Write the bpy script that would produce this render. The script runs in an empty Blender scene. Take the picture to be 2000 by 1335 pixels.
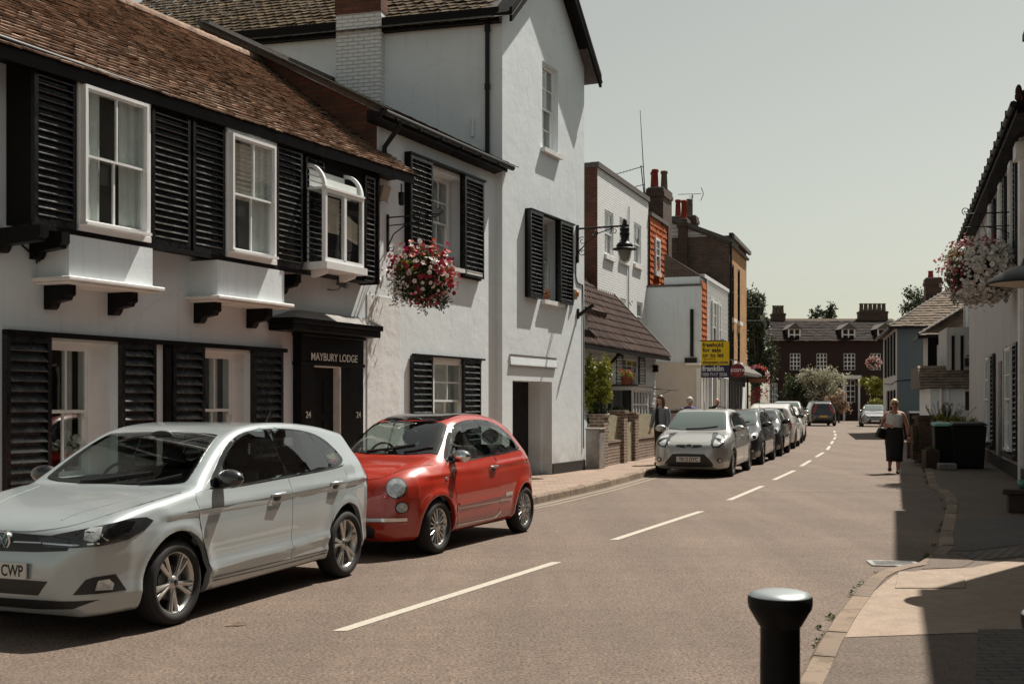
import bpy, bmesh, math, random
import numpy as np
from mathutils import Vector, Matrix
from mathutils.geometry import delaunay_2d_cdt
random.seed(7); rng = np.random.default_rng(7)
R = math.radians
sc = bpy.context.scene
col = sc.collection
# ------------------------------------------------------------------ camera, sky, sun, exposure
F, HX, HY, EYE = 2300.0, 1000.0, 785.0, 1.63      # focal length in photo pixels, horizon row, eye height
cam = bpy.data.cameras.new('camera'); cam_o = bpy.data.objects.new('camera', cam); col.objects.link(cam_o)
cam.sensor_width = 36.0; cam.lens = 36.0 * F / 2000.0
cam.shift_y = (HY - 667.5) / 2000.0
cam.clip_start = 0.05; cam.clip_end = 3000.0
cam_o.location = (0, 0, EYE); cam_o.rotation_euler = (R(90), 0, 0)
cam.dof.use_dof = True; cam.dof.focus_distance = 22.0; cam.dof.aperture_fstop = 8.0
sc.camera = cam_o
SUNV = Vector((-0.43, -0.46, -1.0)).normalized()   # way the light travels
sun_el = math.asin(-SUNV.z); sun_az = math.atan2(-SUNV.x, -SUNV.y)
world = bpy.data.worlds.new('World'); sc.world = world; world.use_nodes = True
wn, wl = world.node_tree.nodes, world.node_tree.links
bg = wn['Background']; sky = wn.new('ShaderNodeTexSky'); sky.sky_type = 'NISHITA'
sky.sun_disc = False; sky.sun_elevation = sun_el; sky.sun_rotation = sun_az
sky.air_density = 1.0; sky.dust_density = 1.2; sky.ozone_density = 0.6; sky.altitude = 0
hsv = wn.new('ShaderNodeHueSaturation'); hsv.inputs['Saturation'].default_value = 0.42
tint = wn.new('ShaderNodeMix'); tint.data_type = 'RGBA'; tint.blend_type = 'MULTIPLY'; tint.inputs[0].default_value = 1.0
tint.inputs[7].default_value = (1.0, 0.962, 0.80, 1)
wl.new(sky.outputs[0], hsv.inputs['Color']); wl.new(hsv.outputs[0], tint.inputs[6]); wl.new(tint.outputs[2], bg.inputs[0])
bg.inputs[1].default_value = 0.067
sun = bpy.data.lights.new('sun', 'SUN'); sun_o = bpy.data.objects.new('sun', sun); col.objects.link(sun_o)
sun.energy = 4.7; sun.angle = R(0.5); sun.color = (1.0, 0.935, 0.84)
sun_o.rotation_euler = SUNV.to_track_quat('-Z', 'Y').to_euler(); sun_o.location = (20, 10, 40)
sc.view_settings.view_transform = 'Standard'; sc.view_settings.look = 'None'
sc.view_settings.exposure = 0.55; sc.view_settings.gamma = 1.0
sc.cycles.max_bounces = 6; sc.cycles.transparent_max_bounces = 10; sc.cycles.use_denoising = True
sc.cycles.caustics_reflective = False; sc.cycles.caustics_refractive = False

# ------------------------------------------------------------------ materials
MATS = {}
def nmat(name):
    m = bpy.data.materials.new(name); m.use_nodes = True
    return m, m.node_tree.nodes, m.node_tree.links, m.node_tree.nodes['Principled BSDF']
def ramp(n, stops):
    r = n.new('ShaderNodeValToRGB'); e = r.color_ramp.elements
    while len(e) < len(stops): e.new(0.5)
    for i, (p, c) in enumerate(stops):
        e[i].position = p; e[i].color = (*c, 1) if len(c) == 3 else c
    return r
def noise(n, l, scale, detail=4, rough=0.6, vec=None, coord='Object'):
    t = n.new('ShaderNodeTexNoise'); t.inputs['Scale'].default_value = scale
    t.inputs['Detail'].default_value = detail; t.inputs['Roughness'].default_value = rough
    if vec is None:
        tc = n.new('ShaderNodeTexCoord'); vec = tc.outputs[coord]
    l.new(vec, t.inputs['Vector'])
    return t
def bump(n, l, b, h, strength=0.3, dist=0.01, prev=None):
    bp = n.new('ShaderNodeBump'); bp.inputs['Strength'].default_value = strength; bp.inputs['Distance'].default_value = dist
    l.new(h, bp.inputs['Height'])
    if prev: l.new(prev.outputs[0], bp.inputs['Normal'])
    l.new(bp.outputs[0], b.inputs['Normal'])
    return bp
def mixc(n, l, fac, a, b, mode='MIX'):
    m = n.new('ShaderNodeMix'); m.data_type = 'RGBA'; m.blend_type = mode
    for i, v in ((0, fac), (6, a), (7, b)):
        if isinstance(v, (int, float)): m.inputs[i].default_value = v
        elif isinstance(v, tuple): m.inputs[i].default_value = (*v[:3], 1)
        else: l.new(v, m.inputs[i])
    return m
def plain(name, c, rough=0.6, metal=0.0, var=0.0, vscale=6.0, bmp=0.0, bscale=60, coat=0.0, spec=0.5):
    if name in MATS: return MATS[name]
    m, n, l, b = nmat(name)
    b.inputs['Base Color'].default_value = (*c, 1); b.inputs['Roughness'].default_value = rough
    b.inputs['Metallic'].default_value = metal; b.inputs['Coat Weight'].default_value = coat
    b.inputs['Coat Roughness'].default_value = 0.03; b.inputs['Specular IOR Level'].default_value = spec
    if var:
        t = noise(n, l, vscale, 5)
        r = ramp(n, [(0.3, tuple(v * (1 - var) for v in c)), (0.7, tuple(min(1, v * (1 + var)) for v in c))])
        l.new(t.outputs[0], r.inputs[0]); l.new(r.outputs[0], b.inputs['Base Color'])
        rr = ramp(n, [(0.3, (max(0, rough - .1),) * 3), (0.7, (min(1, rough + .12),) * 3)])
        l.new(t.outputs[0], rr.inputs[0]); l.new(rr.outputs[0], b.inputs['Roughness'])
    if bmp:
        t2 = noise(n, l, bscale, 3); bump(n, l, b, t2.outputs[0], bmp, 0.004)
    MATS[name] = m; return m
def stucco(name, c, c2=None, blotch=0.35, bmp=0.35, rough=0.85, lumps=0.0):
    m, n, l, b = nmat(name); b.inputs['Roughness'].default_value = rough
    c2 = c2 or tuple(v * 0.86 for v in c)
    tc = n.new('ShaderNodeTexCoord')
    t = noise(n, l, 0.9, 6, 0.65, tc.outputs['Object'])
    r = ramp(n, [(0.42, c), (0.72, c2)]); l.new(t.outputs[0], r.inputs[0])
    mp = n.new('ShaderNodeMapping'); mp.inputs['Scale'].default_value = (5, 5, 0.35); l.new(tc.outputs['Object'], mp.inputs[0])
    s = noise(n, l, 1.6, 5, 0.7, mp.outputs[0])
    rs = ramp(n, [(0.55, (0, 0, 0)), (0.8, (blotch,) * 3)]); l.new(s.outputs[0], rs.inputs[0])
    mx = mixc(n, l, rs.outputs[0], r.outputs[0], tuple(v * 0.6 for v in c2)); 
    v = n.new('ShaderNodeTexVoronoi'); v.feature = 'DISTANCE_TO_EDGE'; v.inputs['Scale'].default_value = 0.55
    wv = noise(n, l, 1.3, 4, 0.6, tc.outputs['Object']); wm = mixc(n, l, 0.35, tc.outputs['Object'], wv.outputs['Color']); l.new(wm.outputs[2], v.inputs['Vector'])
    cr = ramp(n, [(0.0, (0.16,) * 3), (0.005, (0, 0, 0))]); l.new(v.outputs['Distance'], cr.inputs[0])
    mx2 = mixc(n, l, cr.outputs[0], mx.outputs[2], tuple(v * 0.5 for v in c))
    sp_ = n.new('ShaderNodeSeparateXYZ'); l.new(tc.outputs['Object'], sp_.inputs[0]); mr = n.new('ShaderNodeMapRange'); mr.inputs['From Min'].default_value = 0.15; mr.inputs['From Max'].default_value = 0.9; mr.inputs['To Min'].default_value = 1.0; mr.inputs['To Max'].default_value = 0.0; l.new(sp_.outputs[2], mr.inputs[0])
    dn = noise(n, l, 3.0, 6, 0.7, tc.outputs['Object']); rd = ramp(n, [(0.35, (0, 0, 0)), (0.7, (0.75,) * 3)]); l.new(dn.outputs[0], rd.inputs[0]); md = n.new('ShaderNodeMath'); md.operation = 'MULTIPLY'; l.new(mr.outputs[0], md.inputs[0]); l.new(rd.outputs[0], md.inputs[1])      # splash dirt near the ground
    mx3 = mixc(n, l, md.outputs[0], mx2.outputs[2], (0.30, 0.25, 0.20)); l.new(mx3.outputs[2], b.inputs['Base Color'])
    f = noise(n, l, 90, 3, 0.6, tc.outputs['Object']); g = noise(n, l, 3.5, 4, 0.6, tc.outputs['Object'])
    b1 = bump(n, l, b, g.outputs[0], 0.25 + lumps, 0.03 + lumps * 0.05); bump(n, l, b, f.outputs[0], bmp, 0.004, b1)
    MATS[name] = m; return m
def brick(name, c1, c2, mortar, bw=0.225, bh=0.075, ms=0.010, rough=0.85, bmp=0.6, paint=False, soft=0.3):
    m, n, l, b = nmat(name); b.inputs['Roughness'].default_value = rough
    uv = n.new('ShaderNodeUVMap'); bt = n.new('ShaderNodeTexBrick'); l.new(uv.outputs[0], bt.inputs['Vector'])
    bt.inputs['Scale'].default_value = 1.0; bt.inputs['Brick Width'].default_value = bw; bt.inputs['Row Height'].default_value = bh
    bt.inputs['Mortar Size'].default_value = ms; bt.inputs['Mortar Smooth'].default_value = soft; bt.offset = 0.5
    bt.inputs['Color1'].default_value = (*c1, 1); bt.inputs['Color2'].default_value = (*c2, 1); bt.inputs['Mortar'].default_value = (*mortar, 1)
    bt.inputs['Bias'].default_value = -0.1
    t = noise(n, l, 2.2, 6, 0.7); rr = ramp(n, [(0.3, (0.62,) * 3), (0.7, (1.25,) * 3)]); l.new(t.outputs[0], rr.inputs[0])
    mx = mixc(n, l, 0.15 if paint else 0.8, bt.outputs[0], rr.outputs[0], 'MULTIPLY'); l.new(mx.outputs[2], b.inputs['Base Color'])
    inv = n.new('ShaderNodeMath'); inv.operation = 'SUBTRACT'; inv.inputs[0].default_value = 1; l.new(bt.outputs['Fac'], inv.inputs[1])
    f = noise(n, l, 40, 4); b1 = bump(n, l, b, inv.outputs[0], bmp, 0.012); bump(n, l, b, f.outputs[0], 0.3, 0.006, b1)
    MATS[name] = m; return m
def tile_mat(name, cols, rough=0.8, lichen=0.35, lich_c=(0.26, 0.22, 0.17)):
    m, n, l, b = nmat(name); b.inputs['Roughness'].default_value = rough; b.inputs['Specular IOR Level'].default_value = 0.12
    g = n.new('ShaderNodeNewGeometry'); k = len(cols)
    r = ramp(n, [(i / max(1, k - 1), c) for i, c in enumerate(cols)]); l.new(g.outputs['Random Per Island'], r.inputs[0])
    t = noise(n, l, 1.1, 8, 0.75); rr = ramp(n, [(0.52, (0, 0, 0)), (0.66, (lichen,) * 3)]); l.new(t.outputs[0], rr.inputs[0])
    mx = mixc(n, l, rr.outputs[0], r.outputs[0], lich_c)
    t3 = noise(n, l, 4.5, 6, 0.8); r3 = ramp(n, [(0.50, (0, 0, 0)), (0.62, (min(1, lichen * 1.6),) * 3)]); l.new(t3.outputs[0], r3.inputs[0])
    mx2 = mixc(n, l, r3.outputs[0], mx.outputs[2], tuple(v * 0.35 for v in cols[0]))
    l.new(mx2.outputs[2], b.inputs['Base Color'])
    f = noise(n, l, 55, 4); bump(n, l, b, f.outputs[0], 0.5, 0.008)
    MATS[name] = m; return m
def asphalt(name, c, c2, speck=0.6, patches=True):
    m, n, l, b = nmat(name); b.inputs['Roughness'].default_value = 0.82; b.inputs['Specular IOR Level'].default_value = 0.35
    tc = n.new('ShaderNodeTexCoord').outputs['Object']
    a = noise(n, l, 42, 5, 0.85, tc); big = noise(n, l, 0.35, 6, 0.65, tc)
    r = ramp(n, [(0.41, tuple(v * (1 - speck*.7) for v in c)), (0.5, c), (0.60, tuple(min(1, v * (1 + speck * 0.9)) for v in c))]); l.new(a.outputs[0], r.inputs[0])
    rb = ramp(n, [(0.35, (0, 0, 0)), (0.7, (0.55,) * 3)]); l.new(big.outputs[0], rb.inputs[0])
    mx = mixc(n, l, rb.outputs[0], r.outputs[0], c2)
    mid = noise(n, l, 6, 5, 0.7, tc); rm = ramp(n, [(0.3, (0.82,) * 3), (0.7, (1.12,) * 3)]); l.new(mid.outputs[0], rm.inputs[0])
    mm = mixc(n, l, 1.0, mx.outputs[2], rm.outputs[0], 'MULTIPLY'); out = mm
    if patches:      # old repairs and tyre polish running along and across the street
        mp = n.new('ShaderNodeMapping'); mp.inputs['Rotation'].default_value = (0, 0, R(20)); mp.inputs['Scale'].default_value = (0.9, 0.05, 1); l.new(tc, mp.inputs[0])
        s = noise(n, l, 1.2, 4, 0.6, mp.outputs[0]); rs = ramp(n, [(0.4, (0.88,) * 3), (0.62, (1.06,) * 3)]); l.new(s.outputs[0], rs.inputs[0])
        out = mixc(n, l, 1.0, mm.outputs[2], rs.outputs[0], 'MULTIPLY')
        mp2 = n.new('ShaderNodeMapping'); mp2.inputs['Rotation'].default_value = (0, 0, R(12)); mp2.inputs['Scale'].default_value = (0.03, 0.55, 1); l.new(tc, mp2.inputs[0])
        s2 = noise(n, l, 1.5, 3, 0.5, mp2.outputs[0]); r2 = ramp(n, [(0.42, (0.93,) * 3), (0.5, (1.0,) * 3), (0.62, (1.05,) * 3)]); l.new(s2.outputs[0], r2.inputs[0])
        out = mixc(n, l, 0.8, out.outputs[2], r2.outputs[0], 'MULTIPLY')
    l.new(out.outputs[2], b.inputs['Base Color'])
    bump(n, l, b, a.outputs[0], 0.8, 0.010)
    MATS[name] = m; return m
def glass_pane(name, tintc=(0.93, 0.96, 0.95), refl=0.12):
    m, n, l, b = nmat(name); out = n['Material Output']
    tr = n.new('ShaderNodeBsdfTransparent'); tr.inputs[0].default_value = (*tintc, 1)
    gl = n.new('ShaderNodeBsdfGlossy'); gl.inputs['Roughness'].default_value = 0.01
    lw = n.new('ShaderNodeLayerWeight'); lw.inputs[0].default_value = 0.5; pw = n.new('ShaderNodeMath'); pw.operation = 'POWER'; pw.inputs[1].default_value = 3.5; l.new(lw.outputs['Facing'], pw.inputs[0]); ge = n.new('ShaderNodeNewGeometry'); nb = n.new('ShaderNodeMath'); nb.operation = 'SUBTRACT'; nb.inputs[0].default_value = 1.0; l.new(ge.outputs['Backfacing'], nb.inputs[1]); mu = n.new('ShaderNodeMath'); mu.operation = 'MULTIPLY'; l.new(nb.outputs[0], mu.inputs[1])
    mp = n.new('ShaderNodeMapRange'); mp.inputs['To Min'].default_value = refl; mp.inputs['To Max'].default_value = 0.95; l.new(pw.outputs[0], mp.inputs[0]); l.new(mp.outputs[0], mu.inputs[0])
    w = noise(n, l, 1.7, 2); bp = n.new('ShaderNodeBump'); bp.inputs['Strength'].default_value = 0.06; bp.inputs['Distance'].default_value = 0.02
    l.new(w.outputs[0], bp.inputs['Height']); l.new(bp.outputs[0], gl.inputs['Normal'])
    mx = n.new('ShaderNodeMixShader'); l.new(mu.outputs[0], mx.inputs[0]); l.new(tr.outputs[0], mx.inputs[1]); l.new(gl.outputs[0], mx.inputs[2]); l.new(mx.outputs[0], out.inputs[0])
    n.remove(b); MATS[name] = m; return m
def leafmat(name, c1, c2, rough=0.55, trans=0.25):
    m, n, l, b = nmat(name); b.inputs['Roughness'].default_value = rough
    g = n.new('ShaderNodeNewGeometry'); r = ramp(n, [(0.0, c1), (1.0, c2)]); l.new(g.outputs['Random Per Island'], r.inputs[0]); l.new(r.outputs[0], b.inputs['Base Color'])
    out = n['Material Output']; t = n.new('ShaderNodeBsdfTranslucent'); l.new(r.outputs[0], t.inputs[0])
    mx = n.new('ShaderNodeMixShader'); mx.inputs[0].default_value = trans; l.new(b.outputs[0], mx.inputs[1]); l.new(t.outputs[0], mx.inputs[2]); l.new(mx.outputs[0], out.inputs[0])
    MATS[name] = m; return m
def carpaint(name, c, metal=0.0, rough=0.35, coat=1.0):
    m, n, l, b = nmat(name); b.inputs['Base Color'].default_value = (*c, 1); b.inputs['Metallic'].default_value = metal
    b.inputs['Roughness'].default_value = rough; b.inputs['Coat Weight'].default_value = coat; b.inputs['Coat Roughness'].default_value = 0.02
    t = noise(n, l, 2.0, 5, 0.7); r = ramp(n, [(0.35, c), (0.75, tuple(v * 0.9 + 0.02 for v in c))]); l.new(t.outputs[0], r.inputs[0]); l.new(r.outputs[0], b.inputs['Base Color'])
    d = noise(n, l, 9.0, 6, 0.75); rd = ramp(n, [(0.4, (0.015,) * 3), (0.8, (0.09,) * 3)]); l.new(d.outputs[0], rd.inputs[0]); l.new(rd.outputs[0], b.inputs['Coat Roughness'])
    ge = n.new('ShaderNodeNewGeometry'); di = n.new('ShaderNodeBsdfDiffuse'); di.inputs[0].default_value = (.02, .02, .022, 1); ms = n.new('ShaderNodeMixShader')      # unpainted trim on the inside of the shell
    l.new(ge.outputs['Backfacing'], ms.inputs[0]); l.new(b.outputs[0], ms.inputs[1]); l.new(di.outputs[0], ms.inputs[2]); l.new(ms.outputs[0], n['Material Output'].inputs[0])
    MATS[name] = m; return m

# ------------------------------------------------------------------ mesh building
class MB:
    def __init__(s): s.v = []; s.f = []; s.m = []; s.sm = []
    def add(s, vs, fs, mi=0, sm=False):
        o = len(s.v); s.v += [tuple(p) for p in vs]
        for f in fs: s.f.append(tuple(i + o for i in f)); s.m.append(mi); s.sm.append(sm)
    def box(s, x0, x1, y0, y1, z0, z1, mi=0):
        if x0 > x1: x0, x1 = x1, x0
        if y0 > y1: y0, y1 = y1, y0
        if z0 > z1: z0, z1 = z1, z0
        s.add([(x0,y0,z0),(x1,y0,z0),(x1,y1,z0),(x0,y1,z0),(x0,y0,z1),(x1,y0,z1),(x1,y1,z1),(x0,y1,z1)],
              [(0,3,2,1),(4,5,6,7),(0,1,5,4),(1,2,6,5),(2,3,7,6),(3,0,4,7)], mi)
    def obox(s, c, ax, ay, az, mi=0):     # oriented box: centre and three half-axis vectors
        c, ax, ay, az = map(Vector, (c, ax, ay, az)); vs = []
        for k in (-1, 1):
            for (i, j) in ((-1,-1),(1,-1),(1,1),(-1,1)): vs.append(c + ax*i + ay*j + az*k)
        s.add(vs, [(0,3,2,1),(4,5,6,7),(0,1,5,4),(1,2,6,5),(2,3,7,6),(3,0,4,7)], mi)
    def quad(s, a, b, c, d, mi=0): s.add([a, b, c, d], [(0, 1, 2, 3)], mi)
    def prism(s, poly, axis, a0, a1, mi=0, sm=False):   # polygon in the two other axes, extruded along axis
        def P(p, a): return {'x': (a, p[0], p[1]), 'y': (p[0], a, p[1]), 'z': (p[0], p[1], a)}[axis]
        n = len(poly); vs = [P(p, a0) for p in poly] + [P(p, a1) for p in poly]
        area = sum(poly[i][0]*poly[(i+1) % n][1] - poly[(i+1) % n][0]*poly[i][1] for i in range(n))
        flip = (area > 0) == (axis != 'y'); flip = flip if a1 > a0 else not flip
        fs = [tuple(range(n))[::-1], tuple(range(n, 2*n))] + [(i, (i+1) % n, n+(i+1) % n, n+i) for i in range(n)]
        if not flip: fs = [f[::-1] for f in fs]
        s.add(vs, fs, mi, sm)
    def tube(s, pts, r, n=8, mi=0, cap=True):
        pts = [Vector(p) for p in pts]; rs = r if isinstance(r, (list, tuple)) else [r]*len(pts); rings = []
        up = Vector((0, 0, 1)); prev = None
        for i, p in enumerate(pts):
            t = (pts[min(i+1, len(pts)-1)] - pts[max(i-1, 0)]); t = t.normalized() if t.length > 1e-9 else Vector((0,0,1))
            if prev is None:
                a = t.cross(up) if abs(t.z) < 0.95 else t.cross(Vector((1, 0, 0)))
            else: a = prev - t * prev.dot(t)
            a.normalize(); prev = a; b = t.cross(a)
            rings.append([p + (a*math.cos(2*math.pi*k/n) + b*math.sin(2*math.pi*k/n))*rs[i] for k in range(n)])
        vs = [q for rg in rings for q in rg]; fs = []
        for i in range(len(pts)-1):
            for k in range(n): k2 = (k+1) % n; fs.append((i*n+k, (i+1)*n+k, (i+1)*n+k2, i*n+k2)[::-1])
        s.add(vs, fs, mi, True)
        if cap: s.add(rings[0], [tuple(range(n))], mi); s.add(rings[-1], [tuple(range(n))[::-1]], mi)
    def lathe(s, prof, n=24, o=(0, 0, 0), axis='z', mi=0, sm=True):
        vs = []; o = Vector(o)
        for (r, h) in prof:
            for k in range(n):
                a = 2*math.pi*k/n; c, d = r*math.cos(a), r*math.sin(a)
                vs.append(o + Vector({'z': (c, d, h), 'y': (c, h, -d), 'x': (h, c, d)}[axis]))
        fs = [(i*n+k, i*n+(k+1) % n, (i+1)*n+(k+1) % n, (i+1)*n+k) for i in range(len(prof)-1) for k in range(n)]
        s.add(vs, fs, mi, sm)
    def ell(s, c, rx, ry, rz, nu=12, nv=8, mi=0, M=None):
        vs = []; 
        for j in range(nv+1):
            th = math.pi*j/nv
            for k in range(nu):
                a = 2*math.pi*k/nu; p = Vector((rx*math.sin(th)*math.cos(a), ry*math.sin(th)*math.sin(a), -rz*math.cos(th)))
                if M is not None: p = M @ p
                vs.append(Vector(c) + p)
        s.add(vs, [(j*nu+k, j*nu+(k+1) % nu, (j+1)*nu+(k+1) % nu, (j+1)*nu+k) for j in range(nv) for k in range(nu)], mi, True)
    def build(s, name, mats, parent=None, loc=None, rot=None, bevel=0.0, seg=1, uv=True, **props):
        me = bpy.data.meshes.new(name); me.from_pydata([tuple(map(float, v)) for v in s.v], [], s.f)
        if not isinstance(mats, (list, tuple)): mats = [mats]
        for m in mats: me.materials.append(MATS[m] if isinstance(m, str) else m)
        me.polygons.foreach_set('material_index', s.m); me.polygons.foreach_set('use_smooth', s.sm)
        me.update()
        if uv and len(s.f) < 60000: box_uv(me)
        o = bpy.data.objects.new(name, me); col.objects.link(o)
        if parent: o.parent = parent
        if loc is not None: o.location = loc
        if rot is not None: o.rotation_euler = rot
        if bevel:
            b = o.modifiers.new('bevel', 'BEVEL'); b.width = bevel; b.segments = seg; b.limit_method = 'ANGLE'; b.angle_limit = R(35)
        for k, v in props.items(): o[k] = v
        return o
def box_uv(me):
    uvl = me.uv_layers.new(name='uv'); n = len(me.loops)
    co = np.empty(len(me.vertices)*3); me.vertices.foreach_get('co', co); co = co.reshape(-1, 3)
    vi = np.empty(n, int); me.loops.foreach_get('vertex_index', vi)
    nor = np.empty(len(me.polygons)*3); me.polygons.foreach_get('normal', nor); nor = nor.reshape(-1, 3)
    ls = np.empty(len(me.polygons), int); me.polygons.foreach_get('loop_start', ls); lt = np.empty(len(me.polygons), int); me.polygons.foreach_get('loop_total', lt)
    pi = np.repeat(np.arange(len(me.polygons)), lt)
    N = np.abs(nor[pi]); P = co[vi]; uv = np.empty((n, 2))
    z = (N[:, 2] >= N[:, 0]) & (N[:, 2] >= N[:, 1]); x = (~z) & (N[:, 0] > N[:, 1]); y = ~(z | x)
    uv[z] = P[z][:, :2]; uv[x] = P[x][:, 1:]; uv[y] = P[y][:, [0, 2]]
    uvl.data.foreach_set('uv', uv.ravel())
def tag(o, label, cat, group=None, kind=None):
    if label: o['label'] = label
    if cat: o['category'] = cat
    if group: o['group'] = group
    if kind: o['kind'] = kind
    return o
def thing(name, label, cat, loc=(0, 0, 0), rz=0.0, group=None):
    o = bpy.data.objects.new(name, None); col.objects.link(o); o.empty_display_size = 0.3
    o.location = loc; o.rotation_euler = (0, 0, rz); return tag(o, label, cat, group)
def copytree(o, parent=None):
    c = o.copy(); col.objects.link(c)
    if parent: c.parent = parent
    for ch in list(o.children): copytree(ch, c)
    return c
def gp(px, py, z=0.0):         # point at height z seen at photo pixel (px, py)
    Y = F*(EYE - z)/(py - HY); return Vector(((px - HX)*Y/F, Y, z))
def textmesh(name, txt, size, mat, parent, loc, rot, sx=1.0, align='CENTER', depth=0.002, bold=0.0, shear=0.0, space=1.0):
    c = bpy.data.curves.new(name, 'FONT'); c.body = txt; c.size = size; c.align_x = align; c.align_y = 'CENTER'; c.extrude = depth; c.offset = bold
    c.shear = shear; c.space_character = space
    o = bpy.data.objects.new(name, c); col.objects.link(o)
    dg = bpy.context.evaluated_depsgraph_get(); me = bpy.data.meshes.new_from_object(o.evaluated_get(dg))
    bpy.data.objects.remove(o); o = bpy.data.objects.new(name, me); col.objects.link(o)
    me.materials.clear(); me.materials.append(MATS[mat] if isinstance(mat, str) else mat)
    if parent: o.parent = parent
    o.location = loc; o.rotation_euler = rot; o.scale = (sx, 1, 1); return o

# ------------------------------------------------------------------ a street front: local x along the wall, -y out to the street, z up
class Fac:
    def __init__(s, ox, oy, a, right=False):     # a = angle of the wall from the view axis
        s.o = (ox, oy); s.th = (-math.pi/2 - a) if right else (math.pi/2 - a)
        s.ex = (math.cos(s.th), math.sin(s.th)); s.ey = (-math.sin(s.th), math.cos(s.th))
    def root(s, name, label, cat, group=None): s.r = thing(name, label, cat, (s.o[0], s.o[1], 0), s.th, group); return s.r
    def U(s, px, p=0.0):
        r = (px - HX)/F; v = -p; ox, oy = s.o
        return (r*(oy + v*s.ey[1]) - ox - v*s.ey[0])/(s.ex[0] - r*s.ex[1])
    def Yw(s, u, p=0.0): return s.o[1] + u*s.ex[1] - p*s.ey[1]
    def Z(s, px, py, p=0.0): return EYE + (HY - py)*s.Yw(s.U(px, p), p)/F
    def Zu(s, u, py, p=0.0): return EYE + (HY - py)*s.Yw(u, p)/F
    def W(s, u, v, z=0): return Vector((s.o[0] + u*s.ex[0] + v*s.ey[0], s.o[1] + u*s.ex[1] + v*s.ey[1], z))

def wall_open(mb, u0, u1, z0, z1, holes, v=0.0, depth=0.15, mi=0):
    # street face at local y=v with openings (a0,a1,b0,b1) whose reveals go back by depth
    us = sorted({u0, u1, *[h[0] for h in holes], *[h[1] for h in holes]}); us = [u for u in us if u0 <= u <= u1]
    zs = sorted({z0, z1, *[h[2] for h in holes], *[h[3] for h in holes]}); zs = [z for z in zs if z0 <= z <= z1]
    for i in range(len(us)-1):
        for j in range(len(zs)-1):
            cu, cz = (us[i]+us[i+1])/2, (zs[j]+zs[j+1])/2
            if any(h[0] < cu < h[1] and h[2] < cz < h[3] for h in holes): continue
            mb.quad((us[i], v, zs[j]), (us[i+1], v, zs[j]), (us[i+1], v, zs[j+1]), (us[i], v, zs[j+1]), mi)
    for (a0, a1, b0, b1, *d) in holes:
        w = v + (d[0] if d else depth)
        mb.quad((a0, v, b0), (a0, w, b0), (a0, w, b1), (a0, v, b1), mi); mb.quad((a1, v, b0), (a1, v, b1), (a1, w, b1), (a1, w, b0), mi)
        mb.quad((a0, v, b1), (a0, w, b1), (a1, w, b1), (a1, v, b1), mi); mb.quad((a0, v, b0), (a1, v, b0), (a1, w, b0), (a0, w, b0), mi)

def wavy(mb, u0, u1, z0, z1, v, n=14, amp=0.02, mi=0):
    vs = []; 
    for i in range(n*4+1):
        t = i/(n*4); u = u0 + (u1-u0)*t; w = v + amp*math.sin(t*n*math.pi) + amp*0.4*math.sin(t*n*5.3)
        vs += [(u, w, z0), (u, w, z1)]
    mb.add(vs, [(2*i, 2*i+2, 2*i+3, 2*i+1) for i in range(n*4)], mi, True)

def sash(parent, u0, u1, z0, z1, v, cols=2, rows=(1, 1), fw=0.055, curtain='sides', mat='white_gloss', blind=0.0, split=0.5, bars=0.022):
    # timber sash window: outer box, upper sash in front, lower sash set back, with meeting rail, glazing bars and horns
    m = MB(); g = MB(); zc = z0 + (z1-z0)*split
    m.box(u0, u0+fw, v-0.03, v+0.12, z0, z1); m.box(u1-fw, u1, v-0.03, v+0.12, z0, z1)
    m.box(u0+fw, u1-fw, v-0.03, v+0.12, z1-fw, z1); m.box(u0-0.01, u1+0.01, v-0.06, v+0.12, z0-0.002, z0+fw*0.8)
    a0, a1 = u0+fw, u1-fw
    for k, (b0, b1, vv, nr) in enumerate(((zc-0.02, z1-fw, v-0.012, rows[0]), (z0+fw*0.8, zc+0.02, v+0.03, rows[1]))):
        s = fw*0.62; bot = s*1.5 if k else s
        m.box(a0, a0+s, vv, vv+0.035, b0, b1); m.box(a1-s, a1, vv, vv+0.035, b0, b1)
        m.box(a0+s, a1-s, vv+0.001, vv+0.034, b1-s, b1); m.box(a0+s, a1-s, vv+0.001, vv+0.034, b0, b0+bot)
        if k == 0:
            for uu in (a0, a1-s): m.box(uu+0.002, uu+s-0.002, vv+0.002, vv+0.03, b0-0.045, b0)
        for c in range(1, cols):
            uc = a0+s + (a1-a0-2*s)*c/cols; m.box(uc-bars/2, uc+bars/2, vv+0.003, vv+0.032, b0+bot, b1-s)
        for r in range(1, nr):
            zz = b0+bot + (b1-s-b0-bot)*r/nr; m.box(a0+s, a1-s, vv+0.005, vv+0.03, zz-bars/2, zz+bars/2)
        g.box(a0+s, a1-s, vv+0.015, vv+0.019, b0+bot, b1-s)
    o = m.build('window', mat, parent); g.build('pane', 'pane_glass', o)
    if curtain:
        c = MB(); w = (a1-a0)
        if curtain == 'sides':
            wavy(c, a0, a0+w*0.30, z0+0.05, z1-0.03, v+0.2, 5); wavy(c, a1-w*0.26, a1, z0+0.05, z1-0.03, v+0.2, 5)
        elif curtain == 'full': wavy(c, a0, a1, z0+0.05, z1-0.03, v+0.2, 9)
        if curtain in ('sides', 'full'): c.build('curtain', 'curtain_cloth', o)
        if blind:
            c = MB(); nb = max(4, int((z1-z0)*blind/0.09)); hb = (z1-z0)*blind
            for i in range(nb):
                zt = z1-0.03-hb*i/nb; zb = zt-hb/nb
                c.add([(a0, v+0.15, zt), (a1, v+0.15, zt), (a1, v+0.125, zb), (a0, v+0.125, zb), (a1, v+0.15, zb), (a0, v+0.15, zb)], [(0, 3, 2, 1), (3, 5, 4, 2)])
            c.build('blind', 'blind_cloth', o)
    return o
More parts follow.
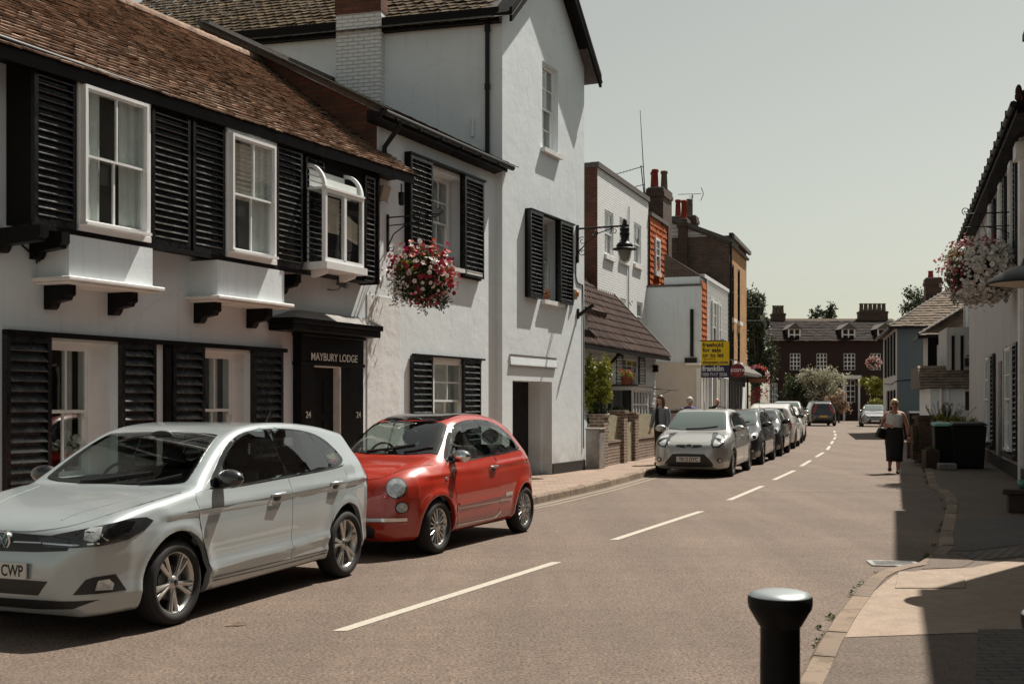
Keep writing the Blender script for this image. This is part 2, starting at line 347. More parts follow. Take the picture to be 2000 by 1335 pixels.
def room(parent, u0, u1, z0, z1, v, d=1.2):    # dark inside behind an opening
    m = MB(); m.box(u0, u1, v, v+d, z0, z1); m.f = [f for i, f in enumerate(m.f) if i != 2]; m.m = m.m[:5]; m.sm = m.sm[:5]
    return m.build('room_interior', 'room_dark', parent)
def shutter(parent, u0, u1, z0, z1, v, n=18, mat=('shutter_black', 'shutter_slat'), fw=0.05, t=0.045, tilt=38, panels=1):
    m = MB(); m.box(u0, u0+fw, v-t, v, z0, z1); m.box(u1-fw, u1, v-t, v, z0, z1)
    m.box(u0+fw, u1-fw, v-t+0.001, v-0.001, z1-fw*1.2, z1); m.box(u0+fw, u1-fw, v-t+0.001, v-0.001, z0, z0+fw*1.4)
    m.box(u0+fw, u1-fw, v-0.006, v-0.002, z0+fw, z1-fw)
    a = R(tilt); h = (z1-z0-2.6*fw); p = h/n; L = p*0.86
    for i in range(n):
        c = Vector(((u0+u1)/2, v-t*0.55, z0+fw*1.4 + p*(i+0.5))); tt = a + R(random.uniform(-2.5, 2.5))
        m.obox(c, ((u1-u0)/2-fw, 0, 0), (0, -math.cos(tt)*L/2, -math.sin(tt)*L/2), (0, math.sin(tt)*0.005, -math.cos(tt)*0.005), 1)
    return m.build('shutter', list(mat), parent)

def tiles(mb, P0, U, V, nu, nv, wu, gv, t=0.014, lift=0.012, jit=0.006, mi=0, rag=0.0, skip=None, curve=0.0):
    # courses of lapped tiles: P0 eave corner, U along the eave, V up the slope; each tile its own slab
    P0, U, V = Vector(P0), Vector(U).normalized(), Vector(V).normalized(); N = U.cross(V).normalized()
    if N.z < 0: N = -N
    for j in range(nv):
        off = (j % 2)*0.5*wu
        for i in range(nu+1):
            if skip and skip(i*wu-off, j*gv): continue
            u0 = max(0.0, i*wu-off); u1 = min(nu*wu, (i+1)*wu-off)
            if u1-u0 < 0.01: continue
            d = random.uniform(-jit, jit); e = random.uniform(0, jit)*1.4; e2 = e + random.uniform(-jit, jit)
            g = 0.002
            a = P0 + U*(u0+g) + V*(j*gv+d-0.3*gv) + N*(lift+t+e); b = P0 + U*(u1-g) + V*(j*gv+d-0.3*gv) + N*(lift+t+e2)
            c = P0 + U*(u1-g) + V*(j*gv+gv*1.1) + N*(0.004+e2*0.3); dd = P0 + U*(u0+g) + V*(j*gv+gv*1.1) + N*(0.004+e*0.3)
            tn = N*t
            mid1 = (a+b)/2 + N*curve - V*rag*gv; 
            if rag or curve:
                mb.add([a, mid1, b, c, dd, a-tn, mid1-tn, b-tn], [(0, 1, 2, 3, 4), (0, 5, 6, 1), (1, 6, 7, 2), (0, 4, 5), (2, 7, 3)][:3], mi)
            else:
                mb.add([a, b, c, dd, a-tn, b-tn], [(0, 1, 2, 3), (0, 4, 5, 1), (0, 3, 4), (1, 5, 2)], mi)
# ------------------------------------------------------------------ the materials
stucco('render_white', (0.76, 0.82, 0.85), (0.69, 0.75, 0.78)); stucco('render_rough', (0.78, 0.79, 0.79), lumps=0.12)
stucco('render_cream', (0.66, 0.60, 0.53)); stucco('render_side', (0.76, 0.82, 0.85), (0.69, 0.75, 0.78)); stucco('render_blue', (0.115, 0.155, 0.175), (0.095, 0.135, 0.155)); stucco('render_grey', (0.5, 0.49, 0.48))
plain('white_gloss', (0.82, 0.83, 0.83), 0.35, var=0.06, vscale=3); plain('white_sill', (0.76, 0.75, 0.73), 0.6, var=0.12, bmp=0.2)
plain('shutter_black', (0.008, 0.0085, 0.010), 0.28, var=0.3, vscale=9, bmp=0.12, bscale=45); plain('shutter_slat', (0.058, 0.066, 0.068), 0.22, var=0.3, vscale=7, bmp=0.04, bscale=45, spec=.9); plain('black_paint', (0.007, 0.0065, 0.007), 0.42, spec=.12, var=0.3, vscale=5, bmp=0.15)  # slats paler than the black frames: sky highlight put into their colour
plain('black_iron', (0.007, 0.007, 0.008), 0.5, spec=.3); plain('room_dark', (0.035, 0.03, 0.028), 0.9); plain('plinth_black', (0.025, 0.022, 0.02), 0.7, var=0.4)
plain('curtain_cloth', (0.75, 0.75, 0.73), 0.9, var=0.1); plain('blind_cloth', (0.70, 0.61, 0.52), 0.9, var=0.15)
glass_pane('pane_glass'); glass_pane('lamp_glass', (0.80, 0.80, 0.78), 0.42)
plain('lead_grey', (0.20, 0.19, 0.18), 0.5, var=0.3, bmp=0.4, bscale=12); plain('slate_edge', (0.10, 0.09, 0.08), 0.8, var=0.4, vscale=14, bmp=0.6, bscale=18)
plain('beige_plastic', (0.42, 0.36, 0.28), 0.5); plain('grey_metal', (0.22, 0.23, 0.24), 0.4, metal=0.6); plain('amber_lens', (0.6, 0.22, 0.05), 0.3)
plain('lettering_white', (0.75, 0.74, 0.70), 0.6); plain('lettering_black', (0.012, 0.012, 0.014), 0.6)
brick('brick_red_dark', (0.16, 0.055, 0.03), (0.09, 0.035, 0.022), (0.07, 0.05, 0.04)); brick('brick_brown', (0.13, 0.08, 0.055), (0.07, 0.045, 0.035), (0.15, 0.13, 0.11), ms=0.012)
brick('brick_white', (0.80, 0.82, 0.82), (0.75, 0.77, 0.775), (0.55, 0.55, 0.54), paint=True, bmp=1.0, soft=0.6)
brick('brick_yellow', (0.54, 0.26, 0.065), (0.38, 0.17, 0.045), (0.30, 0.25, 0.19), bmp=0.7); brick('brick_garden', (0.20, 0.12, 0.08), (0.12, 0.07, 0.05), (0.36, 0.31, 0.25), ms=0.014)
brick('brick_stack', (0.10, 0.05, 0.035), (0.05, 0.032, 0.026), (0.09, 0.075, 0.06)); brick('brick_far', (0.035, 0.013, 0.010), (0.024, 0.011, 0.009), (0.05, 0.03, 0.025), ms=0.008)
tile_mat('tile_clay', [(0.27, 0.178, 0.13), (0.38, 0.262, 0.198), (0.22, 0.145, 0.105), (0.44, 0.315, 0.24), (0.16, 0.105, 0.08)], lichen=0.55)
tile_mat('tile_dark', [(0.09, 0.062, 0.038), (0.14, 0.10, 0.058), (0.06, 0.042, 0.028), (0.18, 0.135, 0.08)], lichen=0.4, lich_c=(0.15, 0.125, 0.075))
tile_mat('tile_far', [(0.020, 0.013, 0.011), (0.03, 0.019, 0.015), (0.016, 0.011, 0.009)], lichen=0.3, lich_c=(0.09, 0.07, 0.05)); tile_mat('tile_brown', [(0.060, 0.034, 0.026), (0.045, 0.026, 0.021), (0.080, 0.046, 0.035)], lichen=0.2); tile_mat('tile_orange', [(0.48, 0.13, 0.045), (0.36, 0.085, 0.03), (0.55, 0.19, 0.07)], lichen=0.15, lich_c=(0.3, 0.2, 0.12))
tile_mat('tile_slate', [(0.13, 0.10, 0.085), (0.20, 0.16, 0.13), (0.09, 0.07, 0.06)], lichen=0.3); tile_mat('tile_pale', [(0.17, 0.13, 0.10), (0.23, 0.18, 0.135), (0.12, 0.095, 0.075)], lichen=0.3)
tile_mat('pot_red', [(0.22, 0.035, 0.025), (0.26, 0.05, 0.03)], lichen=0.2); tile_mat('pot_grey', [(0.12, 0.10, 0.08), (0.15, 0.13, 0.10)], lichen=0.2)
plain('board_white', (0.68, 0.69, 0.68), 0.5, var=0.08, bmp=0.2); plain('board_black', (0.008, 0.007, 0.007), 0.55, spec=.12, var=0.3, bmp=0.3)
asphalt('asphalt_road', (0.160, 0.118, 0.091), (0.124, 0.093, 0.074), 1.0); asphalt('asphalt_path', (0.10, 0.092, 0.085), (0.07, 0.066, 0.063), 0.5, False); asphalt('asphalt_old', (0.115, 0.087, 0.069), (0.17, 0.13, 0.10), 0.7, False)
asphalt('concrete_path', (0.34, 0.262, 0.20), (0.26, 0.205, 0.16), 0.22, False); tile_mat('kerb_stone', [(0.26, 0.20, 0.15), (0.20, 0.155, 0.12), (0.30, 0.235, 0.18), (0.17, 0.135, 0.11)], lichen=.35, lich_c=(.12, .10, .08))
brick('paving_left', (0.30, 0.21, 0.155), (0.24, 0.17, 0.13), (0.15, 0.115, 0.09), bw=0.2, bh=0.1, ms=0.006, bmp=0.3); brick('paving_dark', (0.10, 0.09, 0.08), (0.07, 0.065, 0.06), (0.03, 0.028, 0.026), bw=0.2, bh=0.1, ms=0.008)
plain('joint_pale', (0.24, 0.19, 0.15), 0.8, var=.3, vscale=9); brick('cobbles', (0.22, 0.19, 0.16), (0.15, 0.13, 0.11), (0.05, 0.045, 0.04), bw=.11, bh=.09, ms=.016); plain('line_white', (0.42, 0.385, 0.32), 0.7, var=0.18, vscale=30, bmp=0.3, bscale=70); plain('line_yellow', (0.24, 0.195, 0.14), 0.7, var=0.25, vscale=20)
plain('ground_earth', (0.10, 0.09, 0.06), 0.95, var=0.3); plain('cast_iron', (0.32, 0.31, 0.30), 0.45, metal=0.7, var=0.3)
plain('wood_dark', (0.05, 0.032, 0.022), 0.7, var=0.35, bmp=0.3); plain('wood_pale', (0.36, 0.32, 0.22), 0.8, var=0.3, vscale=12, bmp=0.3); plain('wood_grey', (0.22, 0.20, 0.18), 0.8, var=0.3)
leafmat('leaf_dark', (0.020, 0.032, 0.012), (0.05, 0.065, 0.025)); leafmat('leaf_mid', (0.04, 0.07, 0.018), (0.10, 0.12, 0.035)); leafmat('leaf_bright', (0.12, 0.16, 0.02), (0.32, 0.30, 0.04)); leafmat('leaf_yellow', (0.28, 0.22, 0.03), (0.42, 0.30, 0.05))
leafmat('petal_white', (0.62, 0.58, 0.55), (0.80, 0.76, 0.72), 0.6, 0.15); leafmat('petal_pink', (0.34, 0.008, 0.05), (0.46, 0.03, 0.09), 0.6, 0.15); leafmat('petal_red', (0.18, 0.003, 0.016), (0.27, 0.010, 0.03), 0.6, 0.15)
leafmat('petal_coral', (0.50, 0.08, 0.05), (0.58, 0.16, 0.10), 0.6, 0.15); leafmat('leaf_blossom', (0.30, 0.30, 0.20), (0.52, 0.50, 0.38)); leafmat('leaf_dry', (0.28, 0.19, 0.13), (0.42, 0.29, 0.20)); plain('bark', (0.06, 0.045, 0.03), 0.9, var=0.3, bmp=0.6)
plain('lamp_diffuser', (0.62, 0.62, 0.58), 0.4); plain('flower_eye', (0.30, 0.33, 0.10), 0.7)
# vehicles
carpaint('paint_silverwhite', (0.44, 0.49, 0.505), 0.3, 0.28); carpaint('paint_red', (0.40, 0.022, 0.006), 0.0, 0.3); carpaint('paint_silver', (0.42, 0.42, 0.40), 0.55, 0.3)
carpaint('paint_charcoal', (0.030, 0.032, 0.035), 0.4, 0.3); carpaint('paint_black', (0.010, 0.011, 0.012), 0.1, 0.3); carpaint('paint_white', (0.62, 0.61, 0.58), 0.0, 0.3); carpaint('paint_maroon', (0.10, 0.012, 0.015), 0.2, 0.3); carpaint('paint_grey', (0.20, 0.205, 0.21), 0.5, 0.3)
glass_pane('car_clear', (0.62, 0.70, 0.68), 0.16); plain('seat_cloth', (0.035, 0.036, 0.04), 0.85, bmp=.3); plain('dash_black', (0.02, 0.02, 0.022), 0.6)
m, n, l, b = nmat('car_glass'); b.inputs['Base Color'].default_value = (0.012, 0.016, 0.017, 1); b.inputs['Roughness'].default_value = 0.02; b.inputs['IOR'].default_value = 1.7; b.inputs['Coat Weight'].default_value = 0.5; MATS['car_glass'] = m
m, n, l, b = nmat('car_glass_pale'); b.inputs['Base Color'].default_value = (0.10, 0.13, 0.125, 1); b.inputs['Roughness'].default_value = 0.02; b.inputs['IOR'].default_value = 1.7; MATS['car_glass_pale'] = m  # paler copy of car_glass, reflected sky put into the base colour
plain('trim_black', (0.014, 0.014, 0.015), 0.45); plain('trim_gloss', (0.006, 0.006, 0.007), 0.12, coat=0.5); plain('chrome', (0.72, 0.72, 0.72), 0.07, metal=1.0); plain('alloy', (0.55, 0.54, 0.52), 0.25, metal=0.9)
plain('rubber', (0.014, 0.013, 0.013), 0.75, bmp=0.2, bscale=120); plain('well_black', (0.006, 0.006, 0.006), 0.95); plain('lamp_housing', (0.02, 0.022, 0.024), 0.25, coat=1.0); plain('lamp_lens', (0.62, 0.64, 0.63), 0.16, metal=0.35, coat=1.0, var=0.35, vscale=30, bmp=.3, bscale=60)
plain('lamp_red', (0.32, 0.012, 0.012), 0.18, coat=1.0); plain('lamp_orange', (0.55, 0.12, 0.02), 0.2, coat=1.0); plain('plate_white', (0.62, 0.61, 0.57), 0.5); plain('plate_yellow', (0.60, 0.36, 0.03), 0.5); plain('badge_blue', (0.03, 0.14, 0.20), 0.25, coat=0.6)
# people and shop things
plain('skin', (0.42, 0.20, 0.13), 0.55, var=0.08); plain('skin_pale', (0.58, 0.34, 0.25), 0.55, var=0.08); plain('hair_blonde', (0.62, 0.44, 0.27), 0.5, var=0.3, vscale=40); plain('hair_brown', (0.08, 0.035, 0.02), 0.45, var=0.3, vscale=40); plain('hair_white', (0.55, 0.52, 0.48), 0.6)
plain('cloth_white', (0.58, 0.56, 0.55), 0.85, var=0.1, vscale=18, bmp=0.5, bscale=25); plain('cloth_black', (0.010, 0.009, 0.010), 0.9, var=0.3, bmp=0.4, bscale=20); plain('cloth_grey', (0.20, 0.22, 0.25), 0.85, var=0.15, bmp=0.4, bscale=20); plain('cloth_blue', (0.07, 0.08, 0.26), 0.85, var=0.2, bmp=0.4, bscale=20)
plain('cloth_cap', (0.42, 0.36, 0.27), 0.85, var=0.15); plain('leather_dark', (0.016, 0.018, 0.012), 0.4)
plain('sign_yellow', (0.86, 0.58, 0.010), 0.5, var=0.05); plain('sign_purple', (0.028, 0.022, 0.075), 0.5); plain('sign_red', (0.17, 0.006, 0.014), 0.4); plain('sign_orange', (0.6, 0.16, 0.02), 0.5)
plain('bin_green', (0.10, 0.30, 0.24), 0.5); plain('bin_dark', (0.005, 0.006, 0.006), 0.55, spec=.2); plain('terracotta', (0.24, 0.09, 0.05), 0.8)
# ------------------------------------------------------------------ ground, road, pavements, kerbs, markings
LK = [(-12, -14.4), (0, -8.75), (8.6, -4.62), (12.7, -2.62), (15.5, -1.25), (18.7, .33), (22, 1.62), (26.8, 3.26), (31, 4.66), (35, 5.95), (40, 7.5), (45, 8.95), (56, 11.9), (70, 15.8), (83, 19.3), (94, 22.3)]
CL = [(-12, -10.6), (0, -5.05), (8.39, -1.23), (12.02, .465), (13.94, 1.206), (17.6, 2.83), (19.7, 3.65), (22.9, 4.87), (24.8, 5.53), (28, 6.7), (40, 10.7), (56, 15.4), (83, 22.6), (94, 25.6)]
RK = [(-12, -4.2), (0, .2), (3.5, .75), (5.2, 1.10), (6.0, 1.32), (6.82, 1.645), (7.73, 1.98), (8.7, 2.36), (9.87, 2.85), (10.7, 3.22), (11.25, 3.55), (11.6, 3.95), (12.2, 4.30), (13.0, 4.70), (14.1, 5.1), (16, 5.85), (18.7, 6.9), (20.5, 7.5), (22.5, 7.95), (25.9, 9.1), (30, 10.5), (39.5, 13.6), (51, 17.2), (65, 21), (83, 25.9), (94, 29)]
def ip(tab, y): return float(np.interp(y, [t[0] for t in tab], [t[1] for t in tab]))
m = MB(); m.quad((-600, -200, -0.35), (600, -200, -0.35), (600, 1500, -0.35), (-600, 1500, -0.35)); m.build('ground', 'ground_earth', kind='structure')
m = MB()
for i in range(30):
    for j in range(26):
        x0, y0 = -40 + i*4, -14 + j*5; m.quad((x0, y0, 0), (x0+4, y0, 0), (x0+4, y0+5, 0), (x0, y0+5, 0))
road = m.build('road', 'asphalt_road', kind='structure')
def sidepoly(tab, outer, z, mat, name, y0=-12, y1=94, side=-1, w=0.14):
    ys = sorted({t[0] for t in tab} | {float(v) for v in np.arange(y0, y1, 1.0)}); m = MB()
    for a, b in zip(ys[:-1], ys[1:]):
        xa, xb = ip(tab, a) + side*w, ip(tab, b) + side*w
        p = [(xa, a, z), (xb, b, z), (outer, b, z), (outer, a, z)]
        if side > 0: p = p[::-1]
        m.add(p[::-1], [(0, 1, 2, 3)])
    return m.build(name, mat, kind='structure')
sidepoly(LK, -40, .115, 'paving_left', 'left_pavement', side=-1)
sidepoly(RK, 60, .045, 'asphalt_old', 'right_pavement', side=1)
def kerb(tab, name, side, y0=-11.0, y1=93.0, L=0.9, z=0.125, w=0.15):
    # separate stones set end to end, each a little out of line
    ys = np.arange(y0, y1, 0.05); P = np.array([(ip(tab, y), y) for y in ys]); d = np.r_[0, np.cumsum(np.linalg.norm(np.diff(P, axis=0), axis=1))]
    m = MB(); s = 0.0
    while s < d[-1]-L:
        ln = min(L, L*random.uniform(.92, 1.03)) if s < 60 else L; g = 0.018
        a = np.array([np.interp(s+g, d, P[:, k]) for k in (0, 1)]); b = np.array([np.interp(s+ln, d, P[:, k]) for k in (0, 1)])
        mid = np.array([np.interp(s+ln/2, d, P[:, k]) for k in (0, 1)]); t = (b-a)/np.linalg.norm(b-a); nn = np.array([t[1], -t[0]])*side
        dz = random.uniform(-.006, .006); pts = []
        for q, h in ((a, 0), (mid, 0), (b, 0)):
            q = np.array(q)
            pts.append([(q[0], q[1], -.05), (q[0]+nn[0]*.015, q[1]+nn[1]*.015, z-.025+dz), (q[0]+nn[0]*.04, q[1]+nn[1]*.04, z+dz), (q[0]+nn[0]*w, q[1]+nn[1]*w, z+dz), (q[0]+nn[0]*w, q[1]+nn[1]*w, -.05)])
        vs = [p for r_ in pts for p in r_]; fs = []
        for i in range(2):
            for k in range(4): f = (i*5+k, i*5+k+1, (i+1)*5+k+1, (i+1)*5+k); fs.append(f if side < 0 else f[::-1])
        fs += [(0, 4, 3, 2, 1) if side < 0 else (0, 1, 2, 3, 4), (10, 11, 12, 13, 14) if side < 0 else (14, 13, 12, 11, 10)]
        m.add(vs, fs); s += ln
    return m.build(name, 'kerb_stone', kind='structure')
kerb(LK, 'left_kerb', -1); kerb(RK, 'right_kerb', 1, L=0.82, w=0.17, z=.055)
def strip(parent, name, tab, off, y0, y1, w, mat, z=0.004, step=0.4):
    ys = list(np.arange(y0, y1, step)) + [y1]; m = MB()
    for a, b in zip(ys[:-1], ys[1:]):
        pa, pb = ip(tab, a)+off, ip(tab, b)+off; k = w/2/0.92
        m.quad((pa-k, a, z), (pa+k, a, z), (pb+k, b, z), (pb-k, b, z))
    return m.build(name, mat, parent)
for (y0, y1) in ((8.39, 12.0), (13.94, 17.6), (19.6, 22.9), (24.7, 28.1), (30.0, 33.0), (35, 38.3), (40.3, 43.8), (46, 49.4), (51.6, 55), (57.5, 61), (63.5, 67)):
    strip(road, 'lane_marking', CL, 0.0, y0, y1, 0.10, 'line_white')
for off in (0.16, 0.34): strip(road, 'kerb_line', LK, off, 15.4, 25.4, 0.07, 'line_yellow')
for Yj, x0, x1, dy in ((21.9, 2.0, 7.9, -.25), (29.5, 7.0, 10.2, .2), (38.5, 9.2, 13.0, .3), (44.5, 10.5, 14.7, .2), (52.0, 13.0, 17.2, .4)):      # pale joints left by old trenches
    m = MB(); n = 12
    for i in range(n): a, b = x0+(x1-x0)*i/n, x0+(x1-x0)*(i+1)/n; e = .02*math.sin(i*1.7); m.quad((a, Yj+dy*i/n+e, .003), (b, Yj+dy*(i+1)/n+.02*math.sin((i+1)*1.7), .003), (b, Yj+dy*(i+1)/n+.055+.02*math.sin((i+1)*1.7), .003), (a, Yj+dy*i/n+.055+e, .003))
    m.build('trench_joint', 'joint_pale', road)
# patches and paving of the near right pavement
def patch_px(name, pts, mat, z): 
    m = MB(); z -= .07; q = [gp(x, y, .045) for x, y in pts]; m.add([(p.x, p.y, z) for p in q], [tuple(range(len(q)))[::-1]])
    o = m.build(name, mat); 
    if o.data.polygons[0].normal.z < 0: o.data.flip_normals()
    o['kind'] = 'structure'; return o
patch_px('concrete_pavement', [(1640,1245),(1665,1212),(1700,1160),(1745,1124),(1800,1113),(1900,1108),(1990,1090),(2600,1075),(2600,1240),(2000,1232),(1880,1236)], 'concrete_path', .119)
patch_px('tarmac_pavement', [(1836,1074),(1858,1040),(1864,1018),(1880,1012),(2000,1008),(2600,1005),(2600,1060),(2000,1062),(1900,1076)], 'asphalt_path', .119)
patch_px('paving_pavement', [(1905,1340),(1910,1230),(2600,1226),(2600,1480),(1905,1480)], 'paving_dark', .123)
patch_px('cobble_pavement', [(1868,1080),(1900,1078),(2000,1068),(2600,1062),(2600,1076),(2000,1086),(1905,1094)], 'cobbles', .121)
patch_px('old_tarmac_pavement', [(1800,1111),(1822,1083),(1866,1081),(1903,1096),(1880,1108)], 'asphalt_old', .1205)
for k in range(46):      # weeds and moss in the gutter joint
    y = random.uniform(4.5, 30) if k < 30 else random.uniform(5, 12); x = ip(RK, y) + random.uniform(-.05, .01); mw = MB()
    for i in range(7): a = random.uniform(0, 6.28); h = random.uniform(.01, .045); mw.add([(x+random.uniform(-.04, .04), y+random.uniform(-.06, .06), 0), (x+math.cos(a)*.02, y+math.sin(a)*.02, h), (x+math.cos(a+.6)*.03, y+math.sin(a+.6)*.03, h*.7)], [(0, 1, 2)])
    if k == 0: weeds = MB()
    weeds.add(mw.v, mw.f)
tag(weeds.build('gutter_weeds', 'leaf_mid', uv=False), 'small weeds and moss growing along the right kerb joint', 'weeds', kind='stuff')
m = MB(); q = [gp(x, y, .045) for x, y in ((1757,1118),(1884,1118),(1880,1148),(1750,1150))]
c = sum(q, Vector())/4; a = (q[1]-q[0])/2; bq = (q[3]-q[0])/2; m.obox((c.x, c.y, .052), (a.x, a.y, 0), (bq.x, bq.y, 0), (0, 0, .006)); 
m.build('pavement_cover', 'concrete_path', bevel=.004)
tag(bpy.data.objects['pavement_cover'], 'flat rectangular concrete access cover set in the sunlit pavement', 'cover')
# iron gully grate at the kerb
g0 = gp(1746, 1101); t = thing('drain_grate', 'pale iron drain grate with long slots lying in the gutter by the kerb', 'drain', (g0.x, g0.y, 0), R(-8)); m = MB()
for x in (-.22, .22): m.box(x-.025, x+.025, -.17, .17, .002, .012)
for y in (-.17, .17): m.box(-.245, .245, y-.02, y+.02, .003, .013)
m.build('frame', 'cast_iron', t); m = MB()
for i in range(7): m.box(-.195, .195, -.13+i*.0433-.008, -.13+i*.0433+.008, .003, .011)
m.build('bar', 'cast_iron', t); m = MB(); m.box(-.2, .2, -.15, .15, .0015, .0025); m.build('pit', 'well_black', t)
m = MB(); m.add([(0, 0, .006), (.07, .02, .012), (.13, .0, .03), (.20, .03, .01), (.12, .045, .012), (.05, .05, .008)], [(0, 1, 5), (1, 4, 5), (1, 2, 4), (2, 3, 4)])
lf = m.build('fallen_leaf', 'leaf_dry', loc=tuple(gp(432, 1224)), rot=(0, 0, .3)); tag(lf, 'curled dry leaf lying on the road beside the white hatchback', 'leaf')
# ------------------------------------------------------------------ left terrace: shuttered lodge, middle house, gabled house
FA = Fac(1.56, 26.6, R(24.5)); U, Z = FA.U, FA.Z
# ---- lodge
lodge = FA.root('shuttered_lodge', 'long low white house with black louvred shutters and red clay tile roof', 'house')
uA, uB = -21.5, U(737); S0 = 0.0
zs0, zs1 = .62, 2.36
w1 = (U(97), U(232)); w2 = (U(397), U(492)); dr = (U(612), U(667))
m = MB(); wall_open(m, uA, uB, 0, 5.25, [(w1[0], w1[1], .78, 2.28, .2), (w2[0], w2[1], .78, 2.28, .2), (dr[0], dr[1], 0.12, 2.12, .1)])
m.quad((uB, 0, 0), (uB, 3, 0), (uB, 3, 5.25), (uB, 0, 5.25)); m.quad((uA, 0, 0), (uA, 0, 5.25), (uA, 5, 5.25), (uA, 5, 0)); m.build('wall', 'render_white', lodge)
m = MB(); m.box(U(716), U(737)-.002, -.014, 0.0, .12, 3.3); m.box(U(737), U(779), -.014, 0.0, .12, 3.3); m.build('rough_render', 'render_rough', lodge)
for (a, b, c) in ((w1[0], w1[1], 0), (w2[0], w2[1], 1)):
    jam = .12
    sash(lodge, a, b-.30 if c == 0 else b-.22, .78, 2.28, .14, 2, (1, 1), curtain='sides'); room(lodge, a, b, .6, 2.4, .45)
    m = MB(); m.box(b-.30 if c == 0 else b-.22, b, .13, .16, .78, 2.28); m.build('window_lining', 'white_gloss', lodge)
sh = [(8, 97), (234, 302), (335, 397), (492, 550)]
for a, b in sh: shutter(lodge, U(a, .03), U(b, .03), .70, 2.31, -.002, n=14, fw=.055, t=.06, tilt=48)
m = MB(); m.box(U(4), U(552), -.085, 0, 2.312, 2.365); m.box(U(318), U(330), -.05, 0, .7, 2.31); m.box(U(4), U(552), -.05, 0, .65, .698); m.build('shutter_frame', 'black_paint', lodge)
# upper jetty panel
P = .35; u0, u1, u2 = U(62, P), U(591, P), U(735, P-.05); zt, zb = 5.06, 3.42
m = MB(); m.box(u0, u1, -P, 0, zb, zt+.1); m.box(u1, u2, -P+.06, 0, zb+.02, zt+.1); m.box(u0-.03, u1+.02, -P-.05, -P, zt-.03, zt+.03); m.box(u0-.04, u1+.03, -P-.05, -P, zb-.05, zb)
z = zb+.1
while z < zt: m.obox(((u1+u2)/2, -P+.05, z), ((u2-u1)/2, 0, 0), (0, .012, 0), (0, -.010, .055)); z += .115
m.box(u2, u2+.05, -P+.02, 0, zb, zt+.1); m.box(u2+.05, u2+.12, -.10, 0, zb+.3, zt)
m.build('jettied_panel', 'board_black', lodge)
Q = P+.045
for a, b in ((67, 149), (297, 372), (377, 440), (540, 591)): shutter(lodge, U(a, Q), U(b, Q), zb, zt-.03, -P, n=19, fw=.05, t=.05, tilt=40)
for a, b in ((598, 634), (714, 733)): shutter(lodge, U(a, P), U(b, P), zb+.03, zt-.05, -P+.04, n=19, fw=.03, t=.04, tilt=40)
for k, (a, b) in enumerate(((150, 291), (440, 537))):
    ua, ub = U(a, Q), U(b, Q)
    m = MB(); m.box(ua, ua+.02, -P-.07, -P, zb+.01, zt-.06); m.box(ub-.11, ub, -P-.07, -P, zb+.01, zt-.06); m.box(ua, ub, -P-.075, -P, zt-.12, zt-.05); m.box(ua, ub, -P-.08, -P, zb, zb+.06); m.build('window_casing', 'white_gloss', lodge)
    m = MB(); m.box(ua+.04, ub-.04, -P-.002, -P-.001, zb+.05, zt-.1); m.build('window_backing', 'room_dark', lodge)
    o = sash(lodge, ua+.02, ub-.11, zb+.06, zt-.12, -P-.12, 2, (1, 1), fw=.035, curtain=None)
    if k == 1:
        m = MB(); zz = zb+.75
        for i in range(12): m.quad((ua+.1, -P-.01, zz+i*.058), (ub-.1, -P-.01, zz+i*.058), (ub-.1, -P-.03, zz+(i+1)*.058), (ua+.1, -P-.03, zz+(i+1)*.058))
        m.build('blind', 'blind_cloth', o)
    m = MB(); wavy(m, ub-(.46 if k == 0 else .50), ub-.13, zb+.08, zt-.15, -P-.03, 5, .012); wavy(m, ua+.04, ua+(.34 if k == 0 else .22), zb+.08, zt-.15, -P-.03, 4, .012); m.build('curtain', 'curtain_cloth', o)
# white boxes on brackets below the two big windows
def corbel(parent, u, v0, v1, ztop, h, t=.055, name='bracket'):
    pr = [(v0, ztop), (v1, ztop), (v1, ztop-h*.42), (v1+.04, ztop-h*.5), (v1+.05, ztop-h*.62), (v0-.13, ztop-h*.72), (v0-.11, ztop-h*.88), (v0-.08, ztop-h), (v0, ztop-h)]
    m = MB(); m.prism([(p[0], p[1]) for p in pr], 'x', u-t, u+t); return m.build(name, 'black_paint', parent)
for (pa, pb, y0, y1) in ((135, 298, 3.0, 3.38), (425, 555, 3.0, 3.38)):
    pp = .42; ua, ub = U(pa, pp), U(pb, pp); m = MB(); m.box(ua, ub, -pp, 0, 2.93, 3.36); m.build('window_box', 'render_white', lodge)
    m = MB(); m.box(ua-.10, ub+.10, -pp-.10, 0, 2.88, 2.925); m.box(ua-.05, ub+.05, -pp-.05, 0, 2.855, 2.88); m.build('box_ledge', 'white_sill', lodge, bevel=.01)
    for uu in (ua+.12, ub-.2): corbel(lodge, uu, 0, -.34, 2.855, .25)
corbel(lodge, U(40, .3), 0, -.62, 3.37, .24); corbel(lodge, u0+.35, 0, -.45, 3.37, .26); corbel(lodge, U(568, .2), 0, -.33, 3.37, .26)
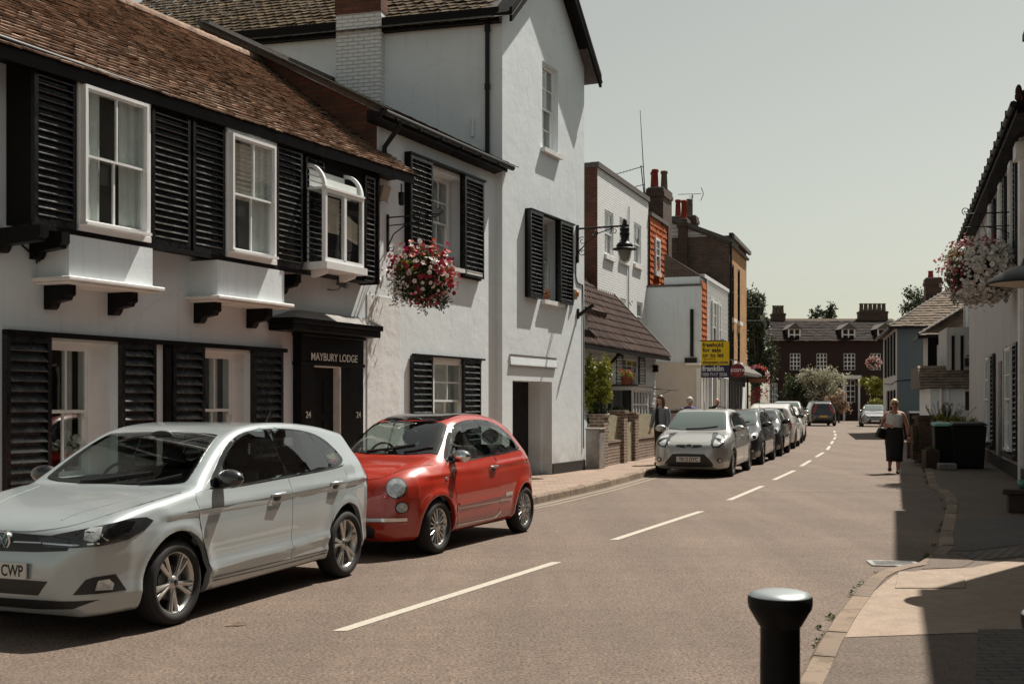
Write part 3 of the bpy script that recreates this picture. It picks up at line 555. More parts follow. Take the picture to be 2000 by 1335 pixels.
# curved oriel casement with its white sill box
ov = P+.30; ua, ub = U(636, ov), U(711, ov); zo, z1 = 3.55, 4.55
or_ = MB()
for u in (ua, ub-.045): or_.box(u, u+.045, -ov, -ov+.06, zo, z1); or_.box(u, u+.045, -P, -P+.06-.02, zo, z1)
or_.box(ua+.045, ub-.045, -ov, -ov+.05, z1-.05, z1); or_.box(ua+.045, ub-.045, -ov, -ov+.05, zo, zo+.06); um = (ua+ub)/2+.0; or_.box(um-.03, um+.03, -ov-.005, -ov+.05, zo+.06, z1-.05)
for u in (ua, ub-.045):   # quarter-round top ribs
    pts = [( -P+.0, z1+.36)] ; n = 8; out = []; inn = []
    for i in range(n+1):
        a = math.pi/2*i/n; out.append((-P+.02-(ov-P+.02)*math.sin(a), z1+.36*math.cos(a))); inn.append((-P+.02-(ov-P-.03)*math.sin(a), z1+.31*math.cos(a)))
    or_.prism(out+inn[::-1], 'x', u, u+.045)
or_.box(ua-.03, ub+.03, -ov-.04, -P+.05, zo-.10, zo-.002); or_.box(ua, ub, -ov-.02, -P, z1-.005, z1+.025)
o = or_.build('oriel_window', 'white_gloss', lodge); m = MB()
m.box(ua+.045, um-.03, -ov+.02, -ov+.024, zo+.06, z1-.05); m.box(um+.03, ub-.045, -ov+.02, -ov+.024, zo+.06, z1-.05); m.box(ua+.02, ua+.024, -ov+.06, -P, zo, z1)
vs = []
for i in range(9): a = math.pi/2*i/8; vs += [(ua+.045, -P+.02-(ov-P-.01)*math.sin(a), z1+.335*math.cos(a)), (ub-.045, -P+.02-(ov-P-.01)*math.sin(a), z1+.335*math.cos(a))]
m.add(vs, [(2*i, 2*i+1, 2*i+3, 2*i+2) for i in range(8)], 0, True); m.build('pane', 'pane_glass', o)
m = MB()
for i in range(8): m.quad((ua+.05, -ov+.07, z1-.1-i*.06), (um-.03, -ov+.07, z1-.1-i*.06), (um-.03, -ov+.09, z1-.16-i*.06), (ua+.05, -ov+.09, z1-.16-i*.06)); m.quad((um+.03, -ov+.07, z1-.25-i*.04), (ub-.05, -ov+.07, z1-.38-i*.035), (ub-.05, -ov+.09, z1-.42-i*.035), (um+.03, -ov+.09, z1-.29-i*.04))
m.build('blind', 'blind_cloth', o); m = MB(); m.quad((ua+.05, -ov+.05, z1+.02), (ub-.05, -ov+.05, z1+.02), (ub-.05, -ov+.075, z1+.15), (ua+.05, -ov+.075, z1+.15)); m.quad((ua+.05, -P-.002, z1), (ub-.05, -P-.002, z1), (ub-.05, -P-.002, z1+.3), (ua+.05, -P-.002, z1+.3)); m.build('top_blind', 'curtain_cloth', o)
for u in (ua+.12, ub-.16):
    m = MB(); m.prism([(-P, zo-.10), (-ov+.04, zo-.10), (-ov+.06, zo-.15), (-P-.06, zo-.2), (-P, zo-.2)], 'x', u-.03, u+.03); m.build('oriel_bracket', 'white_gloss', o)
# eaves: black boards and soffit, iron gutter
ev = .50; m = MB(); m.box(uA, U(806, .45), -ev+.06, 0.0, 5.17, 5.20); m.box(uA, U(806, .45), -ev+.02, -ev+.06, 5.08, 5.24); m.build('eaves_board', 'board_black', lodge)
m = MB(); gz = 5.10
for k in range(1): m.tube([(uA, -P-.09, zt+.07), (u1+.02, -P-.09, zt+.07)], .035, 8)
m.build('gutter', 'black_iron', lodge)
# roof: lapped clay tiles, ridge tiles
pitch = math.atan2(2.05, 2.75+.0); ru1 = U(812, .45)
nvg = .098; sl = math.hypot(2.05, 2.72+.45-.45); 
V_ = (0, math.cos(pitch), math.sin(pitch)); m = MB(); tiles(m, (uA, -.47, 5.22), (1, 0, 0), V_, int((ru1-uA)/.165), int(sl/nvg)+1, .165, nvg, t=.020, lift=.018, jit=.008)
rid_v = -.47 + math.cos(pitch)*sl; rid_z = 5.22 + math.sin(pitch)*sl
roof = m.build('roof', 'tile_clay', lodge, uv=False)
m = MB(); m.box(uA, ru1, -.45, -.44, 5.18, 5.2); m.prism([(-.45, 5.20), (rid_v, rid_z-.01), (rid_v+2.7, 5.2)], 'x', uA, ru1-.02); m.build('roof_deck', 'slate_edge', lodge)
m = MB(); u = uA
while u < ru1-.3:
    n = 9; r0 = .115; vs = []
    for k in range(n): a = math.pi*k/(n-1); vs += [(u+.006, rid_v+math.cos(a)*r0, rid_z-.03+math.sin(a)*r0), (u+.32, rid_v+math.cos(a)*r0*1.06, rid_z-.03+math.sin(a)*r0*1.06)]
    m.add(vs, [(2*k, 2*k+1, 2*k+3, 2*k+2) for k in range(n-1)], 0, True); u += .31
m.build('ridge_tile', 'tile_clay', lodge)
for nm in ('roof', 'roof_deck', 'ridge_tile', 'eaves_board'):      # the old roof sags towards its near end
    for ob in lodge.children:
        if ob.name.split('.')[0] == nm:
            for v in ob.data.vertices: v.co.z -= .0185*(ru1-v.co.x)*(1-.75*min(1, max(0, (v.co.y+.5)/2.7)))
# entrance: pilasters, entablature, canopy, door, lettering
p = .14; a, b = U(588, p), U(710, p); d0, d1 = U(614, p), U(664, p); Zp = lambda x, y, q=p: Z(x, y, q)
zent = Zp(650, 715); zfr = Zp(650, 668); zcor = Zp(650, 640)
m = MB(); m.box(a, d0, -p, 0, .115, zent); m.box(d1+.02, b, -p, 0, .115, zent); m.box(a-.02, b+.02, -p-.02, 0, zent, zent+.05); m.box(a, b, -p-.005, 0, zent+.05, zfr+.06)
m.box(a-.02, b+.02, -p-.04, 0, zfr+.06, zfr+.10)
q = .42; ca, cb = U(572, q), U(748, q); m.box(ca+.03, cb-.03, -q+.02, 0, zfr+.10, zfr+.2); m.box(ca, cb, -q-.01, 0, zfr+.2, zfr+.27)
m.box(a, b, -p, 0, zfr+.27, Zp(650, 616)); 
entr = m.build('entrance_surround', 'black_paint', lodge, bevel=.006)
m = MB(); zc0 = zfr+.27; m.add([(ca, -q-.02, zc0), (cb, -q-.02, zc0), (b+.03, -p, zc0+.14), (a-.03, -p, zc0+.14), (ca, 0, zc0), (cb, 0, zc0), (b+.03, 0, zc0+.14), (a-.03, 0, zc0+.14)], [(0, 1, 2, 3), (0, 3, 7, 4), (1, 5, 6, 2)]); m.build('lead_canopy', 'lead_grey', lodge)
m = MB(); m.box(d0, d1, -.03, .0, .13, zent-.02); 
for i in range(2):
    for j in range(3): m.box(d0+.06+i*(d1-d0)*.48, d0+(d1-d0)*.42+i*(d1-d0)*.48, -.042, -.028, .3+j*.58, .8+j*.58)
o = m.build('door', 'black_paint', lodge, bevel=.008); m = MB(); m.ell((d1-.12, -.06, 1.1), .03, .03, .03); m.build('door_knob', 'chrome', o)
m = MB(); m.box(d1-.01, d1+.018, -p-.004, -.01, .13, zent-.01); m.box(d0, d1-.01, -p+.0, -.01, zent-.02, zent-.002); m.build('door_jamb', 'white_sill', lodge)
textmesh('door_lettering', 'MAYBURY LODGE', .155, 'lettering_white', lodge, ((U(653, p)), -p-.012, Zp(653, 699)), (R(90), 0, 0), sx=.98, bold=.001)
for px in (602, 700): textmesh('house_number', '24', .13, 'lettering_white', lodge, (U(px, p), -p-.003, Zp(px, 810)), (R(90), 0, 0), bold=.001)
m = MB(); cu, cz = U(666, .15), Z(666, 563, .15); m.tube([(cu-.12, 0, cz-.02), (cu-.12, -.06, cz-.03), (cu-.02, -.12, cz-.02), (cu+.02, -.13, cz+.03)], .012); m.obox((cu+.03, -.16, cz+.06), (.035, 0, 0), (0, .09, .035), (0, -.012, .035)); m.build('security_camera', 'grey_metal', lodge, bevel=.006)
m = MB(); pts = [Vector((U(24), -.01, Z(24, 440))), Vector((U(40), -.03, Z(40, 480))), Vector((U(75), -.02, Z(75, 510)))]; m.tube(pts, .012); m.tube([(U(70), -.015, Z(70, 515)), (U(70), -.015, Z(70, 450))], .008); m.build('cable', 'black_iron', lodge)
# the flood lamp hung under the eaves
fu, fz = U(752, .25), Z(752, 378, .25); t = MB(); t.prism([(-.30, fz+.12), (-.10, fz+.12), (-.14, fz-.10), (-.22, fz-.13)], 'x', fu-.10, fu+.12); o = t.build('flood_lamp', 'beige_plastic', lodge, bevel=.01); m = MB(); m.box(fu-.09, fu+.11, -.25, -.14, fz-.135, fz-.125); m.build('lens', 'lamp_lens', o)
m = MB(); m.tube([(fu+.33, -.35, fz+.2), (fu+.33, -.35, fz+.08)], .012, 6); m.lathe([(0, .10), (.05, .08), (.045, -.10), (.03, -.12), (0, -.12)], 8, (fu+.33, -.35, fz-.02)); m.build('porch_lantern', 'black_iron', lodge)
q = FA.W(w1[0]+.62, .27); t = thing('window_orchid', 'white flowering plant standing inside the nearest ground floor window', 'potted plant', (q.x, q.y, .80)); m = MB(); m.lathe([(0, 0), (.06, 0), (.08, .12), (.07, .12)], 12); m.build('pot', 'white_gloss', t); m = MB()
for k in range(5): m.tube([(0, 0, .1), (random.uniform(-.08, .08), random.uniform(-.03, .03), .3), (random.uniform(-.16, .16), 0, random.uniform(.35, .5))], .006, 5)
m.build('stem', 'leaf_mid', t); m = MB()
for k in range(34): x, y, z, a = random.uniform(-.18, .18), random.uniform(-.05, .05), random.uniform(.22, .55), random.uniform(0, 3); m.add([(x, y, z)]+[(x+math.cos(a+i*1.047)*.035, y-.012*(i % 2), z+math.sin(a+i*1.047)*.035) for i in range(6)], [(0, i+1, (i+1) % 6+1) for i in range(6)])
m.build('white_blossom', 'petal_white', t, uv=False)
# ---- middle house
MU0, MU1 = U(737)+.002, U(972)
midh = FA.root('narrow_white_house', 'narrow two storey white house between the lodge and the tall gabled house', 'house')
wu = (U(846), U(908)); wl_ = (U(847), U(905)); zwu = (Z(880, 522), Z(880, 343)); zwl = (.95, Z(870, 703))
m = MB(); wall_open(m, MU0, MU1+.1, 0, 6.05, [(wu[0], wu[1], zwu[0], zwu[1], .36), (wl_[0], wl_[1], zwl[0], zwl[1], .12)])
m.quad((MU0, 0, 5.2), (MU0, 0, 6.05), (MU0, 3.3, 7.75), (MU0, 3.3, 5.2)); m.build('wall', 'render_white', midh)
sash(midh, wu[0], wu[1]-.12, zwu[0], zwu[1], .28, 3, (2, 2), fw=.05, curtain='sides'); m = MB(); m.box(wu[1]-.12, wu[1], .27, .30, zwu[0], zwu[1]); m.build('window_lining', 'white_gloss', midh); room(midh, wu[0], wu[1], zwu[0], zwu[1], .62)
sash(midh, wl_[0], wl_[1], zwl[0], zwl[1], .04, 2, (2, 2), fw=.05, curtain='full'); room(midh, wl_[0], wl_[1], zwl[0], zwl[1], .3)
zA, zB = Z(870, 532), Z(870, 332)
for a, b in ((802, 845), (908, 945)): shutter(midh, U(a, .1), U(b, .1), zA, zB, -.05, n=19, t=.06, tilt=40)
for a, b in ((806, 846), (906, 940)): shutter(midh, U(a, .06), U(b, .06), .85, Z(870, 699), -.01, n=14, t=.05, tilt=46)
m = MB(); m.box(U(800, .1), U(947, .1), -.13, -.0, zB+.002, zB+.04); m.box(U(800, .1), U(802, .1), -.12, 0, zA-.03, zB); m.box(U(802, .1), U(845, .1), -.05, 0, zA-.03, zB); m.box(U(908, .1), U(945, .1), -.05, 0, zA-.03, zB); m.build('shutter_frame', 'black_paint', midh); m = MB(); m.box(U(804), U(942), -.07, 0, Z(870, 699)+.002, Z(870, 699)+.035); m.build('lower_shutter_rail', 'black_paint', midh)
m = MB(); m.box(wu[0]-.02, U(932), -.11, .1, zwu[0]-.07, zwu[0]-.002); m.build('sill', 'white_sill', midh)
m = MB(); u = MU0
gA, gB = U(742, .3)+.1, U(1006, .38); zg = 6.08
m.tube([(gA, -.33, zg), (gB, -.33, zg)], .055, 8); m.box(gA, gB-.1, -.27, -.24, zg-.09, zg+.1)
for i in range(6): m.box(gA+.3+i*.75, gA+.33+i*.75, -.38, -.27, zg-.07, zg+.01)
m.tube([(MU0+.12, -.33, zg-.03), (MU0+.12, -.33, zg-.12), (MU0+.12, -.06, zg-.42), (MU0+.12, -.06, zg-.75)], .04, 8); m.build('gutter', 'black_iron', midh)
m = MB(); m.prism([(-.002, 5.97), (-.25, 6.03), (-.25, 6.1), (-.002, 6.15)], 'x', gA, gB-.12); m.build('eaves_board', 'board_black', midh)
pm = R(27.0); m = MB(); tiles(m, (gA, -.30, 6.13), (1, 0, 0), (0, math.cos(pm), math.sin(pm)), int((MU1+.35-gA)/.2), 35, .2, .115); m.build('roof', 'tile_brown', midh, uv=False)
m = MB(); m.prism([(.01, 4.2), (.01, 6.2), (3.4, 6.10+3.68*math.tan(pm)), (7.0, 6.10), (7.0, 4.2)], 'x', MU0-.02, MU0); m.build('gable_end', 'brick_red_dark', midh)
m = MB(); zr = 6.10+3.68*math.tan(pm); m.obox((MU0-.10, 1.55, (6.13+zr)/2+.02), (.09, 0, 0), (0, 1.84, 1.84*math.tan(pm)), (0, -.02, .05)); m.box(MU0, MU1, 3.3, 3.5, zr-.02, zr+.1); m.build('verge', 'slate_edge', midh)
# ---- gabled house: the front stands a hand's breadth proud
GU0, GU1, gp_ = U(981, .12), U(1141, .12), .12
gab = FA.root('gabled_house', 'tall white gabled house with a passage door and iron lamp bracket', 'house')
ze = 9.15; um = (GU0+GU1)/2+.05; ga = R(40); zap = ze+(um-GU0)*math.tan(ga)
gw1 = (U(1059, gp_), U(1090, gp_), Z(1074, 296, gp_), Z(1074, 128, gp_)); gw2 = (U(1059, gp_), U(1093, gp_), Z(1075, 588, gp_), Z(1075, 427, gp_)); gd = (U(1001, gp_), U(1078, gp_), .1, Z(1040, 744, gp_))
m = MB(); wall_open(m, GU0, GU1, 0, ze, [(*gw1, .20), (*gw2, .32), (*gd, .62)], v=-gp_)
m.add([(GU0, -gp_, ze), (GU1, -gp_, ze), (um, -gp_, zap)], [(0, 1, 2)])
sd = R(90+9.0); cs, sn = math.cos(R(9)), math.sin(R(9))       # the side wall runs back at a slight skew
def sidept(t, z): return (GU0 + 0.0 - t*math.sin(R(-9.0))*(-1)*-1*0 - t*0.155, -gp_ + t*.988, z)
m.quad(sidept(0, 0), sidept(0, ze), sidept(9, ze), sidept(9, 0)); m.quad((GU1, -gp_, 0), (GU1, 9, 0), (GU1, 9, ze), (GU1, -gp_, ze)); m.build('wall', 'render_side', gab)
for (a, b, c, d), nm in ((gw1, 0), (gw2, 1)):
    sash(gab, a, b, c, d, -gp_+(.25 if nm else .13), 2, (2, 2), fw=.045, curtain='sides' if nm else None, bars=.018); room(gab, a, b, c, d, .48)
    m = MB(); m.box(a-.07, b+.07, -gp_-.10, -gp_+.1, c-.09, c-.002); m.build('sill', 'white_sill', gab)
zA, zB = Z(1075, 588, .2), Z(1075, 425, .2)
for a, b in ((1034, 1059), (1093, 1118)): shutter(gab, U(a, .22), U(b, .22), zA, zB, -gp_-.06, n=20, t=.07, fw=.05, tilt=40)
m = MB(); m.box(U(1033, .2), U(1119, .2), -gp_-.14, -gp_, zB+.002, zB+.035); m.build('shutter_frame', 'black_paint', gab)
for a, b in ((1034, 1059), (1093, 1118)): m = MB(); m.box(U(a, .22), U(b, .22), -gp_-.06, -gp_, zA, zB); m.build('shutter_backing', 'black_paint', gab)
m = MB(); m.box(gd[0], gd[1], .40, .44, .13, gd[3]-.0); m.build('passage_door', 'black_paint', gab)
m = MB(); m.box(gd[1]-.05, gd[1]-.002, .12, .399, .1, gd[3]-.002); m.build('passage_lining', 'render_side', gab)
textmesh('door_lettering', 'OBSOLO', .11, 'lettering_white', gab, (gd[0]+.3, .394, Z(1018, 789, 0)), (R(90), 0, 0), sx=.7); textmesh('house_number', '2', .1, 'lettering_white', gab, (gd[0]+.75, .394, Z(1030, 797, 0)), (R(90), 0, 0))
m = MB(); ha, hb = U(995, gp_), U(1085, gp_); zh = Z(1040, 706, gp_); m.prism([(-gp_, zh+.10), (-gp_-.02, zh+.10), (-gp_-.035, zh-.07), (-gp_-.035, zh-.09), (-gp_, zh-.09)], 'x', ha, hb); m.build('hood_mould', 'render_side', gab)
m = MB(); m.box(ha-.01, hb+.01, -gp_-.03, -gp_, zh+.10, zh+.115); m.box(ha-.01, hb+.01, -gp_-.04, -gp_-.02, zh-.105, zh-.09); m.build('hood_edge', 'slate_edge', gab)
m = MB(); m.box(gd[1]+.02, GU1+.02, -gp_-.025, -gp_, 0, .34); m.build('plinth', 'plinth_black', gab)
# its roof, verge boards, side chimney breast and pipes
m = MB(); L = math.hypot(um-GU0+.25, (um-GU0+.25)*math.tan(ga)); tiles(m, (GU0-1.6, 9.2, ze-.22), (0.155, -.988, 0), (math.cos(ga), 0, math.sin(ga)), 46, int(L*1.15/.16), .205, .16, t=.016, lift=.02, jit=.012, rag=.28); 
rf = m.build('roof', 'tile_dark', gab, uv=False)
m = MB(); dz = .06; rv = -gp_-.33
for s in (-1, 1):
    ue = (GU0-.22) if s < 0 else (GU1+.30); zz = ze-.22 if s < 0 else ze-.28
    c = Vector(((um+ue)/2, rv+.05, (zap+.02+zz)/2)); h = Vector(((ue-um)/2, 0, (zz-zap-.02)/2)); m.obox(c, h, (0, .03, 0), (0, 0, .14)); m.obox(c+Vector((0, .2, .03)), h, (0, .2, 0), (0, 0, .03))
m.build('barge_board', 'board_black', gab)
m = MB(); m.add([(GU0-.25, rv, ze-.25), (um, rv, zap+.08), (GU1+.32, rv, ze-.32), (GU1+.32, 9, ze-.32), (um, 9, zap+.08), (GU0-1.65, 9, ze-.25)], [(0, 1, 4, 5), (1, 2, 3, 4)]); m.build('roof_deck', 'slate_edge', gab)
m = MB(); c0, c1 = Vector(sidept(.0, ze-.16)), Vector(sidept(9, ze-.16)); c = (c0+c1)/2; h = (c1-c0)/2; m.obox(c+Vector((-.13, 0, 0)), h, (.03, .004, 0), (0, 0, .14)); m.obox(c+Vector((-.06, 0, -.12)), h, (.08, .01, 0), (0, 0, .015)); m.build('eaves_board', 'board_black', gab)
def onside(px, off=0.0):     # distance back along the side wall seen at pixel column px
    lo, hi = 0.0, 9.0
    for _ in range(40):
        t = (lo+hi)/2; q = sidept(t, 0); w = FA.W(q[0]-off, q[1]); 
        if HX + F*w.x/w.y > px: lo = t
        else: hi = t
    return t
ta, tb = onside(746, .12), onside(658, .12); A, B = Vector(sidept(ta, 0)), Vector(sidept(tb, 0)); m = MB(); zz0, zz1 = 6.3, 9.25
m.obox(((A+B)/2+Vector((-.06, 0, (zz0+zz1)/2))), (B-A)/2, (.12, .018, 0), (0, 0, (zz1-zz0)/2)); cb_ = m.build('chimney_breast', 'brick_white', gab)
m = MB(); m.obox(((A+B)/2+Vector((-.05, 0, zz1+.6))), (B-A)/2*1.02, (.16, .02, 0), (0, 0, .6)); m.build('chimney_stack', 'brick_red_dark', gab)
q = Vector(sidept(onside(955), 0)); m = MB(); m.tube([(q.x-.07, q.y, 5.9), (q.x-.07, q.y, 9.0)], .045, 10)
for z in (6.2, 7.6, 8.7): m.tube([(q.x-.07, q.y, z), (q.x-.07, q.y, z+.1)], .058, 10)
m.build('drainpipe', 'black_iron', gab)
q = Vector(sidept(onside(925), 0)); m = MB(); zz = Z(925, 225); m.tube([(q.x-.05, q.y, zz-.18), (q.x-.05, q.y, zz+.18)], .03, 8); m.build('vent_pipe', 'white_gloss', gab); m = MB(); q = Vector(sidept(onside(477), 0)); m.tube([(q.x-.1, q.y, 6.6), (q.x-.1, q.y, 9.0)], .055, 8); m.build('soil_pipe', 'white_gloss', gab)
# fixings on the front: alarm, sign bracket, cable
m = MB(); au, az = U(1127, .2), Z(1127, 575, .15); m.box(au-.06, au+.06, -gp_-.07, -gp_, az-.12, az+.1); o = m.build('alarm_box', 'beige_plastic', gab, bevel=.01); m = MB(); m.ell((au+.02, -gp_-.08, az), .05, .04, .07); m.build('lens', 'amber_lens', o)
m = MB(); au, az = U(1130, .15), Z(1130, 608, .15); m.box(au-.03, au+.03, -gp_-.04, -gp_, az-.16, az+.06); m.obox((au+.0, -gp_-.2, az+.02), (.025, 0, 0), (0, -.19, .12), (0, .02, .03)); m.build('sign_bracket', 'black_iron', gab)
m = MB(); au = U(1124, .12); a2 = U(1139, .12); m.tube([(au, -gp_-.01, Z(1124, 500, .12)), (au, -gp_-.01, Z(1124, 540, .12)), (au+.1, -gp_-.01, Z(1126, 552, .12)), (a2-.05, -gp_-.01, Z(1136, 556, .12)), (a2-.03, -gp_-.02, 3.2), (a2-.03, -gp_-.02, .6)], .012, 6); m.tube([(U(1100, .12), -gp_-.01, 4.2), (U(1096, .12), -gp_-.08, 4.2)], .01); m.build('cable', 'black_iron', gab)
# ---- iron lamp bracket and lantern on the gabled house
def lantern(t, x, y, z, s=1.0):
    m = MB(); m.lathe([(0, .30), (.02, .30), (.03, .24), (.06, .20), (.035, .16), (.10, .12), (.11, .09), (.085, .06), (.085, .03), (.11, .01), (.11, -.02), (.085, -.05), (.085, -.17), (.13, -.19), (.17, -.23), (.19, -.27), (.16, -.29), (.26, -.325), (.27, -.335), (.26, -.345), (.13, -.34)], 24, (0, 0, 0)); m.v = [(x+a*s, y+b*s, z+c*s) for a, b, c in m.v]; m.build('lamp_hood', 'black_iron', t)
    g = MB(); g.lathe([(.15, -.345), (.15, -.42), (.125, -.54), (.07, -.63), (0.0, -.66)], 20); g.v = [(x+a*s, y+b*s, z+c*s) for a, b, c in g.v]; g.build('lamp_glass', 'lamp_glass', t)
    b = MB(); b.lathe([(.135, -.35), (.13, -.42), (.10, -.53), (.05, -.60), (0, -.62)], 16); b.v = [(x+a*s, y+b_*s, z+c*s) for a, b_, c in b.v]; b.build('diffuser', 'lamp_diffuser', t)
def scroll(m, c, r, d, a0, turns, rad=.009, n=26, plane='y'):
    pts = []
    for i in range(n+1):
        a = a0 + d*turns*2*math.pi*i/n; rr = r*(1-.72*i/n); p = (math.cos(a)*rr, math.sin(a)*rr); pts.append(Vector(c) + (Vector((0, p[0], p[1])) if plane == 'y' else Vector((p[0], 0, p[1]))))
    m.tube(pts, rad, 6)
bu = U(1126, gp_); zt_ = Z(1126, 447, gp_); t = thing('bracket_lamp', 'large black iron lantern on a scrolled arm fixed to the gabled house', 'street lamp', tuple(FA.W(bu, -gp_, 0)), FA.th, 'lanterns on scrolled wall brackets')
m = MB(); m.box(-.03, .03, -.05, 0, zt_-.75, zt_+.08); arm = 1.12
m.tube([(0, -.04, zt_), (0, -arm-.1, zt_)], .022, 8); m.tube([(0, -.05, zt_-.52), (0, -.25, zt_-.30), (0, -.5, zt_-.13), (0, -.85, zt_-.03)], .012, 6)
for c, r, d, a0 in (((0, -.14, zt_-.27), .10, 1, 0), ((0, -.14, zt_-.52), .09, -1, 1.5), ((0, -.42, zt_-.10), .08, 1, 3), ((0, -.88, zt_-.09), .075, -1, 1)): scroll(m, c, r, d, a0, 1.3)
m.ell((0, -arm, zt_+.08), .045, .045, .08); m.build('wall_bracket', 'black_iron', t); lantern(t, 0, -arm, zt_-.17, 1.0)
# ---- flower basket bracket on the lodge, plant pot on the gabled house sill
bu = U(756, .0); zb_ = Z(756, 425, .0); m = MB(); m.box(bu-.02, bu+.02, -.03, 0, zb_-.55, zb_+.05); m.tube([(bu, -.02, zb_), (bu, -.95, zb_)], .012, 6); m.tube([(bu, -.02, zb_-.13), (bu, -.5, zb_-.12), (bu, -.95, zb_-.02)], .010, 6)
m.tube([(bu, -.02, zb_-.45), (bu, -.12, zb_-.27), (bu, -.35, zb_-.13), (bu, -.55, zb_-.1)], .010, 6); scroll(m, (bu, -.07, zb_-.50), .05, 1, 2, 1.2, .007); scroll(m, (bu, -.95, zb_+.05), .06, -1, 4.5, 1.2, .008); m.build('basket_bracket', 'black_iron', lodge)
BASKET_L = FA.W(bu, -.95, zb_-.02)
# ------------------------------------------------------------------ cottage, garden wall, white brick house, shops, far houses
FC = Fac(-8.75+.364*33, 33.0, R(20)); U, Z = FC.U, FC.Z
cot = FC.root('tiled_cottage', 'low weatherboarded cottage with steep brown pantile roof behind the brick garden wall', 'cottage')
c0, c1 = -6.2, U(1284)-.35; zev = 3.02
wn_ = (U(1215), U(1246), Z(1230, 757), Z(1230, 698))
m = MB(); wall_open(m, c0, c1, 0, zev, [(*wn_, .1)]); m.quad((c1, 0, 0), (c1, 4.6, 0), (c1, 4.6, zev), (c1, 0, zev)); m.add([(c1, 0, zev), (c1, 4.6, zev), (c1, 2.3, zev+2.6)], [(0, 1, 2)]); m.quad((c0, 0, 0), (c0, 0, zev), (c0, 4.6, zev), (c0, 4.6, 0)); m.build('wall', 'render_white', cot)
m = MB(); z = 2.0
while z < zev: 
    m.obox(((c0+wn_[0])/2, -.02, z), ((wn_[0]-c0)/2-.03, 0, 0), (0, .010, 0), (0, -.012, .075)); m.obox(((c1+wn_[1])/2+.03, -.02, z), ((c1-wn_[1])/2-.03, 0, 0), (0, .010, 0), (0, -.012, .075)); z += .15
z = .3
while z < 2.0: m.obox((c1-.35, -.02, z), (.35, 0, 0), (0, .010, 0), (0, -.012, .075)); z += .15
m.build('weatherboard', 'board_white', cot)
sash(cot, *wn_, .03, 3, (2, 2), fw=.05, curtain=None); room(cot, *wn_, .2, .6)
for a, b in ((U(1201), wn_[0]-.02), (wn_[1]+.02, U(1258))): shutter(cot, a, b, wn_[2]-.05, wn_[3]+.05, -.005, n=10, t=.04)
pc = R(47); m = MB(); W_, G_ = .30, .34; ln = 3.6/math.cos(pc)*.72
nu = int((c1+.35-(c0-.3))/.24); nv = int(3.45/.30)
for j in range(nv+1):        # rolled pantiles, one slab of two bends each
    for i in range(nu):
        u0 = c0-.3+i*.24; v0 = -.38+(j*.30)*math.cos(pc); z0 = zev-.02+(j*.30)*math.sin(pc); n = Vector((0, -math.sin(pc), math.cos(pc))); V = Vector((0, math.cos(pc), math.sin(pc))); e = random.uniform(0, .012); prof = [(0, .045), (.05, .065), (.10, .03), (.18, .012), (.24, .03)]
        lo = [Vector((u0+a, v0, z0))+n*(h+.03+e)-V*.03 for a, h in prof]; hi = [Vector((u0+a, v0, z0))+n*h+V*.33 for a, h in prof]; b = [p-n*.02 for p in lo]
        m.add(lo+hi+b, [(k, k+1, k+6, k+5) for k in range(4)]+[(k, k+10, k+11, k+1) for k in range(4)], 0, False)
m.build('roof', 'tile_brown', cot, uv=False)
m = MB(); ridge = (2.3, zev+.0+2.68*math.tan(pc)); m.prism([(-.36, zev-.04), (ridge[0], ridge[1]-.05), (4.96, zev-.04)], 'x', c0-.3, c1+.30); m.build('roof_deck', 'slate_edge', cot)
m = MB(); h = Vector((0, 1.34, 1.34*math.tan(pc))); m.obox((c1+.36, .97, (zev+ridge[1])/2+.02), (.035, 0, 0), h, (0, -.02, .09)); m.build('verge', 'slate_edge', cot)
m = MB(); m.box(c0, c1+.3, -.42, -.36, zev-.12, zev-.03); gx = U(1190, .1); m.tube([(gx, -.40, zev-.1), (gx, -.12, zev-.4), (gx, -.1, 1.2)], .045, 8); m.build('gutter', 'black_iron', cot)
# dormer cheek seen at the left of the slope
m = MB(); du = U(1155, .2); m.box(du-.5, du+.05, -.1, 1.2, zev-.2, zev+.95); m.build('dormer_wall', 'board_white', cot); m = MB(); m.obox((du-.1, .3, zev+1.05), (.6, 0, 0), (0, .75, .3), (0, -.02, .06)); m.build('dormer_roof', 'tile_brown', cot)
# white bay window with flat lead roof and its flower boxes
b0, b1 = U(1193, .0), U(1262, .55); m = MB(); zb0, zb1 = .5, 1.95
m.box(b0, b1, -.62, -.02, .0, .75); m.box(b0-.05, b1+.08, -.72, -.02, zb1, zb1+.10)
for u in np.linspace(b0+.03, b1-.03, 6): m.box(u-.025, u+.025, -.61, -.56, .75, zb1)
for u in (b1-.03,): 
    for v in (-.58, -.3, -.08): m.box(u-.02, u+.025, v-.02, v+.02, .75, zb1)
for z in (.75, 1.15, 1.55, zb1-.05): m.box(b0, b1, -.605, -.565, z, z+.04)
o = m.build('bay_window', 'white_gloss', cot); g = MB(); g.box(b0+.02, b1-.02, -.59, -.585, .78, zb1); g.box(b0+.05, b1-.05, -.4, -.3, .75, zb1, 1); g.build('pane', ['pane_glass', 'room_dark'], o)
m = MB(); m.box(b0-.08, b1+.12, -.76, 0, zb1+.102, zb1+.15); m.build('bay_roof', 'slate_edge', cot)
m = MB(); lx, lz = U(1277, .05), Z(1277, 720, .05); m.box(lx-.06, lx+.06, -.18, -.02, lz-.1, lz+.12); m.tube([(lx+.0, -.03, lz-.6), (lx+.3, -.75, lz-.65)], .014, 6); m.tube([(lx+.0, -.03, lz-.85), (lx+.2, -.5, lz-.66)], .01, 6); m.build('wall_lantern', 'black_iron', cot)
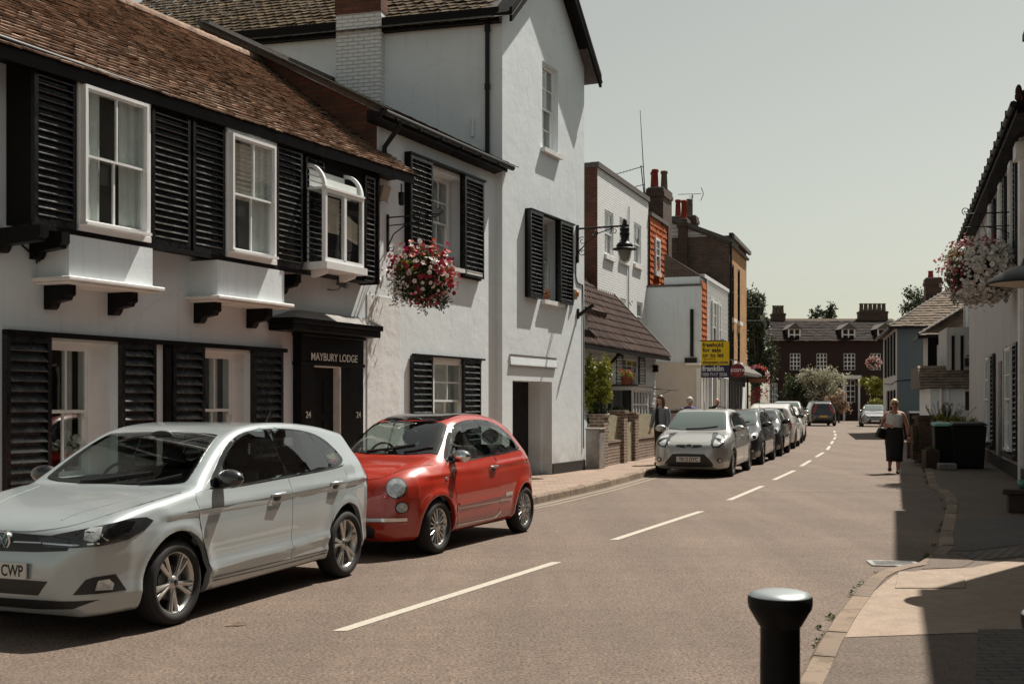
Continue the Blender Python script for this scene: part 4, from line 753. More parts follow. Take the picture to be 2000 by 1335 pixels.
# garden wall: brick piers, low walls and paling panels
FW = Fac(2.05, 27.25, R(19.5)); gw = FW.root('garden_wall', 'low brick garden wall with pale paling panels beside the gabled house', 'wall'); L1 = 9.7
m = MB()
def pier(u, w=.36, h=1.35): m.box(u, u+w, -.02, .34, 0, h); m.box(u-.03, u+w+.03, -.05, .37, h, h+.07)
pu = [0.35, 2.45, 2.45, 5.9]; 
for u, h in ((0.25, 1.28), (2.15, 1.35), (3.35, 1.30), (6.6, 1.42)): pier(u, h=h)
for a, b in ((.61, 2.15), (3.71, 6.6)): m.box(a, b, .05, .28, 0, .66); m.box(a, b, .03, .30, .66, .71)
m.build('brickwork', 'brick_garden', gw)
for a, b in ((.66, 2.1), (3.76, 6.55)):
    m = MB(); u = a
    while u < b-.05: m.box(u, u+.085, .12, .145, .72, 1.27+.05*math.sin((u-a)/(b-a)*math.pi)); u += .10
    m.box(a, b, .15, .18, .85, .91); m.box(a, b, .15, .18, 1.1, 1.16); m.build('paling_panel', 'wood_pale', gw)
m = MB(); m.box(2.55, 2.95, .06, .10, .12, 1.1); m.box(2.98, 3.32, .06, .10, .12, 1.12); m.build('gate_board', 'wood_pale', gw)
m = MB(); m.box(7.0, 9.4, .04, .28, 0, 1.38); m.box(6.98, 9.42, .02, .30, 1.38, 1.44); m.build('dark_wall', 'brick_stack', gw); m = MB(); m.tube([(7.2, -.03, .1), (7.2, -.03, 1.42)], .02, 6); m.build('handrail', 'grey_metal', gw)
m = MB(); m.box(-.55, -.05, -.12, .2, .115, 1.0); m.box(-.57, -.03, -.14, .22, 1.0, 1.04); cb = m.build('utility_cabinet', 'wood_grey', loc=(FW.o[0], FW.o[1], 0), rot=(0, 0, FW.th), bevel=.008); tag(cb, 'narrow grey weathered cabinet against the corner of the gabled house', 'cabinet')
# ---- white painted brick house behind the cottage
FB = Fac(4.70, 41.0, R(20)); U, Z = FB.U, FB.Z
wb = FB.root('white_brick_house', 'three storey white painted brick house with a brown brick flank', 'house')
v0, v1 = U(1167), U(1266); zt = 8.62; ws = [(U(1181), U(1198), Z(1190, 500), Z(1190, 413)), (U(1210), U(1226), Z(1218, 508), Z(1218, 427)), (U(1238), U(1252), Z(1245, 517), Z(1245, 437)), (U(1211), U(1222), Z(1216, 608), Z(1216, 582)), (U(1244), U(1255), Z(1249, 645), Z(1249, 590))]
m = MB(); wall_open(m, v0, v1, 0, zt, [(*w, .12) for w in ws]); m.build('wall', 'brick_white', wb)
for i, w in enumerate(ws): sash(wb, *w, .05, 1 if i > 2 else 2, (1, 1), fw=.06, curtain=None, bars=.02); room(wb, *w, .22, .6)
for w in ws[:4]:
    m = MB(); m.box(w[0]-.06, w[1]+.06, -.08, .05, w[2]-.14, w[2]-.002); m.build('sill', 'white_sill', wb)
m = MB(); m.box(v0-.02, v0, .002, 7, 0, zt); m.build('flank_wall', 'brick_red_dark', wb); m = MB(); m.box(v0-.06, v1+.03, -.06, .2, zt, zt+.16); m.box(v0-.07, v0+.2, .2, 7, zt, zt+.15); m.build('coping', 'slate_edge', wb)
m = MB(); x = U(1226); m.tube([(x, -.03, 1.5), (x, -.03, 5.3), (x+.02, -.04, zt-.6)], .016, 6); m.tube([(x, -.03, 4.9), (x+.1, -.1, 4.8), (x+.2, -.1, 4.95)], .02, 6); m.build('cable', 'grey_metal', wb)
m = MB(); m.box(v0, v1, .21, 6, 8.3, 8.4); m.build('flat_roof', 'slate_edge', wb)
# ---- tile hung house beyond, chimneys and aerials
def pots(parent, pts, z, mats, r=.13, h=.75):
    for (x, y), mt in zip(pts, mats):
        m = MB(); m.lathe([(r*1.05, 0), (r*1.0, .08), (r*.82, h*.85), (r*1.0, h*.86), (r*1.05, h*.92), (r*.95, h), (r*.7, h), (r*.65, h*.7)], 16, (x, y, z)); m.build('chimney_pot', mt, parent)
to = FB.root('tile_hung_house', 'narrow house hung with bright orange tiles between white brick and the brick chimneys', 'house'); to.location = (FB.W(v1+.02, 0).x, FB.W(v1+.02, 0).y, 0)
du = v1+.02; e1 = U(1300)-du; zo0, zo1 = 5.2, Z(1268, 428)
m = MB(); m.box(0, e1, .0, 6, 0, 8.15); m.build('wall', 'brick_brown', to); m = MB(); tiles(m, (0, -.03, zo0), (1, 0, 0), (0, 0, 1), int(e1/.2), int((8.15-zo0)/.21), .2, .21, t=.02, lift=.02, jit=.012); m.build('tile_hanging', 'tile_orange', to, uv=False)
w = (U(1275)-du, U(1284)-du, Z(1278, 533), Z(1278, 465)); sash(to, *w, -.09, 2, (2, 2), fw=.07, curtain=None); m = MB(); m.box(w[0], w[1], -.03, -.02, w[2], w[3]); m.build('window_backing', 'room_dark', to); m = MB(); m.box(w[0]-.06, w[1]+.06, -.15, 0, w[2]-.12, w[2]-.002); m.build('sill', 'white_sill', to)
m = MB(); m.box(.02, e1+.05, -.12, .1, 8.15, 8.28); m.box(.02, e1, .1, 6, 8.15, 8.2); m.build('coping', 'slate_edge', to)
def stack(name, label, x, y, w, d, z0, z1, rz, pp, pm, mat='brick_stack', h=.75):
    t = thing(name, label, 'chimney', (x, y, 0), rz); m = MB(); m.box(-w/2, w/2, -d/2, d/2, z0, z1-.3); m.box(-w/2-.05, w/2+.05, -d/2-.05, d/2+.05, z1-.3, z1-.15); m.box(-w/2-.02, w/2+.02, -d/2-.02, d/2+.02, z1-.15, z1); m.build('stack', mat, t); m = MB(); m.box(-w/2+.03, w/2-.03, -d/2+.03, d/2-.03, z1, z1+.05); m.build('flaunching', 'lead_grey', t); pots(t, pp, z1+.05, pm, h=h); return t
def at(px, Y): return (px-HX)*Y/F
def zat(py, Y): return EYE+(HY-py)*Y/F
Yc = 43.5; stack('chimney_stack', 'tall dark brick chimney with three clustered pots behind the orange tiled house', at(1285, Yc), Yc, .62, 1.0, 8.1, zat(372, Yc), FB.th-R(0)-R(90)+R(0), [(-.05, -.25), (-.2, .2), (.2, .15)], ['pot_red', 'pot_grey', 'pot_grey'], h=.68)
stack('chimney_stack', 'dark brick chimney flue just behind the three clustered pots', at(1302, 44.6), 44.9, .35, .6, 7, zat(375, 44.9), FB.th-R(90), [], [])
Yd = 47.5; stack('chimney_stack', 'slim brick chimney with one red pot in front of the white boarded gable', at(1336, Yd), Yd, .36, .6, 5, zat(430, Yd), FB.th-R(90), [(0, 0)], ['pot_red'], h=.75)
Yd = 52; stack('chimney_stack', 'low chimney carrying one red and one grey pot behind the white boarded gable', at(1333, Yd), Yd, 1.3, .6, 6, zat(425, Yd), FB.th-R(90), [(-.2, 0), (.3, 0)], ['pot_red', 'pot_grey'], h=.75)
# aerials
def yagi(m, c, ang, L, n, el, r=.012, tilt=0):
    d = Vector((math.cos(ang)*math.cos(tilt), math.sin(ang)*math.cos(tilt), math.sin(tilt))); s = d.cross(Vector((0, 0, 1))).normalized(); c = Vector(c); m.tube([c-d*L*.5, c+d*L*.5], r, 5)
    for i in range(n): q = c+d*(L*(i/(n-1)-.5)); e = el*(1-.4*i/(n-1)); m.tube([q-s*e/2, q+s*e/2], r*.7, 4)
Ya = 43.0; t = thing('roof_aerial', 'tall thin mast with two comb aerials rising behind the white brick house', 'aerial', (at(1262, Ya), Ya, zat(388, Ya))); m = MB(); zt_ = zat(215, Ya)-zat(388, Ya); m.tube([(0, 0, -.6), (-.22, 0, zt_)], [.025, .01], 6); m.build('mast', 'black_iron', t)
m = MB(); m.tube([(-.05, -.3, -.5), (-.22, -.3, 1.15)], .02, 5); yagi(m, (-.62, -.3, .98), 0, 1.0, 9, .42, tilt=.28); yagi(m, (-.55, -.3, .35), 0, .9, 8, .38, tilt=.25); m.tube([(-.35, -.3, -.1), (-.05, -.3, -.35)], .015); m.tube([(-.3, -.3, .1), (-.15, -.3, -.3)], .012); m.build('comb_aerial', 'black_iron', t)
Ya = 50.0; t = thing('roof_aerial', 'single pronged television aerial on a short pole above the white boarded gable', 'aerial', (at(1352, Ya), Ya, zat(425, Ya))); m = MB(); m.tube([(0, 0, -.4), (0, 0, .98)], .022, 6); m.build('mast', 'black_iron', t); m = MB(); yagi(m, (-.1, 0, 1.0), 0, .95, 8, .3, tilt=.03); m.tube([(.38, 0, 1.28), (.48, 0, 1.02), (.36, 0, .72)], .015, 5); scroll(m, (0, 0, .93), .12, 1, 3.1, .5, .012, plane='x'); m.build('comb_aerial', 'black_iron', t)
# ---- corner shop: white rendered flank, orange tile hung and white boarded front
FS = Fac(6.5, 40.4, R(18.6)); U, Z = FS.U, FS.Z; s1 = U(1423)
shp = FS.root('corner_shop', 'shop with plain white rendered flank and white boarded upper front', 'shop'); zt = 5.62
m = MB(); m.box(-.02, .02, .0, 2.6, 0, zt); m.box(-.03, .05, .0, .55, 3.05, zt+.0); m.build('flank_wall', 'render_side', shp); m = MB(); m.box(-.05, .04, .5, 2.7, 0, 3.02); m.box(-.05, .04, .02, .5, 0, 2.9); m.build('lower_flank', 'render_cream', shp)
m = MB(); m.box(-.06, .12, -.02, 2.7, zt, zt+.07); m.build('coping', 'slate_edge', shp)
m = MB(); m.tube([(-.08, .32, 3.2), (-.08, .32, zt-.8)], .06, 8); m.box(-.2, .0, .15, .55, 2.98, 3.15); m.build('drainpipe', 'black_iron', shp); m = MB(); m.tube([(-.10, .10, .1), (-.10, .10, 2.8)], .07, 8); m.box(-.22, -.0, .02, .5, 2.9, 2.97); m.build('white_downpipe', 'white_gloss', shp)
m = MB(); m.box(.021, s1, .06, 1.3, 2.9, 5.95); m.build('wall', 'render_side', shp); m = MB(); tiles(m, (.05, .02, 3.0), (1, 0, 0), (0, 0, 1), int(1.1/.2), 14, .2, .2, t=.02, lift=.02, jit=.01); m.build('tile_hanging', 'tile_orange', shp, uv=False)
m = MB(); z = 3.05
while z < 5.95: m.obox(((1.2+s1)/2, .03, z), ((s1-1.2)/2, 0, 0), (0, .012, 0), (0, -.016, .088)); z += .175
m.build('weatherboard', 'board_white', shp); m = MB(); m.box(.5, s1, -.03, .3, 5.95, 6.08); m.box(1.1, 1.22, -.03, .03, 2.95, 5.95); m.build('fascia', 'board_white', shp)
for a, b in ((1390, 1397), (1402, 1406)):
    w = (U(a), U(b), 3.4, 5.3); sash(shp, *w, -.03, 2, (2, 2), fw=.06, curtain=None); m = MB(); m.box(w[0], w[1], .0, .01, w[2], w[3]); m.build('window_backing', 'room_dark', shp)
m = MB(); m.prism([(0, 5.95), (1.3, 6.8), (1.3, 5.95)], 'x', .05, s1); m.build('gable_block', 'brick_brown', shp)
m = MB(); m.box(.02, s1, .0, .3, 2.55, 2.95); m.build('shop_fascia', 'render_side', shp)
m = MB(); m.box(.3, s1, .28, .4, .1, 2.55); m.build('shop_window', 'room_dark', shp); m = MB()
for u in (.15, .7, 1.35, 2.3, 2.4, 3.5, s1-.6, s1-.1): m.box(u, u+.10, .0, .28, 0, 2.55)
m.box(.2, s1, .05, .2, .1, .5); m.build('shop_frame', 'white_gloss', shp); g = MB(); g.box(.2, s1, .12, .125, .5, 2.5); g.build('pane', 'pane_glass', bpy.data.objects['shop_frame'])
# ---- tall brick shop house
FT = Fac(8.65, 46.8, R(18.0)); U, Z = FT.U, FT.Z; t1 = U(1458); bs = FT.root('tall_brick_shop', 'tall brick building with dark flank, yellow brick front and round red cafe sign', 'shop'); zt = 8.25
ws = [(U(1430), U(1434), 5.1, 7.3), (U(1445), U(1449), 5.1, 7.2), (U(1430), U(1434), 3.6, 4.7), (U(1445), U(1449), 3.6, 4.6)]
ws = [(.55, 1.35, 5.0, 7.2), (2.5, 3.3, 5.0, 7.2), (.55, 1.35, 3.3, 4.6), (2.5, 3.3, 3.3, 4.6)]
m = MB(); wall_open(m, 0, t1, 2.9, zt, [(*w, .12) for w in ws]); m.build('wall', 'brick_yellow', bs)
for w in ws: sash(bs, *w, .04, 2, (2, 2), fw=.06, curtain=None, mat='black_paint'); room(bs, *w, .2, .5)
for w in ws: m = MB(); m.box(w[0]-.08, w[1]+.08, -.12, .05, w[2]-.15, w[2]-.002); m.build('sill', 'white_sill', bs)
m = MB(); m.box(-.02, 0, .002, 6.5, 0, zt); m.build('flank_wall', 'brick_brown', bs)
m = MB(); rz_ = zat(405, 48); m.add([(-.0, .3, zt-.2), (-.0, 4.6, zt+1.6), (-.0, 6.6, zt+1.6), (-.0, 6.6, zt-.2)], [(0, 1, 2, 3)]); m.build('boarded_gable', 'board_white', bs); m = MB(); z = zt-.1
while z < zt+1.5: a = max(.35, (z-zt+.2)*2.39+.4); m.box(-.025, 0, a, 6.6, z, z+.012+.0); z += .16
m.build('board_joint', 'slate_edge', bs)
m = MB(); m.obox((.9, 2.4, zt+.80), (1.1, 0, 0), (0, 2.5, 1.03), (0, -.02, .07)); m.obox((t1/2, 2.4, zt+.70), (t1/2+.1, 0, 0), (0, 2.5, 1.03), (0, -.02, .05)); m.box(-.1, t1+.1, -.2, -.08, zt-.12, zt+.04); m.build('roof', 'slate_edge', bs)
m = MB(); m.box(-.06, t1+.05, -.14, .02, zt-.02, zt+.1); m.tube([(-.08, -.06, 2.9), (-.08, -.06, zt)], .05, 8); m.build('gutter', 'black_iron', bs)
m = MB(); m.box(0, t1, .05, .35, 2.3, 2.9); m.box(-.05, .05, -.02, .3, 0, 2.9); m.box(0, t1, .3, .4, 0, 2.5); m.build('shop_front', 'room_dark', bs); m = MB(); m.prism([(.05, 3.25), (-.55, 2.85), (-.55, 2.72), (.05, 2.72)], 'x', .0, t1+1.2); m.build('canopy', 'slate_edge', bs); m = MB()
for u in (.2, 1.1, 2.0, 2.9, 3.8): m.box(u, u+.07, -.02, .06, .1, 2.5)
m.build('shop_frame', 'grey_metal', bs)
# round cafe sign, projecting
cu, cz = 1.1, 0; t = thing('round_sign', 'round dark red projecting sign with white cafe lettering', 'sign', tuple(FT.W(-.7, -.40, 0)), 0); cz = zat(723, FT.W(-.7, -.4).y)
m = MB(); m.lathe([(0, -.05), (.27, -.05), (.27, .05), (0, .05)], 36, (0, 0, cz), axis='y'); m.build('sign_disc', 'sign_red', t); textmesh('lettering', 'COSTA', .155, 'lettering_white', t, (0, -.056, cz), (R(90), 0, 0), bold=.004, space=1.08); m = MB(); m.tube([(0, 0, cz+.27), (0, 0, cz+.4), (-.5, .1, cz+.42)], .015); m.build('sign_arm', 'black_iron', t)
# estate agent board on a post
Yb = 38.6; t = thing('sale_board', 'yellow and purple freehold for sale board on a white post by the shop', 'sign', (at(1409, Yb), Yb, .115), R(-3)); m = MB(); m.box(.0, .09, .02, .11, 0, zat(668, Yb)); m.build('post', 'white_gloss', t)
bx0, bx1 = at(1370, Yb)-at(1409, Yb), at(1424, Yb)-at(1409, Yb); z0, zm, z1 = zat(737, Yb)-.115, zat(712.5, Yb)-.115, zat(666, Yb)-.115
m = MB(); m.box(bx0, bx1, -.02, .02, zm, z1); o = m.build('board', 'sign_yellow', t); m = MB(); m.box(bx0, bx1, -.021, .021, z0, zm-.001); m.build('lower_board', 'sign_purple', t); m = MB(); m.box(bx0-.05, bx1-.1, -.03, .03, z1, z1+.03); m.build('board_rail', 'black_iron', t)
xl = bx0+.04
for i, (s, sz) in enumerate((('freehold', .20), ('for sale', .20), ('or to let', .20))): textmesh('lettering', s, sz, 'lettering_black', t, (xl, -.023, z1-.125-i*.168), (R(90), 0, 0), align='LEFT', bold=.005)
textmesh('lettering', 'Class of A1-3', .075, 'sign_red', t, (xl, -.023, z1-.58), (R(90), 0, 0), align='LEFT', bold=.001); textmesh('lettering', 'shopsetc.com', .16, 'lettering_black', t, (xl, -.023, z1-.69), (R(90), 0, 0), align='LEFT', bold=.003, sx=.93)
textmesh('lettering', 'franklin', .235, 'lettering_white', t, (xl-.01, -.024, zm-.12), (R(90), 0, 0), align='LEFT', bold=.006); textmesh('lettering', '020 7117 2526', .142, 'lettering_white', t, (xl, -.024, zm-.31), (R(90), 0, 0), align='LEFT', bold=.002, sx=.93)
# flower shop display further on
def blob(m, c, rx, ry, rz, n, s, mi=0, shell=.6):
    c = np.array(c)
    for _ in range(n):
        d = rng.normal(size=3); d /= np.linalg.norm(d); r = (shell+(1-shell)*rng.random())*(1+.12*rng.normal()); p = c+d*np.array([rx, ry, rz])*r
        a = rng.normal(size=3); a /= np.linalg.norm(a); b = np.cross(a, d+.4*rng.normal(size=3)); b /= max(1e-6, np.linalg.norm(b)); q = s*(.6+.8*rng.random()); a = np.cross(b, rng.normal(size=3)); a /= max(1e-6, np.linalg.norm(a))
        m.add([p-a*q*.5, p+b*q*.28, p+a*q*.6, p-b*q*.28], [(0, 1, 2, 3)], mi)
Yf = 52.; t = thing('flower_stall', 'shop front stall with a hood edged by pink and white flowers', 'stall', (at(1477, Yf), Yf, .1)); m = MB(); zh = zat(735, Yf)-.1
m.box(-.42, .45, -.1, .9, zh-.25, zh+.0); m.box(-.42, -.36, -.1, 0, 0, zh); m.box(-.40, .40, .3, .8, .0, .9); m.build('stall_frame', 'wood_dark', t); m = MB(); m.box(-.38, .40, -.13, -.10, zh-.23, zh-.08); m.build('stall_board', 'terracotta', t)
m = MB(); 
for i in range(14): a = math.pi*i/13; blob(m, (.05-math.cos(a)*.42, -.1, zh+.1+math.sin(a)*.35), .09, .09, .09, 14, .09, mi=random.choice([0, 1, 1, 2]))
for i in range(8): blob(m, (.45+.05*math.sin(i), -.1, zh+.05-i*.15), .09, .09, .09, 14, .09, mi=random.choice([0, 1]))
blob(m, (.1, -.05, zh-.75), .22, .2, .3, 70, .1, mi=1); blob(m, (-.2, -.05, zh-.9), .15, .2, .3, 40, .1, mi=2); m.build('flower_garland', ['petal_white', 'petal_pink', 'petal_coral'], t); m = MB(); blob(m, (-.05, -.2, .55), .4, .3, .3, 240, .13); m.build('foliage', 'leaf_yellow', t)
# lantern pair further up the street
for k, (px, py, Y) in enumerate(((1482, 627, 60.0), (1471, 600, 66.0))):
    wx = at(1458-4*k, Y); t = thing('bracket_lamp', ('iron lantern on a long arm hanging against the dark ivy, the lower of two' if k == 0 else 'small iron lantern hanging against the dark ivy, the upper and farther of two'), 'street lamp', (wx, Y, 0), 0, 'lanterns on scrolled wall brackets'); zz = zat(py, Y); L = at(px+18, Y)-wx
    m = MB(); m.tube([(0, 0, zz+.02), (L+.15, 0, zz+.02)], .02, 6); m.tube([(0, 0, zz-.5), (.35, 0, zz)], .015, 6); m.build('wall_bracket', 'black_iron', t); lantern(t, L, 0, zz-.1, .95)
m = MB(); m.box(t1+.02, t1+1.6, .25, 5, 0, zat(592, 52)); o = m.build('white_end_house', 'render_side', loc=(FT.o[0], FT.o[1], 0), rot=(0, 0, FT.th)); tag(o, 'sliver of white rendered house just past the yellow brick front', 'house')
# ---- the far brick house across the end of the street
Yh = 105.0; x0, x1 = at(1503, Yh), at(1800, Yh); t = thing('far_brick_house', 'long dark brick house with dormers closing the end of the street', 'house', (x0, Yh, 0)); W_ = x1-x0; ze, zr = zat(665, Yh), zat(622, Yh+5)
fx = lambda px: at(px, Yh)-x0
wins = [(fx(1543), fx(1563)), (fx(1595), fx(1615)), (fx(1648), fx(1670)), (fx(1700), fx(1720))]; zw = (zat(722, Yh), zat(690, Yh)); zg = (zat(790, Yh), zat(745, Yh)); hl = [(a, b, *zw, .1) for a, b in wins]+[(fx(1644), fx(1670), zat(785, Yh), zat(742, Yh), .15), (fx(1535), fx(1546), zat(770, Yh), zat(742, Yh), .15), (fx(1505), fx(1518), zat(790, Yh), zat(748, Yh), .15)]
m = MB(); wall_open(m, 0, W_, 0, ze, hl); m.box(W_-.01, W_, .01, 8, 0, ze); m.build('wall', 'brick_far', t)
for (a, b, c, d, _) in hl: 
    n4 = d-c < 1.7
    m = MB()
    for i in range(4): u = a+(b-a)*i/3; m.box(u-.035, u+.035, .0, .05, c, d)
    for i in range(5): z = c+(d-c)*i/4; m.box(a, b, .005, .045, z-.035, z+.035)
    o = m.build('window', 'white_gloss', t); g = MB(); g.box(a, b, .05, .055, c, d); g.build('pane', 'room_dark', o)
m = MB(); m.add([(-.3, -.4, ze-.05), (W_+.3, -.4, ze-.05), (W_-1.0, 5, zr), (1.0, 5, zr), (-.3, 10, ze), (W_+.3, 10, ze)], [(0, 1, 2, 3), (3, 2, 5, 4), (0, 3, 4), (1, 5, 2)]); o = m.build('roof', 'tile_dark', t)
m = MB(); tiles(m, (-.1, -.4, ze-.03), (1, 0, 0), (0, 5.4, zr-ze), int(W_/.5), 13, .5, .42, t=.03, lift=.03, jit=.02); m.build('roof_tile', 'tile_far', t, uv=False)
for a, b in ((1541, 1565), (1646, 1672), (1716, 1742)):
    ua, ub = fx(a), fx(b); za, zb = zat(664, Yh), zat(642, Yh); m = MB(); m.box(ua, ub, .35, 3, za, zb); m.build('dormer_wall', 'brick_far', t); m = MB(); 
    for i in range(3): u = ua+.05+(ub-ua-.1)*i/2; m.box(u-.06, u+.06, .26, .34, za, zb)
    for i in range(3): z = za+(zb-za)*i/2; m.box(ua, ub, .27, .33, z-.05, z+.05)
    m.build('dormer_window', 'white_gloss', t); m = MB(); uc = (ua+ub)/2; m.add([(ua-.15, .1, zb), (ub+.15, .1, zb), (uc, .1, zb+.55), (ua-.15, 4, zb), (ub+.15, 4, zb), (uc, 4, zb+.55)], [(0, 1, 2), (0, 2, 5, 3), (1, 4, 5, 2)]); m.build('dormer_roof', 'slate_edge', t)
m = MB(); m.box(fx(1640), fx(1676), -1.0, .0, zat(740, Yh), zat(733, Yh)); m.build('porch_hood', 'white_sill', t); m = MB(); m.box(fx(1642), fx(1645), -.9, -.7, 0, zat(740, Yh)); m.box(fx(1671), fx(1674), -.9, -.7, 0, zat(740, Yh)); m.build('porch_post', 'white_gloss', t)
for (a, b, ch, hh, lab) in ((1677, 1731, 6, zat(608, Yh+5), 'wide'), (1507, 1532, 3, zat(612, Yh+5), 'short')):
    xa, xb = at(a, Yh+5), at(b, Yh+5); m = MB(); s_ = thing('chimney_stack', ('wide dark chimney with a row of six pots on the far brick house' if ch == 6 else 'short dark chimney with three pots at the left end of the far roof'), 'chimney', ((xa+xb)/2, Yh+5, 0)); w = (xb-xa)/2; m.box(-w, w, -.5, .5, zr-1.2, hh); m.box(-w-.05, w+.05, -.55, .55, hh-.2, hh-.05); m.build('stack', 'brick_stack', s_); pots(s_, [(-w+.25+(2*w-.5)*i/(ch-1), 0) for i in range(ch)], hh, ['pot_grey']*ch, r=.2, h=.75)
# ---- trees and bushes
def leafy(name, label, cat, c, crown, trunk_r, n, s, mat, group=None, clumps=14, base=0.0, bare=.0):
    # crown given as (rx, ry, rz) round centre c; leaves gathered in clumps of differing size, limbs reaching into them
    t = thing(name, label, cat, (c[0], c[1], base), 0, group); rx, ry, rz = crown; h = c[2]-base; m = MB(); tr = MB(); tr.tube([(0, 0, 0), (.05*rx, 0, h*.5), (0, 0, h)], [trunk_r, trunk_r*.7, trunk_r*.35], 8)
    for k in range(clumps):
        d = rng.normal(size=3); d /= np.linalg.norm(d); q = np.array([d[0]*rx, d[1]*ry, d[2]*rz])*(.35+.5*rng.random()); cc = np.array([0, 0, h])+q; sc_ = .28+.22*rng.random(); blob(m, cc, rx*sc_, ry*sc_, rz*sc_, n//clumps, s, shell=.25)
        tr.tube([(0, 0, h*.45), tuple(np.array([0, 0, h*.5])*.5+cc*.5), tuple(cc)], [trunk_r*.4, trunk_r*.25, trunk_r*.08], 5)
    tr.build('trunk', 'bark', t); m.build('crown', mat, t, uv=False); return t
leafy('ivy_tree', 'tall dark ivy covered tree beside the yellow brick front', 'tree', (at(1478, 78), 78, 5.4), (1.15, 1.6, 4.1), .25, 9000, .20, 'leaf_dark', clumps=26)
leafy('ivy_tree', 'dark bushy tree just above the lantern at the left end of the far roof', 'tree', (at(1470, 90), 90, 9.0), (1.2, 1.6, 1.4), .2, 3000, .22, 'leaf_dark', clumps=12)
leafy('far_tree', 'loose open crowned tree standing behind the middle of the far roof', 'tree', (at(1612, 125), 125, 10.2), (1.7, 1.8, 2.3), .2, 1700, .28, 'leaf_dark', clumps=16)
leafy('far_tree', 'low rounded tree behind the far roof next to its short chimney', 'tree', (at(1568, 128), 128, 9.6), (2.6, 2, 1.4), .2, 2600, .28, 'leaf_dark', clumps=16)
leafy('far_tree', 'feathery tree behind the hipped tile roof and tall dark chimney', 'tree', (at(1790, 95), 95, 9.6), (1.6, 1.6, 1.3), .15, 1200, .24, 'leaf_dark', clumps=14)
leafy('white_shrub', 'large pale flowering shrub in front of the far brick house', 'shrub', (at(1600, 98), 98, 3.4), (2.3, 1.2, 1.7), .15, 3600, .18, 'leaf_blossom', clumps=20)
leafy('dark_shrub', 'broad dark green shrub under the pale flowering shrub', 'shrub', (at(1575, 99), 99, 1.9), (2.9, 1.2, 1.9), .15, 5000, .18, 'leaf_dark', clumps=22)
leafy('green_shrub', 'mid green shrub at the left of the pale flowering shrub', 'shrub', (at(1546, 99), 98.6, 3.0), (.9, .8, .9), .1, 1200, .16, 'leaf_mid', clumps=10)
leafy('dry_shrub', 'buff feathery shrub in the garden behind the dark car', 'shrub', (at(1638, 94), 94, 1.6), (1.2, .8, 1.0), .08, 1700, .16, 'leaf_dry', clumps=14)
leafy('green_shrub', 'bright green shrub below the hanging flowers near the blue house', 'shrub', (at(1704, 92), 92, 2.9), (1.4, .8, .9), .1, 1900, .17, 'leaf_bright', clumps=12)
leafy('green_shrub', 'yellow green upright shrub behind the parked dark hatchback by the blue house', 'shrub', (at(1714, 90), 90, 1.4), (.8, .7, .9), .1, 1300, .15, 'leaf_bright', clumps=8)
leafy('garden_shrub', 'sunlit laurel bush rising beside the white gabled house corner', 'shrub', (at(1166, 28.3), 28.2, 1.90), (.40, .32, .85), .06, 3400, .10, 'leaf_bright', clumps=18); leafy('garden_shrub', 'dark shrub behind the brick garden wall below the laurel', 'shrub', (at(1168, 28.3), 28.0, 1.2), (.34, .3, .45), .05, 1700, .09, 'leaf_dark', clumps=10); leafy('garden_shrub', 'small dark bush in front of the cottage bay window', 'shrub', (at(1207, 30.6), 30.6, 1.35), (.25, .3, .25), .03, 700, .07, 'leaf_dark', clumps=8)
def potplant(name, label, x, y, z, r, mats, n=160, pot=True, s=.06):
    t = thing(name, label, 'potted plant', (x, y, z)); 
    if pot: m = MB(); m.lathe([(0, 0), (r*.6, 0), (r*.8, r*1.0), (r*.85, r*1.0), (r*.85, r*1.15), (r*.7, r*1.15)], 14); m.build('pot', 'terracotta', t)
    m = MB(); blob(m, (0, 0, r*1.5), r*1.1, r*1.1, r*.8, n, s, shell=.2, mi=0); blob(m, (0, 0, r*1.7), r*1.15, r*1.1, r*.8, n//3, s*.8, shell=.7, mi=1); m.build('foliage', mats, t)
q = FC.W(U(1224), -.45) if False else FC.W(FC.U(1222, .5), -.5); potplant('window_box', 'terracotta pot of yellow and green flowers on the cottage bay roof', q.x, q.y, 2.1, .17, ['leaf_bright', 'petal_coral'], 260); q = FC.W(FC.U(1229, .5), -.5); potplant('window_box', 'second flower pot beside the terracotta one on the cottage bay roof', q.x, q.y, 2.1, .13, ['leaf_yellow', 'leaf_bright'], 200)
q = FA.W(FA.U(1068, .16), -.16); potplant('sill_plant', 'small pot plant on the middle window sill of the gabled house', q.x, q.y, FA.Z(1068, 585, .12), .085, ['leaf_mid', 'petal_coral'], 130, s=.045)
q = Vector((at(1345, 41.5), 41.9, 5.7)); m = MB()
for i in range(26): a = rng.random()*6.28; r = .1+.25*rng.random(); m.add([(q.x, q.y, q.z-.05), (q.x+math.cos(a)*r*.5+.02, q.y+math.sin(a)*r*.5, q.z+.18), (q.x+math.cos(a)*r, q.y+math.sin(a)*r, q.z+.1+.2*rng.random())], [(0, 1, 2)])
o = m.build('roof_weed', 'leaf_yellow'); tag(o, 'tuft of yellow weed growing on top of the white rendered flank', 'weed')
